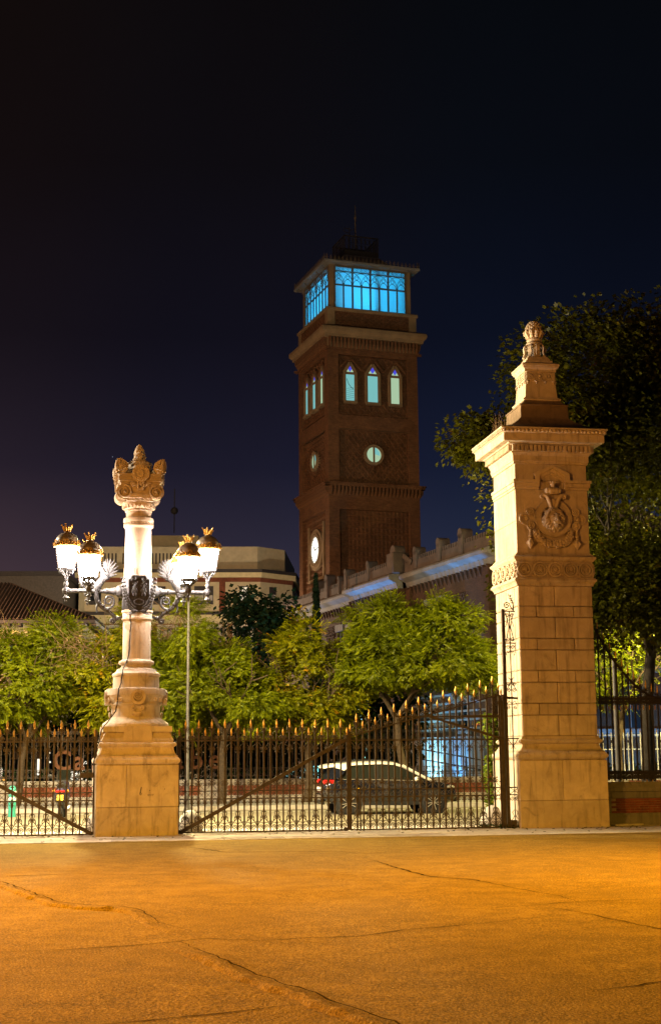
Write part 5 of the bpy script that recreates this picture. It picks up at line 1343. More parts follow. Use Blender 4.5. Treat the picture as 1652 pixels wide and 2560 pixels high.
# roof railing, mast, weather vane
b = MB()
for fi in range(4):
    b.M = Matrix.Translation((cc, cc, 0)) @ Matrix.Rotation(fi * PI / 2, 4, 'Z')
    b.box(-1.28, 1.28, -1.28, -1.22, 37.80, 37.88); b.box(-1.28, 1.28, -1.27, -1.23, 36.75, 36.80); b.box(-1.28, 1.28, -1.28, -1.22, 36.30, 36.75)
    for i in range(9): b.box(-1.28 + i * .315, -1.24 + i * .315, -1.27, -1.23, 36.75, 37.86)
    for i in range(8):
        for z in (37.05, 37.5): b.tube([(-1.10 + i * .315 + .12 * math.cos(t), -1.25, z + .17 * math.sin(t)) for t in np.linspace(0, 2 * PI, 9)], .018, 4)
b.M = None; b.build('roof_railing', 'iron_black', TW)
b = MB(); b.tube([(3.3, 3.3, 36.3), (3.3, 3.3, 39.6), (3.3, 3.3, 40.7)], [.05, .045, .02], 6); b.ball((3.3, 3.3, 39.75), .09, 6, 5, (1, 1, 2)); b.build('mast', 'tower_iron', TW)
b = MB(); b.tube([(2.6, 2.6, 36.3), (2.6, 2.6, 38.75)], .03, 5); b.tube([(2.6, 2.6, 38.6), (2.2, 2.6, 38.62), (2.15, 2.6, 38.4), (2.4, 2.6, 38.3), (2.6, 2.6, 38.35)], .025, 4); b.tube([(2.6, 2.6, 38.5), (3.0, 2.6, 38.6)], .02, 4); b.build('weather_vane', 'iron_black', TW)

# ------------------------------------------------------------------ brick wing with the blue-lit cornice
WG = thing('brick_wing', 'long brick building with a blue lit cornice running from the tower', 'building', (-.17, 88, 0), R(-70.7))
XE = 23.2
b = MB(); wins = [(15.6, 16.5, 6.6, 9.3), (17.1, 18.0, 6.6, 9.3), (1.6, 2.6, 6.4, 9.2), (3.4, 4.4, 6.4, 9.2), (8.0, 9.0, 6.4, 9.2), (9.6, 10.6, 6.4, 9.2), (19.2, 20.5, 2.9, 4.4)]
wall_frame(b, -9, XE, 0, 10.6, [w for w in wins], .0, .5); b.box(-9, XE - .01, .35, .9, .0, 10.59); b.build('facade_wall', 'brick_wing', WG)
b = MB(); b.box(XE - .5, XE, .5, 15, 0, 10.6); b.box(-9, XE, 14.5, 15, 0, 10.6); b.build('end_wall', 'brick_wing', WG)
b = MB(); b.box(5.4, 12.9, -.55, -.001, 0, 10.62); b.build('bay', 'brick_wing', WG)
for w in wins:
    g = MB(); g.box(w[0], w[1], .24, .28, w[2], w[3]); f_ = g.build('window', 'dark_glass', WG)
    g = MB(); g.box((w[0] + w[1]) / 2 - .04, (w[0] + w[1]) / 2 + .04, .18, .24, w[2], w[3]); g.box(w[0], w[1], .18, .24, w[3] - .9, w[3] - .82)
    for x in (w[0], w[1] - .06): g.box(x, x + .06, .16, .24, w[2], w[3])
    g.build('window_frame', 'wing_trim', f_)
    g = MB(); g.box(w[0] - .12, w[1] + .12, -.08, .3, w[2] - .16, w[2] - .002); g.build('sill', 'wing_trim', f_)
    if w[2] > 6: g = MB(); g.box(w[0] - .2, w[1] + .2, -.10, .0, w[3], w[3] + .42); g.build('lintel', 'wing_trim', f_)
# corbel table, cornice, crenellated parapet with posts
cb = MB().add([(-.06, -.30, .6), (.06, -.30, .6), (.06, 0, .6), (-.06, 0, .6), (-.06, -.05, 0), (.06, -.05, 0), (.06, 0, 0), (-.06, 0, 0)], [(0, 1, 2, 3), (0, 4, 5, 1), (4, 7, 6, 5), (1, 5, 6, 2), (0, 3, 7, 4)]).mesh('corbel', 'brick_wing')
def cornice(x0, x1, y0, end0=0, end1=0):
    b = MB()
    b.add([(x0, y0, 10.6), (x1, y0, 10.6), (x0, y0 - .10, 10.90), (x1, y0 - .10, 10.90), (x0, y0 - .48, 11.08), (x1, y0 - .48, 11.08), (x0, y0 - .52, 11.24), (x1, y0 - .52, 11.24), (x0, y0 - .46, 11.34), (x1, y0 - .46, 11.34), (x0, y0 + .3, 11.48), (x1, y0 + .3, 11.48), (x0, y0 + .3, 10.6), (x1, y0 + .3, 10.6)],
          [(0, 2, 3, 1), (2, 4, 5, 3), (4, 6, 7, 5), (6, 8, 9, 7), (8, 10, 11, 9), (0, 12, 10, 8, 6, 4, 2), (1, 3, 5, 7, 9, 11, 13)])
    fixn(b.build('cornice', 'wing_trim', WG))
    n = int((x1 - x0) / .5)
    for i in range(n): place('corbel', cb, WG, (x0 + .25 + i * .5, y0, 10.18), None, (1, .6, .75))
    b = MB(); b.box(x0, x1, y0 - .25, y0 + .1, 11.42, 11.92); m = int((x1 - x0) / .28)
    for i in range(m): b.box(x0 + .06 + i * .28, x0 + .21 + i * .28, y0 - .24, y0 + .08, 11.91, 12.14)
    b.build('parapet', 'parapet_brick', WG)
cornice(-9, 5.4, 0); cornice(5.4, 12.9, -.55); cornice(12.9, XE + .7, .0)
for x, y, h, w in ((-1.4, -.1, 12.5, .25), (.6, -.1, 12.6, .28), (2.9, -.1, 12.35, .16), (5.5, -.6, 12.4, .18), (9.2, -.6, 12.4, .18), (14.8, -.05, 12.4, .22), (17.9, -.05, 12.4, .24), (20.6, -.05, 12.45, .26)):
    b = MB(); b.cbox(x - w, x + w, y - .3, y + .3, 11.4, h, .05); b.M = Matrix.Translation((x, y, h)) @ Matrix.Rotation(PI / 2, 4, 'X'); b.lathe([(w, -.3), (w, .3)], 16); b.M = None; b.build('parapet_post', 'parapet_brick', WG, 40)
b = MB(); b.cbox(12.15, 13.1, -.9, .1, 11.4, 12.55, .06); b.M = Matrix.Translation((12.62, -.4, 12.6)) @ Matrix.Rotation(PI / 2, 4, 'X'); b.lathe([(.38, -.3), (.38, .3)], 16); b.M = None
for i in range(4): b.ball((13.3 + i * .28, -.3, 12.3 - i * .13), .17, 8, 6, (1, .6, 1))
b.build('corner_scroll', 'parapet_brick', WG, 40)
b = MB(); b.add([(-9, .6, 11.4), (XE, .6, 11.4), (XE, 7.5, 14.0), (-9, 7.5, 14.0), (XE, 14.5, 11.4), (-9, 14.5, 11.4)], [(0, 1, 2, 3), (3, 2, 4, 5), (1, 4, 2), (0, 3, 5)])
b.build('roof', 'roof_tile', WG)
# pale plinth, string bands, gabled window head low on the facade, pilasters
b = MB(); b.box(12.9, XE + .08, -.10, -.002, 0, 2.45); b.box(12.9, XE + .12, -.16, -.101, 2.45, 2.62); b.build('plinth', 'wing_trim', WG)
b = MB()
for i in range(8): b.box(13.2, XE - .6, -.06, -.001, 2.95 + i * .42, 3.05 + i * .42)
b.build('string_bands', 'wing_trim', WG)
b = MB(); b.ext([(18.7, 4.3), (20.9, 4.3), (20.9, 4.9), (19.8, 5.7), (18.7, 4.9)], -.20, .0); b.build('window_gable', 'wing_trim', WG)
for q in ((XE - .55, XE + .06), (13.0, 13.6)): MB().box(q[0], q[1], -.13, -.001, 2.63, 10.5).build('pilaster', 'brick_wing', WG)
b = MB(); lattice(b, 13.9, 15.2, 6.9, 9.6, .3, -.03, .07, .06); lattice(b, 18.6, 20.4, 7.4, 9.6, .3, -.03, .07, .06); lattice(b, -.4, 1.2, 7.2, 9.6, .3, -.03, .07, .06); b.build('brick_lattice', 'brick_wing', WG)
# end wall towards the street: pale bands, window, drainpipe
b = MB(); b.box(XE + .001, XE + .08, .5, 15, 2.5, 2.9); b.box(XE + .001, XE + .06, .5, 15, 0, .6); b.box(XE + .001, XE + .05, 3, 15, 5.6, 5.9); b.build('end_band', 'wing_trim', WG)
for y in (6.4, 9.4, 12.2):
    g = MB(); g.box(XE + .002, XE + .05, y, y + 1.5, 2.95, 5.4); f_ = g.build('window', 'dark_glass', WG); g = MB(); g.box(XE + .05, XE + .09, y + .7, y + .8, 2.95, 5.4); g.box(XE + .05, XE + .10, y - .1, y + 1.6, 5.4, 5.55); g.box(XE + .05, XE + .10, y - .1, y, 2.95, 5.4); g.box(XE + .05, XE + .10, y + 1.5, y + 1.6, 2.95, 5.4); g.build('window_frame', 'wing_trim', f_)
MB().tube([(XE + .12, 5.2, 0), (XE + .12, 5.2, 10.4)], .07, 8).build('drainpipe', 'pole_grey', WG)
b = MB()
for i in range(16): b.box(XE + .081, XE + .10, 3.6 + i * .14, 3.68 + i * .14, 3.5, 3.8)
b.build('vent_grille', 'iron_black', WG)
# blue floodlights standing at the foot of the facade
def flood(x, y, aim, power, size=70, col=BLUE, z=.45):
    p = WG.matrix_basis @ Vector((x, y, z)); q = WG.matrix_basis @ Vector(aim)
    ld = bpy.data.lights.new('flood_light', 'SPOT'); ld.energy = power; ld.color = col; ld.spot_size = R(size); ld.spot_blend = .6; ld.shadow_soft_size = .12
    o = bpy.data.objects.new('flood_light', ld); COL.objects.link(o); o.location = p
    o.rotation_euler = (q - p).to_track_quat('-Z', 'Y').to_euler()
WG.matrix_basis = Matrix.Translation(WG.location) @ Matrix.Rotation(R(-70.7), 4, 'Z')
FL = [(19.6, -1.5, (19.4, 0, 1.6), 2000, 84, (.10, .48, 1.0)), (16.4, -1.5, (16.4, 0, 1.4), 5600, 90, (.26, .72, 1.0)), (21.4, -.75, (21.4, -.42, 11), 12000, 24, BLUE), (18.2, -.75, (18.2, -.42, 11), 7000, 24, BLUE), (11.2, -1.5, (11.3, -1.02, 11), 17000, 24, BLUE), (7.8, -1.5, (7.9, -1.02, 11), 15000, 24, BLUE), (3.0, -.8, (3, -.4, 11), 3500, 26, BLUE), (-2, -.8, (-2, -.4, 11), 2500, 26, BLUE),
      (11.2, -2.4, (11.2, -.5, 1.6), 900, 90, (.26, .80, 1.0)), (24.8, 6.5, (XE, 7.5, 3.0), 1900, 130, (.10, .42, 1.0)), (24.8, 11.0, (XE, 11, 3.0), 1900, 130, (.10, .45, 1.0))]
for f in FL: flood(*f)
FLAB = ['under the low gable', 'before the pale plinth', 'nearest the street end', 'second from the street end', 'before the right half of the bay', 'before the left half of the bay', 'left of the bay', 'nearest the tower', 'at the right corner of the bay', 'on the street side, nearer the pillar', 'on the street side, farther right']
for i, f in enumerate(FL):
    p = WG.matrix_basis @ Vector((f[0], f[1], 0)); b = MB(); b.box(-.14, .14, -.10, .10, .28, .43); b.bar((-.16, 0, .0), (-.16, 0, .38), .03, .03); b.bar((.16, 0, 0), (.16, 0, .38), .03, .03); b.box(-.18, .18, -.06, .06, .126, .15)
    o = b.build('floodlight', 'iron_black', None, 0, (p.x, p.y, 0), R(-70.7)); tag(o, 'small black floodlight at the brick wing, ' + FLAB[i], 'floodlight', 'floodlights along the brick wing')

# ------------------------------------------------------------------ apartment block
AB = thing('apartment_block', 'cream and brick apartment block with small lit windows behind the trees', 'building', (0, 0, 0))
def seg_frame(P0, P1):
    P0, P1 = Vector((*P0, 0)), Vector((*P1, 0)); d = P1 - P0; L = d.length; a = math.atan2(d.y, d.x); return Matrix.Translation(P0) @ Matrix.Rotation(a, 4, 'Z'), L
foot = [(-20.5, 114.2), (-5.8, 115), (-3.25, 117.6), (-2.6, 132), (-20.5, 132)]
MB().extz(foot, 0, 16.6).build('core', 'cream_wall', AB)
att = [(-20.3, 115.4), (-6.1, 116.2), (-3.9, 118.4), (-3.4, 131), (-20.3, 131)]
MB().extz(att, 16.9, 18.95).build('attic', 'cream_wall', AB); MB().extz([(-16.5, 122), (-11.6, 122.5), (-11.6, 130), (-16.5, 130)], 18.95, 20.9).build('roof_house', 'cream_wall', AB)
def ring_band(o, z0, z1, mat, name):
    c = Vector((-25, 122)); pts = []
    n = len(foot); out = []
    for i, p in enumerate(foot):
        p0, p2 = Vector(foot[i - 1]), Vector(foot[(i + 1) % n]); p = Vector(p); d1 = (p - p0).normalized(); d2 = (p2 - p).normalized(); nn = Vector((d1.y, -d1.x)) + Vector((d2.y, -d2.x)); nn.normalize(); out.append(tuple(p + nn * o / max(.4, nn.dot(Vector((d1.y, -d1.x))))))
    MB().extz(out, z0, z1).build(name, mat, AB)
ring_band(.35, 16.6, 16.88, 'dark_trim', 'eave'); ring_band(.30, 16.2, 16.6, 'cream_band', 'cornice'); ring_band(.06, 15.85, 16.2, 'brick_apartment', 'brick_band'); ring_band(.30, 13.15, 13.4, 'dark_trim', 'ledge'); ring_band(.12, 12.45, 13.15, 'cream_band', 'cornice'); ring_band(.05, 4.5, 12.45, 'brick_apartment', 'brick_storey'); ring_band(.35, 8.2, 8.65, 'white_trim', 'balcony_band')
for (P0, P1, si) in ((foot[0], foot[1], 0), (foot[1], foot[2], 1), (foot[2], foot[3], 2)):
    M, L = seg_frame(P0, P1); rz = M.to_euler().z
    ups = {0: [L - 13.4, L - 11.0, L - 8.2, L - 4.6, L - 1.35], 1: [1.35], 2: [3, 6.5, 10]}[si]
    for wi, u in enumerate(ups):
        big = si == 0 and wi < len(ups) - 1; w = 1.55 if big and wi == len(ups) - 2 else (.70 if not big else 1.0); h = 1.5
        p = M @ Vector((u, -.02, 14.75)); g = MB(); g.box(-w / 2, w / 2, -.05, .02, -h / 2, h / 2); f_ = g.build('window', 'dark_trim', AB, 0, p, rz)
        lit = (si == 0 and wi in (len(ups) - 1,)) or (si == 1); dim = si == 0 and wi == len(ups) - 2
        for s in (-1, 1):
            g = MB(); x0 = .03 if s > 0 else -w / 2 + .05; x1 = w / 2 - .05 if s > 0 else -.03; g.box(x0, x1, -.07, -.051, -h / 2 + .32, (h / 2 - .08) if (lit and si == 0) else .12 if si == 1 else 0.0 if dim else h / 2 - .1)
            g.build('pane', 'warm_window' if (lit and si == 0) else 'warm_window_dim' if (lit or dim) else 'dark_glass', f_)
        if lit: g = MB(); g.box(-w / 2 - .05, w / 2 + .05, -.25, -.08, -h / 2, -h / 2 + .25); g.build('flower_box', 'leaf_hedge', f_)
    for u in ([L - 3.1, L - 9.6] if si == 0 else []):
        p = M @ Vector((u, 0, 0)); MB().box(-.25, .25, -.06, .02, 13.4, 15.85).build('brick_pilaster', 'brick_apartment', AB, 0, p, rz)
    lows = {0: [L - 13.6, L - 11.6, L - 9.6, L - 7.5, L - 5.5, L - 3.5, L - 1.4], 1: [1.8], 2: [3, 6.5, 10]}[si]
    for wi, u in enumerate(lows):
        p = M @ Vector((u, -.05, 10.6)); g = MB(); g.box(-.85, .85, -.10, .02, 1.5, 1.75); g.box(-.85, -.62, -.08, .02, -1.9, 1.5); g.box(.62, .85, -.08, .02, -1.9, 1.5); f_ = g.build('window', 'white_trim', AB, 0, p, rz)
        g = MB(); g.box(-.62, .62, -.04, .0, -1.9, 1.5); g.build('window_recess', 'dark_trim', f_)
        lit = si == 0 and wi in (0, 1, 3, 4, 5)
        for s in (-1, 1): g = MB(); g.box(.05 if s > 0 else -.38, .38 if s > 0 else -.05, -.06, -.041, -.9, 1.25); g.build('pane', 'warm_window' if lit and wi in (0, 4) else 'warm_window_dim' if lit else 'dark_glass', f_)
        for s in (-1, 1): g = MB(); g.box(s * .50 - .10, s * .50 + .10, -.07, -.042, -1.85, 1.45); g.build('shutter', 'shutter', f_)
        g = MB(); g.box(-.9, .9, -.45, -.42, -.95, -.90); g.box(-.9, .9, -.45, -.42, -1.9, -1.86)
        for k in range(13): g.box(-.9 + k * .149, -.885 + k * .149, -.44, -.425, -1.9, -.9)
        g.build('balcony_rail', 'iron_black', f_)
    if si == 0:
        b = MB()
        for i in range(34):
            u = .4 + i * .30
            if int(i / 8) % 2 == 1 and i % 8 < 1: continue
            b.box(u, u + .13, -.02, .1, 17.5, 18.4)
        M2, L2 = seg_frame(att[0], att[1]); b.build('balustrade_slots', 'dark_trim', AB, 0, M2.to_translation(), M2.to_euler().z)
MB().tube([(-13.9, 124, 21.4), (-13.9, 124, 25.4)], .05, 5).ball((-13.9, 124, 23.4), .34, 8, 6).build('aerial', 'dark_trim', AB)

FB = thing('flat_roofed_block', 'dark flat roofed block behind the tiled house at far left', 'building', (-20.6, 108, 0), R(2))
MB().box(-26, 0, 0, 10, 0, 15.6).build('wall', 'shutter', FB); MB().box(-26.2, .2, -.2, 10, 15.6, 15.95).build('roof_edge', 'dark_trim', FB)
for k_ in range(7): MB().box(-3.2 - k_ * 3, -2.0 - k_ * 3, -.05, .0, 12.2, 14.2).build('window', 'dark_glass', FB)

# ------------------------------------------------------------------ house with the tiled roof at the left
TH = thing('tiled_house', 'low ochre house with a dark tiled hip roof at the far left', 'house', (-14.2, 80, 0), R(3))
b = MB(); b.box(-16, 0, 0, 12, 0, 9.3); b.build('wall', 'cream_wall', TH)
b = MB(); b.box(-16, .06, -.06, -.001, 8.65, 9.3); b.box(-.8, .06, -.05, -.002, 0, 8.64); b.build('cream_trim', 'cream_band', TH)
b = MB(); b.add([(-17, -.9, 9.42), (.9, -.9, 9.42), (.9, 12.9, 9.42), (-17, 12.9, 9.42), (-12, 6, 12.3), (-5.2, 6, 12.3)], [(0, 1, 5, 4), (1, 2, 5), (2, 3, 4, 5), (3, 0, 4), (3, 2, 1, 0)]); b.build('roof', 'roof_tile', TH)
tl = MB().add([(-.09, 0, 0), (0, 0, .08), (.09, 0, 0), (-.09, 1, 0), (0, 1, .08), (.09, 1, 0)], [(0, 1, 4, 3), (1, 2, 5, 4), (0, 2, 1)]).mesh('tile_row', 'roof_tile')
sl = math.atan2(2.88, 6.9); Ls = math.hypot(2.88, 6.9)
for i in range(80):
    x = -16.6 + i * .22
    frac = 1.0
    if x > -5.2: frac = max(.05, (.9 - x) / 6.1)
    if x < -12: frac = max(.05, (x + 17) / 5)
    o = place('tile_row', tl, TH, (x, -.93, 9.44), (sl, 0, 0), (1, Ls * frac, 1))
for i in range(60):
    y = -.7 + i * .22; fr = max(.05, 1 - abs(y - 6) / 6.9); sl2 = math.atan2(2.88, 6.1)
    place('tile_row', tl, TH, (.93, y, 9.44), (sl2, 0, PI / 2), (1, math.hypot(2.88, 6.1) * fr, 1))
b = MB(); b.box(-17, .9, -.88, -.6, 9.22, 9.40); b.box(.6, .88, -.6, 12.9, 9.22, 9.40)
for i in range(30): b.box(-16.6 + i * .6, -16.45 + i * .6, -.85, .0, 9.05, 9.22)
b.build('eaves', 'dark_trim', TH)
for x in (-3.6, -1.9 - 4.2):
    pass
for wi, x in enumerate((-1.95 - .35, -4.1, -7.2)):
    g = MB(); g.box(x - .48, x + .48, -.05, .0, 6.3, 8.2); f_ = g.build('window', 'white_trim', TH)
    for s in (-1, 1): g = MB(); g.box(x + (.03 if s > 0 else -.34), x + (.34 if s > 0 else -.03), -.07, -.051, 6.45, 8.05); g.build('pane', ('warm_window_dim', 'cyan_window', 'dark_glass')[wi] if s > 0 else 'warm_window_dim', f_)
b = MB(); b.tube([(-16, 5, 12.9), (-11.5, 5, 12.9)], .06, 5); b.tube([(-15.4, 5, 12.0), (-15.4, 5, 12.9)], .06, 5); b.build('roof_rail', 'white_trim', TH)

# ------------------------------------------------------------------ street wall, railing and sign across the road
BA = R(9)
BW = thing('boundary_wall', 'low stone and brick wall across the road behind the parked car', 'wall', (-4.98, 53.2, .12), BA)
x0, x1 = -24, 30
MB().cbox(x0, x1, 0, .42, 0, .22, .01).build('plinth_course', 'concrete', BW)
MB().cbox(x0, x1, -.05, .47, .66, .80, .02).build('coping', 'concrete', BW); MB().box(x0, x1, .04, .40, .221, .659).build('mortar_bed', 'mortar', BW)
MB().cbox(x0, x1, .01, .42, .58, .658, .008).build('coping_bed', 'concrete', BW)
bk2 = MB().cbox(0, .232, .0, .09, 0, .050, .004).mesh('brick', 'brick_red')
cnt = 0; rest = MB()
for p in range(14):
    px = x0 + 1.2 + p * 3.9
    MB().cbox(px - .42, px + .42, -.02, .44, .221, .578, .01).build('pier_stone', 'concrete', BW)
    for r_ in range(6):
        for i in range(13):
            xx = px + .44 + i * .240 + (.06 if r_ % 2 else 0)
            if xx > px + 3.9 - .66: continue
            if 3 <= p <= 8 and cnt < 290 and xx > -7:
                cnt += 1; place('brick', bk2, BW, (xx, .015 + random.uniform(-.004, .004), .224 + r_ * .0588))
            else: rest.box(xx, xx + .232, .018, .09, .224 + r_ * .0588, .274 + r_ * .0588)
tag(rest.build('brick_rest', 'brick_red', BW), kind='stuff')
BR = thing('boundary_railing', 'tall dark railing with gilt tips on the wall across the road', 'railing', (-4.98, 53.35, .92), BA)
bb = MB().box(-.014, .014, -.014, .014, 0, 1).mesh('bar', 'iron')
bs = MB().lathe([(.010, 0), (.022, .02), (.018, .06), (.003, .16)], 6).mesh('spear', 'gold')
orn = MB()
for s in (-1, 1): orn.tube([(s * p[0], 0, p[2]) for p in spiral((.055, .10), .05, .012, -PI / 2, 1.2, 10)], .012, 4); orn.tube([(s * p[0], 0, p[2]) for p in spiral((.05, -.10), .05, .012, PI / 2, -1.2, 10)], .012, 4)
orn.box(-.03, .03, -.02, .02, -.04, .04); ome2 = orn.mesh('scroll', 'iron')
for i in range(150):
    u = -9.5 + i * .155; tall = i % 2
    place('bar', bb, BR, (u, 0, 0), None, (1, 1, 1.95 if tall else 1.80)); 
    place('spear', bs, BR, (u, 0, 1.95 if tall else 1.80))
    if tall: place('scroll', ome2, BR, (u, 0, 1.62)); place('scroll', ome2, BR, (u, 0, .26), None, (.8, 1, .8))
for z in (.12, .40, 1.45, 1.78): MB().box(-9.6, 13.9, -.014, .014, z - .013, z + .013).build('rail', 'iron', BR)
SG = thing('letter_sign', 'big rust-brown steel letters standing on the wall across the road', 'sign', (-4.98, 53.2, .95), BA)
def letter(ch, u, z, size):
    cu = bpy.data.curves.new('letter', 'FONT'); cu.body = ch; cu.size = size; cu.extrude = .05; cu.offset = .022 * size; cu.resolution_u = 3
    o = bpy.data.objects.new('letter_src', cu); COL.objects.link(o); dg = bpy.context.evaluated_depsgraph_get(); me = bpy.data.meshes.new_from_object(o.evaluated_get(dg)); bpy.data.objects.remove(o)
    me.materials.clear(); me.materials.append(MATS['corten']); return place('letter', me, SG, (u, -.2, z), (PI / 2, 0, 0))
u = -5.32
for ch, w in (('C', .72), ('a', .62), ('s', .56), ('a', .62), (' ', .45), ('\u00c1', .72), ('r', .44), ('a', .62), ('b', .66), ('e', .6)):
    if ch != ' ': letter(ch, u, .38, .98)
    u += w * 1.05

# ------------------------------------------------------------------ parked car
CAR = thing('parked_car', 'dark compact car with a white roof parked behind the gate', 'car', (1.63, 44.35, .0), R(8))
# stations along the length (x forward): x, sill z, belt z, half width
ST_ = [(-2.06, .52, .86, .70), (-2.03, .40, .98, .78), (-1.90, .34, 1.04, .84), (-1.60, .30, 1.06, .875), (-1.0, .27, 1.04, .885), (0, .25, 1.00, .885), (.75, .25, .985, .885), (1.0, .26, .98, .88), (1.45, .28, .93, .865), (1.80, .32, .86, .82), (1.98, .36, .78, .74), (2.06, .42, .66, .62), (2.08, .50, .58, .55)]
b = MB(); n = 12; vs = []; fs = []
for x, zs_, zb, w in ST_:
    h = zb - zs_
    ring_ = [(-w * .80, zs_), (-w * .97, zs_ + .06), (-w, zs_ + h * .30), (-w * 1.0, zs_ + h * .60), (-w * .965, zs_ + h * .86), (-w * .90, zb), (0, zb + .035)]
    ring_ = ring_ + [(-y, z) for y, z in ring_[-2::-1]]
    vs += [(x, y, z) for y, z in ring_]
n = 13
for i in range(len(ST_) - 1):
    for k in range(n - 1): a = i * n + k; fs.append((a, a + 1, a + n + 1, a + n))
    fs.append((i * n + n - 1, i * n, (i + 1) * n, (i + 1) * n + n - 1))
fs.append(tuple(range(n))); fs.append(tuple(range((len(ST_) - 1) * n + n - 1, (len(ST_) - 1) * n - 1, -1)))
b.add(vs, fs); body = fixn(b.build('body', 'car_paint', CAR, 35))
# greenhouse: base line at the belt, top line at the roof
GH = [(-1.98, 1.02, .78, -1.72, 1.38, .62), (-1.55, 1.04, .80, -1.45, 1.475, .63), (-.9, 1.035, .81, -.9, 1.52, .645), (-.2, 1.01, .81, -.25, 1.535, .65), (.35, .99, .80, .15, 1.505, .64), (.80, .985, .79, .38, 1.44, .62), (1.28, .96, .76, .62, 1.34, .60)]
b = MB(); vs = []; fs = []
for xb, zb, wb, xt, zt, wt in GH: vs += [(xb, -wb, zb - .03), (xt, -wt, zt), (xt, wt, zt), (xb, wb, zb - .03)]
for i in range(len(GH) - 1):
    for k in range(3): a = i * 4 + k; fs.append((a, a + 1, a + 5, a + 4))
fs.append((0, 3, 2, 1)); t = (len(GH) - 1) * 4; fs.append((t, t + 1, t + 2, t + 3)); b.add(vs, fs); gh = fixn(b.build('window_glass', 'car_glass', CAR, 20))
b = MB(); vs = []; fs = []               # white roof skin with rear spoiler
RP = [(-2.0, 1.455, .60), (-1.75, 1.50, .66), (-1.45, 1.515, .685), (-.9, 1.555, .695), (-.25, 1.57, .70), (.15, 1.54, .685), (.42, 1.46, .66)]
for x, z, w in RP: vs += [(x, -w - .005, z - .085), (x, -w * .96, z - .02), (x, -w * .5, z + .015), (x, w * .5, z + .015), (x, w * .96, z - .02), (x, w + .005, z - .085)]
for i in range(len(RP) - 1):
    for k in range(5): a = i * 6 + k; fs.append((a, a + 1, a + 7, a + 6))
fs.append(tuple(range(6))); b.add(vs, fs); fixn(b.build('roof', 'car_white', CAR, 40))
for s in (-1, 1):
    b = MB(); b.tube([(.40, s * .665, 1.43), (.72, s * .70, 1.26), (1.05, s * .755, 1.08), (1.30, s * .785, .97)], [.05, .045, .04, .035], 6); b.build('windscreen_pillar', 'car_white', CAR, 50)
    b = MB(); b.add([(-1.75, s * .70, 1.42), (-1.30, s * .705, 1.45), (-1.42, s * .80, 1.22), (-1.62, s * .835, 1.06), (-2.0, s * .80, 1.03), (-1.98, s * .74, 1.18)], [(0, 1, 2, 3, 4, 5)]); b.build('rear_quarter', 'car_white' if False else 'car_paint', CAR)
    b = MB(); b.add([(-1.80, s * .705, 1.43), (-1.18, s * .705, 1.47), (-1.40, s * .765, 1.30)], [(0, 1, 2)]); b.build('roof_fin', 'car_white', CAR)
    for xp, xt in ((-.42, -.40),): b = MB(); b.bar((xp, s * .815, 1.0), (xt, s * .66, 1.52), .02, .09, (1, 0, 0)); b.build('door_pillar', 'black_plastic', CAR)
    b = MB(); b.tube([(-1.5, s * .60, 1.545), (-.9, s * .61, 1.60), (-.2, s * .61, 1.61), (.1, s * .60, 1.565)], .016, 5); b.build('roof_rail', 'black_plastic', CAR)
    b = MB(); b.tube([(-1.55, s * .89, 1.045), (-.9, s * .90, 1.04), (0, s * .90, 1.01), (.8, s * .89, .985)], .012, 4); b.build('belt_trim', 'alloy', CAR)
    for xd in (-.42, .62): b = MB(); b.box(xd - .005, xd + .005, s * .886 - .004, s * .886 + .004, .38, .98); b.build('door_gap', 'black_plastic', CAR)
    for xd in (-1.15, -.05): b = MB(); b.cbox(xd, xd + .2, s * .90 - .018, s * .90 + .018, .86, .89, .006); b.build('door_handle', 'car_paint', CAR)
    b = MB(); b.ball((.78, s * .98, 1.03), .11, 8, 6, (.7, .8, .65)); b.bar((.82, s * .84, .99), (.80, s * .95, 1.01), .03, .03); b.build('wing_mirror', 'car_white', CAR, 50)
    b = MB(); b.box(-.90, .92, s * .885 - .012, s * .885 + .012, .27, .40); b.build('sill_cladding', 'black_plastic', CAR)
    # tail and head lamps
    b = MB(); b.cbox(-2.05, -1.70, s * .74 - .10, s * .74 + .115, .90, 1.03, .03); b.build('tail_light', 'red_lens', CAR)
    b = MB(); b.cbox(-2.075, -2.02, s * .60 - .13, s * .60 + .13, .56, .61, .01); b.build('reflector', 'red_lens', CAR)
    b = MB(); b.ball((1.86, s * .70, .775), .15, 10, 6, (1.1, .75, .45), Matrix.Rotation(-s * .5, 3, 'Z')); b.build('headlight', 'alloy', CAR, 50)
    for xw in (-1.30, 1.30):
        b = MB(); b.ring((xw, .335), .0, .425, s * .80 - .10, s * .80 + .095, 28); b.build('wheel_arch', 'black_plastic', CAR, 40)
        b = MB(); b.M = Matrix.Translation((xw, s * .80, .335)) @ Matrix.Rotation(PI / 2, 4, 'X'); b.lathe([(.24, -.115), (.31, -.115), (.333, -.09), (.335, 0), (.333, .09), (.31, .115), (.24, .115)], 32); b.M = None; wh = b.build('wheel', 'tyre', CAR, 40)
        b = MB(); yo = s * .80 + s * .105
        b.ring((xw, .335), .215, .245, min(yo, yo - s * .05), max(yo, yo - s * .05), 28); b.ring((xw, .335), 0, .055, min(yo + s * .012, yo - s * .03), max(yo + s * .012, yo - s * .03), 12)
        for k in range(10):
            t = 2 * PI * (k + .25 * (k % 2)) / 10; b.bar((xw + .04 * math.cos(t), yo, .335 + .04 * math.sin(t)), (xw + .23 * math.cos(t), yo - s * .008, .335 + .23 * math.sin(t)), .02, .058, (0, 1, 0))
        b.build('rim', 'alloy', wh)
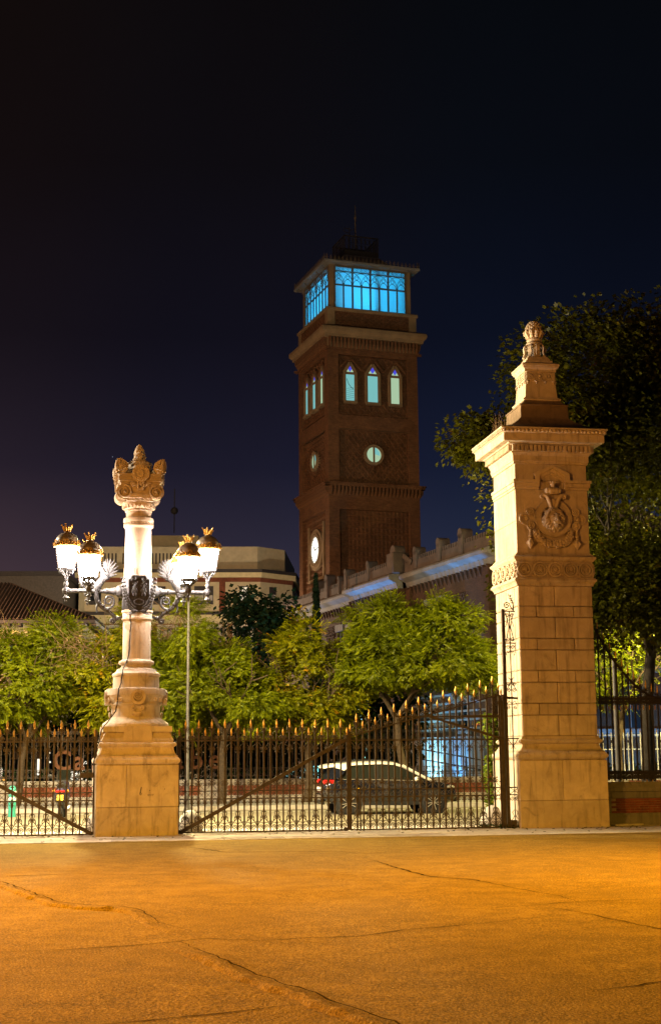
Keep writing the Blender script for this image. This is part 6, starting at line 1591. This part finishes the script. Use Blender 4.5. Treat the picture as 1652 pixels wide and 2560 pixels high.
b = MB(); b.cbox(-2.10, -2.02, -.78, .78, .40, .62, .03); b.build('bumper', 'car_paint', CAR); b = MB(); b.cbox(-2.085, -2.0, -.76, .76, .30, .395, .02); b.build('lower_bumper', 'black_plastic', CAR)
b = MB(); b.box(-2.105, -2.06, -.26, .26, .70, .81); b.build('number_plate', 'plate_white', CAR)
b = MB(); b.cbox(1.98, 2.10, -.62, .62, .34, .50, .03); b.build('front_bumper', 'black_plastic', CAR)

# ------------------------------------------------------------------ scooter and bollard on the road at the left
SC = thing('motor_scooter', 'dark motor scooter with a pale windscreen and yellow plate seen from behind', 'scooter', (-8.0, 42.6, 0), R(97))
# local x forward (away from the viewer)
b = MB(); b.M = Matrix.Translation((-.55, 0, .26)) @ Matrix.Rotation(PI / 2, 4, 'X'); b.lathe([(.15, -.06), (.22, -.07), (.26, -.04), (.26, .04), (.22, .07), (.15, .06)], 24); b.M = None; wh = b.build('wheel', 'tyre', SC, 40)
b = MB(); b.M = Matrix.Translation((.75, 0, .26)) @ Matrix.Rotation(PI / 2, 4, 'X'); b.lathe([(.15, -.06), (.22, -.07), (.26, -.04), (.26, .04), (.22, .07), (.15, .06)], 24); b.M = None; b.build('wheel', 'tyre', SC, 40)
b = MB(); b.tube([(-.95, 0, .80), (-.75, 0, .72), (-.4, 0, .66), (-.05, 0, .55), (.15, 0, .35)], [.10, .19, .24, .22, .14], 10); b.build('tail_body', 'scooter_purple', SC, 60)
b = MB(); b.tube([(-.85, 0, .90), (-.5, 0, .93), (-.15, 0, .86), (.0, 0, .78)], [.10, .15, .15, .08], 10); b.build('seat', 'black_plastic', SC, 60)
b = MB(); b.tube([(.15, 0, .35), (.45, 0, .38), (.62, 0, .75), (.60, 0, 1.05)], [.16, .17, .20, .14], 10); b.build('front_shield', 'scooter_purple', SC, 60)
b = MB(); b.bar((.55, -.36, 1.08), (.55, .36, 1.08), .05, .05); b.ball((.55, .42, 1.22), .08, 6, 5, (.4, 1, .7)); b.ball((.55, -.42, 1.22), .08, 6, 5, (.4, 1, .7)); b.build('handlebar', 'black_plastic', SC)
b = MB(); b.add([(.62, -.18, 1.05), (.62, .18, 1.05), (.52, .20, 1.34), (.50, .15, 1.40), (.50, -.15, 1.40), (.52, -.20, 1.34), (.64, -.18, 1.05), (.64, .18, 1.05), (.54, .20, 1.34), (.52, .15, 1.40), (.52, -.15, 1.40), (.54, -.20, 1.34)], [(0, 1, 2, 3, 4, 5), (11, 10, 9, 8, 7, 6), (0, 6, 7, 1), (1, 7, 8, 2), (2, 8, 9, 3), (3, 9, 10, 4), (4, 10, 11, 5), (5, 11, 6, 0)]); b.build('windscreen', 'car_glass', SC)
b = MB(); b.cbox(-1.04, -.98, -.13, .13, .76, .83, .02); b.build('tail_light', 'red_lens', SC)
for s in (-1, 1): b = MB(); b.ball((-.98, s * .20, .80), .05, 6, 5); b.build('indicator', 'rear_amber', SC)
b = MB(); b.add([(-1.02, -.09, .70), (-1.02, .09, .70), (-1.08, .09, .54), (-1.08, -.09, .54), (-1.0, -.09, .70), (-1.0, .09, .70), (-1.06, .09, .54), (-1.06, -.09, .54)], [(0, 1, 2, 3), (7, 6, 5, 4), (0, 4, 5, 1), (2, 6, 7, 3), (1, 5, 6, 2), (3, 7, 4, 0)]); fixn(b.build('number_plate', 'plate_yellow', SC))
b = MB(); b.tube([(.0, -.2, .25), (-.4, -.22, .26), (-.75, -.22, .36)], [.04, .06, .06], 8); b.build('exhaust', 'alloy', SC, 50); b = MB(); b.tube([(-.55, 0, .52), (-.85, 0, .50), (-.98, 0, .38)], [.05, .06, .08], 8); b.build('mudguard', 'black_plastic', SC, 50)
BO = thing('bollard', 'green bollard with white reflective bands at the far left edge of the road', 'bollard', (-9.75, 43.8, 0))
b = MB(); b.lathe([(.115, 0), (.115, .76), (.105, .86), (.06, .92), (0, .94)], 18); b.build('post', 'bollard_green', BO, 40)
for z in (.50, .68): MB().lathe([(.117, z), (.117, z + .09)], 18).build('reflective_band', 'white_paint', BO, 40)

# ------------------------------------------------------------------ shop front glimpsed behind the left gate
SF = thing('shop_front', 'cafe front with a cream awning and bright windows behind the left gate', 'shop', (-16.2, 64, 0), R(4))
MB().box(-6, 6.2, .5, 6, 0, 4.6).build('wall', 'cream_wall', SF)
b = MB(); b.add([(-6, -1.6, 2.05), (3.4, -1.6, 2.05), (3.4, .5, 3.0), (-6, .5, 3.0), (-6, -1.6, 1.72), (3.4, -1.6, 1.72)], [(0, 1, 2, 3), (4, 5, 1, 0)]); b.build('awning', 'awning', SF)
MB().box(-6, 6.1, .40, .499, 0, 3.2).build('shop_window', 'dark_glass', SF)
for (x, z, w, h, m) in ((.9, 1.0, 1.0, .9, 'shop_white'), (1.3, .75, .5, .35, 'shop_orange'), (.75, 1.35, .5, .16, 'shop_blue'), (-3.4, .8, .5, .8, 'shop_white'), (-1.6, .7, .9, .5, 'shop_white'), (-.2, 1.9, .7, .6, 'shop_green'), (4.3, .7, .9, .9, 'shop_white'), (5.0, 1.1, .35, 1.0, 'shop_white'), (3.0, 1.4, .12, .8, 'shop_white'), (-2.6, 1.3, .4, .4, 'shop_blue')):
    MB().box(x - w / 2, x + w / 2, .34, .36, z - h / 2, z + h / 2).build('lit_display', m, SF)
b = MB(); b.M = Matrix.Translation((-2.75, -.5, 1.45)) @ Matrix.Rotation(PI / 2, 4, 'X'); b.lathe([(.24, -.03), (.24, .03)], 16); b.M = None; b.build('round_sign', 'red_dot', SF)
for i in range(14):
    MB().ball((random.uniform(-5, 6), .2, random.uniform(.5, 2.2)), .045, 6, 4).build('fairy_light', 'shop_white', SF)

# ------------------------------------------------------------------ poles, lamp posts, bin, balustrade, ramp rail
LP_ = thing('lamp_pole', 'slim grey steel pole standing on the far pavement right of the lamp column', 'pole', (-4.76, 47.0, 0))
b = MB(); b.lathe([(.075, 0), (.075, 1.1), (.065, 1.15), (.05, 4.0), (.04, 7.15), (.02, 7.2)], 14); b.build('shaft', 'pole_grey', LP_, 40)
b = MB(); b.lathe([(.12, 0), (.12, .05), (.09, .10), (.085, .12)], 14); b.build('foot', 'pole_grey', LP_, 40)
b = MB(); b.ball((0, 0, 7.22), .05, 8, 6); b.build('cap', 'pole_grey', LP_, 60)
PO = thing('street_pole', 'bright steel pole behind the black fence beside the lion pillar', 'pole', (8.15, 41.0, 0))
MB().lathe([(.075, 0), (.07, 2.5), (.06, 4.4), (.02, 4.42)], 14).build('shaft', 'pole_grey', PO, 40); MB().lathe([(.11, 0), (.11, .06), (.08, .09)], 14).build('foot', 'pole_grey', PO, 40)
BI = thing('litter_bin', 'dark rounded litter bin behind the black fence', 'bin', (8.55, 40.6, 0))
MB().lathe([(.22, .08), (.26, .12), (.28, .75), (.29, .80), (.24, .86), (.10, .90), (0, .905)], 18).build('drum', 'black_plastic', BI, 40); MB().lathe([(.05, 0), (.05, .1)], 8).build('stem', 'iron_black', BI)
def lamp_post(l, i, lab):
    x, y, z = l[:3]; T = thing('lamp_post', lab, 'street lamp', (x, y, 0), 0, 'street lamps round the gate')
    b = MB(); b.lathe([(.13, 0), (.13, .5), (.09, .6), (.06, z * .6), (.045, z + .10)], 12); b.build('post', 'iron_black' if l[5] != 'street' else 'pole_grey', T, 40, (0, .55, 0))
    b = MB(); b.tube([(0, .55, z + .05), (0, .4, z + .26), (0, .0, z + .30)], .035, 6); b.lathe([(.10, z + .34), (.26, z + .22), (.28, z + .18), (.25, z + .17), (.06, z + .24)], 16); b.build('hood', 'iron_black' if l[5] != 'street' else 'pole_grey', T, 40)
    b = MB(); b.ball((0, 0, z + .14), .10, 10, 6); b.build('bulb', 'bulb_park' if l[5] != 'street' else 'bulb_street', T, 60)
m_emit('bulb_park', (1, .47, .055), 6); m_emit('bulb_street', (1, .74, .36), 6)
LABS = ['dark iron park lamp post on the left of the forecourt', 'dark iron park lamp post on the right of the forecourt', 'dark iron park lamp post on the far left edge of the forecourt', 'grey street lamp on the near kerb far left', 'grey street lamp on the near kerb behind the lion pillar', 'grey street lamp before the tiled house', 'added fill lamp on a grey post far right beyond the brick wing', 'grey street lamp on the far pavement behind the dark tree', 'added fill lamp on a grey post on the near kerb behind the lamp column', 'added fill lamp on a grey post in front of the apartment block']
for i, l in enumerate(LAMPS): lamp_post(l, i, LABS[i])
EB = thing('entrance_balustrade', 'pale balustrade with curled ends lit cyan beyond the street railing', 'balustrade', (-1.0, 66.0, .1), R(6))
for i in range(9): MB().lathe([(.05, .2), (.03, .4), (.06, .7), (.03, 1.0), (.05, 1.25)], 8, (.1 + i * .20, 0, 0)).build('baluster', 'white_paint', EB, 40)
MB().box(-.05, 2.0, -.10, .10, 1.25, 1.38).build('handrail', 'white_paint', EB); MB().box(-.05, 2.0, -.10, .10, .05, .2).build('base_rail', 'white_paint', EB)
b = MB(); b.tube([(-.05, 0, 1.3)] + [(p[0], 0, p[2]) for p in spiral((-.2, 1.15), .22, .05, PI / 2, 1.3, 20)], .06, 6); b.tube([(p[0], 0, p[2]) for p in spiral((-1.0, .95), .26, .05, PI / 2, 1.3, 20)], .055, 6); b.tube([(-.05, 0, .9), (-.5, 0, 1.15), (-1.0, 0, 1.2)], .05, 6)
for i in range(5): b.tube([(-.3 - i * .18, 0, .1), (-.3 - i * .18, 0, 1.0 - .02 * i)], .03, 6)
b.build('curl', 'white_paint', EB, 50)
PI_ = thing('entrance_pier', 'tall white entrance pier lit cyan beyond the street railing', 'pier', (-1.65, 66.0, 0)) if False else None
EP = thing('entrance_pier', 'tall pale entrance pier lit cyan behind the pale balustrade', 'pier', (-.55 + 1.9, 67.4, 0), R(6))
MB().cbox(-.32, .32, -.32, .32, 0, 4.6, .03).build('shaft', 'white_paint', EP); MB().cbox(-.42, .42, -.42, .42, 4.6, 4.85, .03).build('cap', 'white_paint', EP); MB().cbox(-.42, .42, -.42, .42, 0, .5, .03).build('base', 'white_paint', EP)
ld = bpy.data.lights.new('entrance_light', 'SPOT'); ld.energy = 3200; ld.color = (.12, .75, 1.0); ld.spot_size = R(120); ld.spot_blend = .5; ld.shadow_soft_size = .15
o = bpy.data.objects.new('entrance_light', ld); COL.objects.link(o); o.location = (.1, 62.6, .5); o.rotation_euler = (Vector((.4, 67, 2.0)) - Vector((.1, 62.6, .5))).to_track_quat('-Z', 'Y').to_euler()
RR_ = thing('ramp_handrail', 'dark sloping ramp handrail in front of the blue lit plinth', 'handrail', (3.4, 61.5, .1), R(9))
for z in (0, -.42): MB().bar((-1.6, 0, 2.25 + z), (3.4, 0, 1.35 + z), .05, .05).build('rail', 'iron_black', RR_)
for i in range(6): x = -1.6 + i; MB().box(x - .025, x + .025, -.025, .025, 0, 2.25 - .18 * (x + 1.6)).build('post', 'iron_black', RR_)
for z in (.55, .95): MB().bar((-1.6, .5, z), (4.2, .5, z), .04, .04).build('rail', 'iron_black', RR_)
for i in range(30): x = -1.6 + i * .2; MB().box(x - .012, x + .012, .49, .51, .1, .95).build('baluster', 'iron_black', RR_)
# white railing and hedge on the right, beyond the near fence
WR = thing('garden_railing', 'pale blue lit garden railing with gilt tips beyond the black fence', 'railing', (9.2, 55.6, .45), R(9))
wb = MB().box(-.016, .016, -.016, .016, 0, 2.1).mesh('bar', 'white_paint')
for i in range(40): place('bar', wb, WR, (i * .17, 0, 0)); place('spear', bs, WR, (i * .17, 0, 2.1)) if i % 2 else None
for i in range(20): place('scroll', ome2, WR, (i * .34, 0, 1.75), None, (1.4, 1, 1.3))
for z in (.1, 1.45, 2.0): MB().box(-.1, 6.8, -.015, .015, z - .02, z + .02).build('rail', 'white_paint', WR)

# ------------------------------------------------------------------ trees
def np_mesh(name, V, F, mat):
    me = bpy.data.meshes.new(name); V = np.asarray(V, np.float32); F = np.asarray(F, np.int32)
    me.vertices.add(len(V)); me.vertices.foreach_set('co', V.ravel()); k = F.shape[1]
    me.loops.add(F.size); me.loops.foreach_set('vertex_index', F.ravel()); me.polygons.add(len(F)); me.polygons.foreach_set('loop_start', np.arange(0, F.size, k, dtype=np.int32)); me.polygons.foreach_set('loop_total', np.full(len(F), k, np.int32))
    me.materials.append(MATS[mat]); me.update(calc_edges=True); return me
def sprig_acacia(L=.30, pairs=6):
    """pinnate leaf: quads in local x (along), y, z"""
    V = []; F = []
    for i in range(pairs):
        x = L * (i + .8) / (pairs + .6); l = .075 * (1 - .4 * abs(i - pairs * .45) / pairs)
        for s in (-1, 1):
            b0 = len(V); V += [(x, 0, 0), (x + l * .25, s * l * .45, .012), (x + l * .55, s * l, -.012), (x + l * .05 + .03, s * l * .55, -.012)]; F.append((b0, b0 + 1, b0 + 2, b0 + 3))
    b0 = len(V); V += [(L * .92, 0, 0), (L * .98, .025, 0), (L * 1.14, 0, -.01), (L * .98, -.025, 0)]; F.append((b0, b0 + 1, b0 + 2, b0 + 3))
    return np.array(V), np.array(F)
def leaf_broad(L=.17):
    V = [(0, 0, 0), (.25 * L, .36 * L, .02), (.55 * L, .50 * L, -.01), (.62 * L, .20 * L, .015), (1.0 * L, 0, -.03), (.62 * L, -.20 * L, .015), (.55 * L, -.50 * L, -.01), (.25 * L, -.36 * L, .02)]
    F = [(0, 1, 2, 3), (0, 3, 4, 5), (0, 5, 6, 7)]
    return np.array(V), np.array(F)
def scatter(pos, dirs, rolls, scales, tpl):
    V0, F0 = tpl; n = len(pos)
    d = dirs / np.linalg.norm(dirs, axis=1, keepdims=True); up = np.tile([0, 0, 1.], (n, 1)); s = np.cross(up, d); sl_ = np.linalg.norm(s, axis=1, keepdims=True); s = np.where(sl_ > 1e-3, s / np.maximum(sl_, 1e-3), [[1, 0, 0]]); t = np.cross(d, s)
    c, q = np.cos(rolls)[:, None], np.sin(rolls)[:, None]; s2 = s * c + t * q; t2 = -s * q + t * c
    V = pos[:, None, :] + scales[:, None, None] * (V0[None, :, 0:1] * d[:, None] + V0[None, :, 1:2] * s2[:, None] + V0[None, :, 2:3] * t2[:, None])
    F = F0[None] + (np.arange(n) * len(V0))[:, None, None]
    return V.reshape(-1, 3), F.reshape(-1, F0.shape[1])
def grow(mb, p, d, L, r, depth, rnd, ends, spread=.55, up=.15, kids=3):
    pts = [Vector(p)]; dd = Vector(d).normalized(); n = 4
    for i in range(n):
        dd = (dd + Vector((rnd.uniform(-1, 1), rnd.uniform(-1, 1), rnd.uniform(-.6, 1) * .6 + up)) * .22).normalized(); pts.append(pts[-1] + dd * L / n)
    mb.tube([tuple(q) for q in pts], [r * (1 - .45 * i / n) for i in range(n + 1)], 6 if r > .04 else 4, False)
    if depth == 0: ends.append((pts[-1], dd)); return
    for k in range(kids):
        a = 2 * PI * (k + rnd.random()) / kids; perp = dd.cross(Vector((math.cos(a), math.sin(a), .3))).normalized()
        nd = (dd + perp * rnd.uniform(spread * .6, spread * 1.5)).normalized(); grow(mb, pts[-1 - (k % 2)], nd, L * rnd.uniform(.62, .85), r * .58, depth - 1, rnd, ends, spread, up, kids)
    ends.append((pts[2], dd))
def clumpy(center, radii, nclump, per, seed, flat=.55, size=.55, shell=.35, zlow=-1, lumps=None):
    """points and outward directions in uneven clumps through a crown"""
    g = np.random.default_rng(seed); P_, D_ = [], []
    c = np.array(center); rad = np.array(radii)
    for i in range(nclump):
        while True:
            v = g.normal(size=3); v /= np.linalg.norm(v)
            if v[2] > zlow: break
        rr_ = g.uniform(shell, 1) ** .6 * (1 + .16 * math.sin(3.1 * v[0] + 5 * v[2] + seed) + .12 * math.sin(7 * v[1] + 4 * v[0] + seed * 2))
        cp_ = c + rad * v * rr_; s = size * g.uniform(.5, 1.35); m = int(per * g.uniform(.5, 1.4))
        o = np.clip(g.normal(size=(m, 3)), -1.7, 1.7) * [s, s, s * flat]; o[:, 2] -= .12 * (o[:, 0] ** 2 + o[:, 1] ** 2) / max(s, .1)
        P_.append(cp_ + o); out = (o / s) * .9 + v * .8 + g.normal(size=(m, 3)) * .45; out[:, 2] -= .25; D_.append(out)
    return np.concatenate(P_), np.concatenate(D_), g
def tree(name, label, base, trunk_h, lean, crown, mat, tpl, group, bark='bark', r=.14, depth=3, L=1.5, sc=(.7, 1.3), spread=.55, extra=None, kids=3):
    T = thing(name, label, 'tree', base, 0, group); rnd = random.Random(int(abs(base[0] * 100)) + 5)
    b = MB(); ends = []; top = Vector((lean[0], lean[1], trunk_h))
    pts = [Vector((0, 0, 0)), Vector((lean[0] * .2 + .05, lean[1] * .2, trunk_h * .35)), Vector((lean[0] * .6 - .04, lean[1] * .6, trunk_h * .7)), top]
    b.tube([tuple(p) for p in pts], [r * 1.25, r, r * .9, r * .8], 9, False)
    for k in range(4):
        a = k * PI / 2 + rnd.random(); grow(b, top, (math.cos(a) * .7, math.sin(a) * .7, .9), L, r * .62, depth - 1, rnd, ends, spread, .12, kids)
    b.build('trunk', bark, T, 60)
    Ps, Ds = [], []
    for (c, rad, nc, per, seed, flat, size, zl) in crown:
        p, d, g = clumpy(c, rad, nc, per, seed, flat, size, .35, zl); Ps.append(p); Ds.append(d)
    p, d = np.concatenate(Ps), np.concatenate(Ds); g = np.random.default_rng(3)
    V, F = scatter(p, d, g.uniform(-.9, .9, len(p)), g.uniform(*sc, len(p)), tpl)
    o = place('crown', np_mesh('crown', V, F, mat), T)
    return T
AC = sprig_acacia(); BL = leaf_broad()
gA = 'feathery green trees behind the gates'
tree('street_tree', 'feathery green tree behind the far left gate with dark trunk', (-11.2, 51.0, .12), 2.3, (.3, 0), [((0, 0, 4.4), (2.9, 1.8, 1.9), 78, 157, 11, .55, 0.30, -.9), ((1.4, -.4, 5.9), (1.2, 1.0, .8), 14, 113, 12, .5, 0.30, -1)], 'leaf_acacia', AC, gA)
tree('street_tree', 'yellowing thin tree with bare twigs left of the lamp column', (-8.0, 50.6, .12), 2.5, (.2, .2), [((.2, 0, 4.2), (1.4, 1.4, 1.9), 31, 143, 21, .55, 0.26, -1), ((.9, -.3, 6.1), (.7, .7, .8), 10, 113, 22, .5, 0.26, -1)], 'leaf_acacia_gold', AC, gA)
tree('street_tree', 'bright feathery green tree right of the lamp column behind the grey pole', (-3.9, 50.4, .12), 2.4, (.1, 0), [((-.3, 0, 4.0), (2.8, 1.7, 1.9), 89, 157, 31, .55, 0.29, -.9), ((-1.1, -1.2, 6.2), (.5, .5, 1.2), 12, 113, 32, .5, 0.23, -1)], 'leaf_acacia', AC, gA)
tree('street_tree', 'yellow flecked feathery tree between the grey pole and the car', (-.9, 51.6, .12), 2.4, (.1, 0), [((0, 0, 4.2), (2.2, 1.6, 2.1), 65, 157, 41, .55, 0.29, -.9)], 'leaf_acacia_gold', AC, gA)
tree('street_tree', 'broad feathery tree over the parked car beside the lion pillar', (2.55, 51.0, .12), 2.9, (-.25, .1), [((.55, 0, 5.0), (2.8, 1.9, 1.2), 89, 172, 51, .55, 0.30, -.75), ((.2, .4, 6.4), (2.0, 1.3, .9), 39, 150, 52, .55, 0.29, -1), ((2.1, -.2, 4.4), (.9, .9, .7), 14, 131, 53, .5, 0.28, -1), ((2.0, -.2, 6.5), (.9, .9, .6), 10, 113, 54, .5, 0.28, -1)], 'leaf_acacia', AC, gA)
# bare brown twigs
def twig_bush(loc, rad, n, seed, label):
    rnd = random.Random(seed); b = MB()
    for i in range(n):
        p = Vector((rnd.gauss(0, rad * .45), rnd.gauss(0, rad * .35), rnd.uniform(-rad, rad * .2))); d = Vector((rnd.gauss(0, .7), rnd.gauss(0, .6), rnd.uniform(.2, 1.2))); pts = [p]
        for k in range(6): d = (d.normalized() + Vector((rnd.gauss(0, .45), rnd.gauss(0, .4), rnd.gauss(-.02, .4)))); pts.append(pts[-1] + d.normalized() * rad * .24)
        b.tube([tuple(q) for q in pts], [.013 - .0014 * k for k in range(7)], 3, False)
    o = b.build('bare_twigs', 'twig', None, 0, loc); tag(o, label, 'twigs')
twig_bush((-8.6, 49.6, 5.6), 1.1, 60, 3, 'tangle of bare brown twigs left of the lamp column')
twig_bush((-5.6, 49.9, 6.5), 1.0, 50, 4, 'tangle of bare brown twigs behind the grey pole')
twig_bush((-3.9, 50.4, 5.9), .8, 40, 5, 'small bare brown twigs above the bright green tree')
twig_bush((-11.9, 49.8, 5.9), 1.0, 30, 6, 'bare brown twigs in the far left tree')
# darker trees behind
gD = 'dark trees behind the street trees'
tree('dark_tree', 'dark broadleaf tree in front of the apartment block', (-3.6, 72, .1), 4.5, (0, 0), [((0, 0, 7.4), (2.0, 1.8, 2.2), 70, 56, 61, .8, .42, -1), ((-.9, 0, 9.3), (1.0, .9, .7), 12, 36, 62, .8, .36, -1), ((1.2, 0, 9.0), (.9, .9, .8), 12, 36, 63, .8, .36, -1)], 'leaf_dark', BL, gD, sc=(1.0, 1.8))
tree('dark_tree', 'dark leafy tree behind the car lit blue at its edges', (1.0, 58.5, .1), 1.6, (0, 0), [((0, 0, 3.2), (2.4, 1.6, 2.0), 70, 60, 71, .8, .45, -1)], 'leaf_dark', BL, gD, sc=(1.2, 2.0))
tree('dark_tree', 'dark shrub mass behind the lamp column', (-7.4, 56.0, .1), 1.4, (0, 0), [((0, 0, 3.0), (3.2, 1.4, 2.0), 70, 60, 81, .8, .5, -1)], 'leaf_dark', BL, gD, sc=(1.2, 2.0))
tree('dark_tree', 'dark shrub mass between the lamp column and the car', (-3.2, 57.2, .1), 1.2, (0, 0), [((0, 0, 2.5), (2.4, 1.2, 2.0), 70, 70, 83, .8, .45, -1)], 'leaf_dark', BL, gD, sc=(1.0, 1.8))
tree('dark_tree', 'dark shrub mass behind the far left gate', (-13.4, 56.0, .1), 1.4, (0, 0), [((0, 0, 3.4), (2.6, 1.4, 1.5), 50, 60, 82, .8, .5, -1)], 'leaf_dark', BL, gD, sc=(1.2, 2.0))
CY = thing('cypress_tree', 'slim dark cypress spire in front of the tower', 'tree', (-.86, 80, 0)); MB().tube([(0, 0, 0), (0, 0, 11.4)], [.16, .02], 6).build('trunk', 'bark', CY)
g = np.random.default_rng(9); n = 2600; z = g.uniform(.8, 11.9, n); rr_ = .34 * np.clip((12.0 - z) / 6, 0, 1) ** .7; a = g.uniform(0, 2 * PI, n); q = np.sqrt(g.uniform(.3, 1, n)); pos = np.stack([rr_ * q * np.cos(a), rr_ * q * np.sin(a), z], 1); dirs = np.stack([np.cos(a) * .35, np.sin(a) * .35, np.ones(n)], 1) + g.normal(size=(n, 3)) * .2
V, F = scatter(pos, dirs, g.uniform(-1, 1, n), g.uniform(.8, 1.4, n), BL); place('crown', np_mesh('crown', V, F, 'leaf_dark'), CY)
# the big plane tree on the right and its lower neighbour
PT = tree('plane_tree', 'huge dark plane tree towering behind the lion pillar', (9.25, 42.5, .0), 4.6, (.3, 0), [((1.0, .5, 9.3), (4.6, 3.6, 4.4), 345, 128, 91, .75, .62, -1), ((-2.8, -.3, 11.1), (1.8, 1.3, 1.1), 40, 179, 92, .6, .48, -1), ((-1.0, 0, 13.2), (2.9, 2.0, 2.0), 103, 121, 93, .75, .55, -1), ((2.4, 0, 14.0), (3.2, 2.2, 2.3), 103, 121, 94, .75, .6, -1), ((-3.1, -.2, 7.4), (.9, .9, 1.3), 39, 96, 95, .6, .42, -1), ((-4.9, -.2, 11.3), (.9, .8, .6), 20, 96, 97, .5, .30, -1), ((-.3, -1.4, 6.5), (2.6, 1.4, 1.4), 69, 112, 96, .7, .5, -1), ((3.0, -1.2, 6.9), (2.4, 1.4, 1.3), 57, 112, 98, .7, .5, -1)], 'leaf_plane', BL, 'tall trees on the right', 'bark_plane', .20, 4, 2.4, (.6, 1.05), .6)
tree('street_tree', 'small bright tree glowing yellow green behind the black fence', (10.2, 51.5, .12), 2.8, (.2, 0), [((-.3, 0, 5.4), (2.2, 1.6, 1.8), 60, 50, 101, .6, .42, -1)], 'leaf_acacia', AC, 'tall trees on the right')
# creeper by the pillar, weeds at the gate foot, hedge
g = np.random.default_rng(5); n = 900; z = g.uniform(.25, 2.75, n); pos = np.stack([g.normal(0, .10, n) + .06 * np.sin(z * 4), g.normal(0, .10, n), z], 1)
V, F = scatter(pos, g.normal(size=(n, 3)) + [-.5, -.5, .2], g.uniform(-1, 1, n), g.uniform(.5, 1.1, n), BL)
vine = thing('creeper', 'yellow and green creeper climbing behind the gate at the lion pillar', 'creeper', (4.12, 36.75, 0)); place('foliage', np_mesh('foliage', V, F, 'leaf_vine'), vine); MB().tube([(0, 0, 0), (.05, 0, 1), (-.05, 0, 2), (0, 0, 2.6)], .02, 5).build('stem', 'bark', vine)
n = 160; pos = np.stack([g.normal(3.9, .35, n), g.normal(34.45, .05, n), g.uniform(.0, .08, n)], 1); V, F = scatter(pos, g.normal(size=(n, 3)) + [0, 0, .8], g.uniform(-1, 1, n), g.uniform(.2, .5, n), BL)
tag(place('weeds', np_mesh('weeds', V, F, 'leaf_hedge')), 'small weeds growing along the gate foot by the lion pillar', 'weeds', kind='stuff')
n = 9000; pos = np.stack([g.uniform(-17, 18, n), np.zeros(n), g.uniform(.2, 1.35, n)], 1); pos[:, 1] = 54.3 + pos[:, 0] * .1584 + .8 + g.uniform(-.25, .25, n); pos[:, 2] += .08 * np.sin(pos[:, 0] * 3); keep = (np.abs(pos[:, 0] - 5.2) > 3.2); pos = pos[keep]; n = len(pos)
V, F = scatter(pos, g.normal(size=(n, 3)) + [0, -.6, .4], g.uniform(-1, 1, n), g.uniform(.5, 1.0, n), BL)
tag(place('hedge', np_mesh('hedge', V, F, 'leaf_hedge')), 'low clipped hedge behind the street railing', 'hedge', kind='stuff')

n = 150; g = np.random.default_rng(12); xx = g.uniform(-8, 8, n); off = -np.abs(g.normal(0, 1.0, n)) - .1; pos = np.stack([xx, 33.8 + xx * math.tan(GANG) + off, np.full(n, .034)], 1)
V, F = scatter(pos, np.stack([g.normal(size=n), g.normal(size=n), g.normal(0, .12, n)], 1), g.uniform(-.2, .2, n), g.uniform(.25, .5, n), BL)
tag(place('fallen_leaves', np_mesh('fallen_leaves', V, F, 'leaf_plane')), 'dry leaves scattered along the gate foot', 'leaves', kind='stuff')
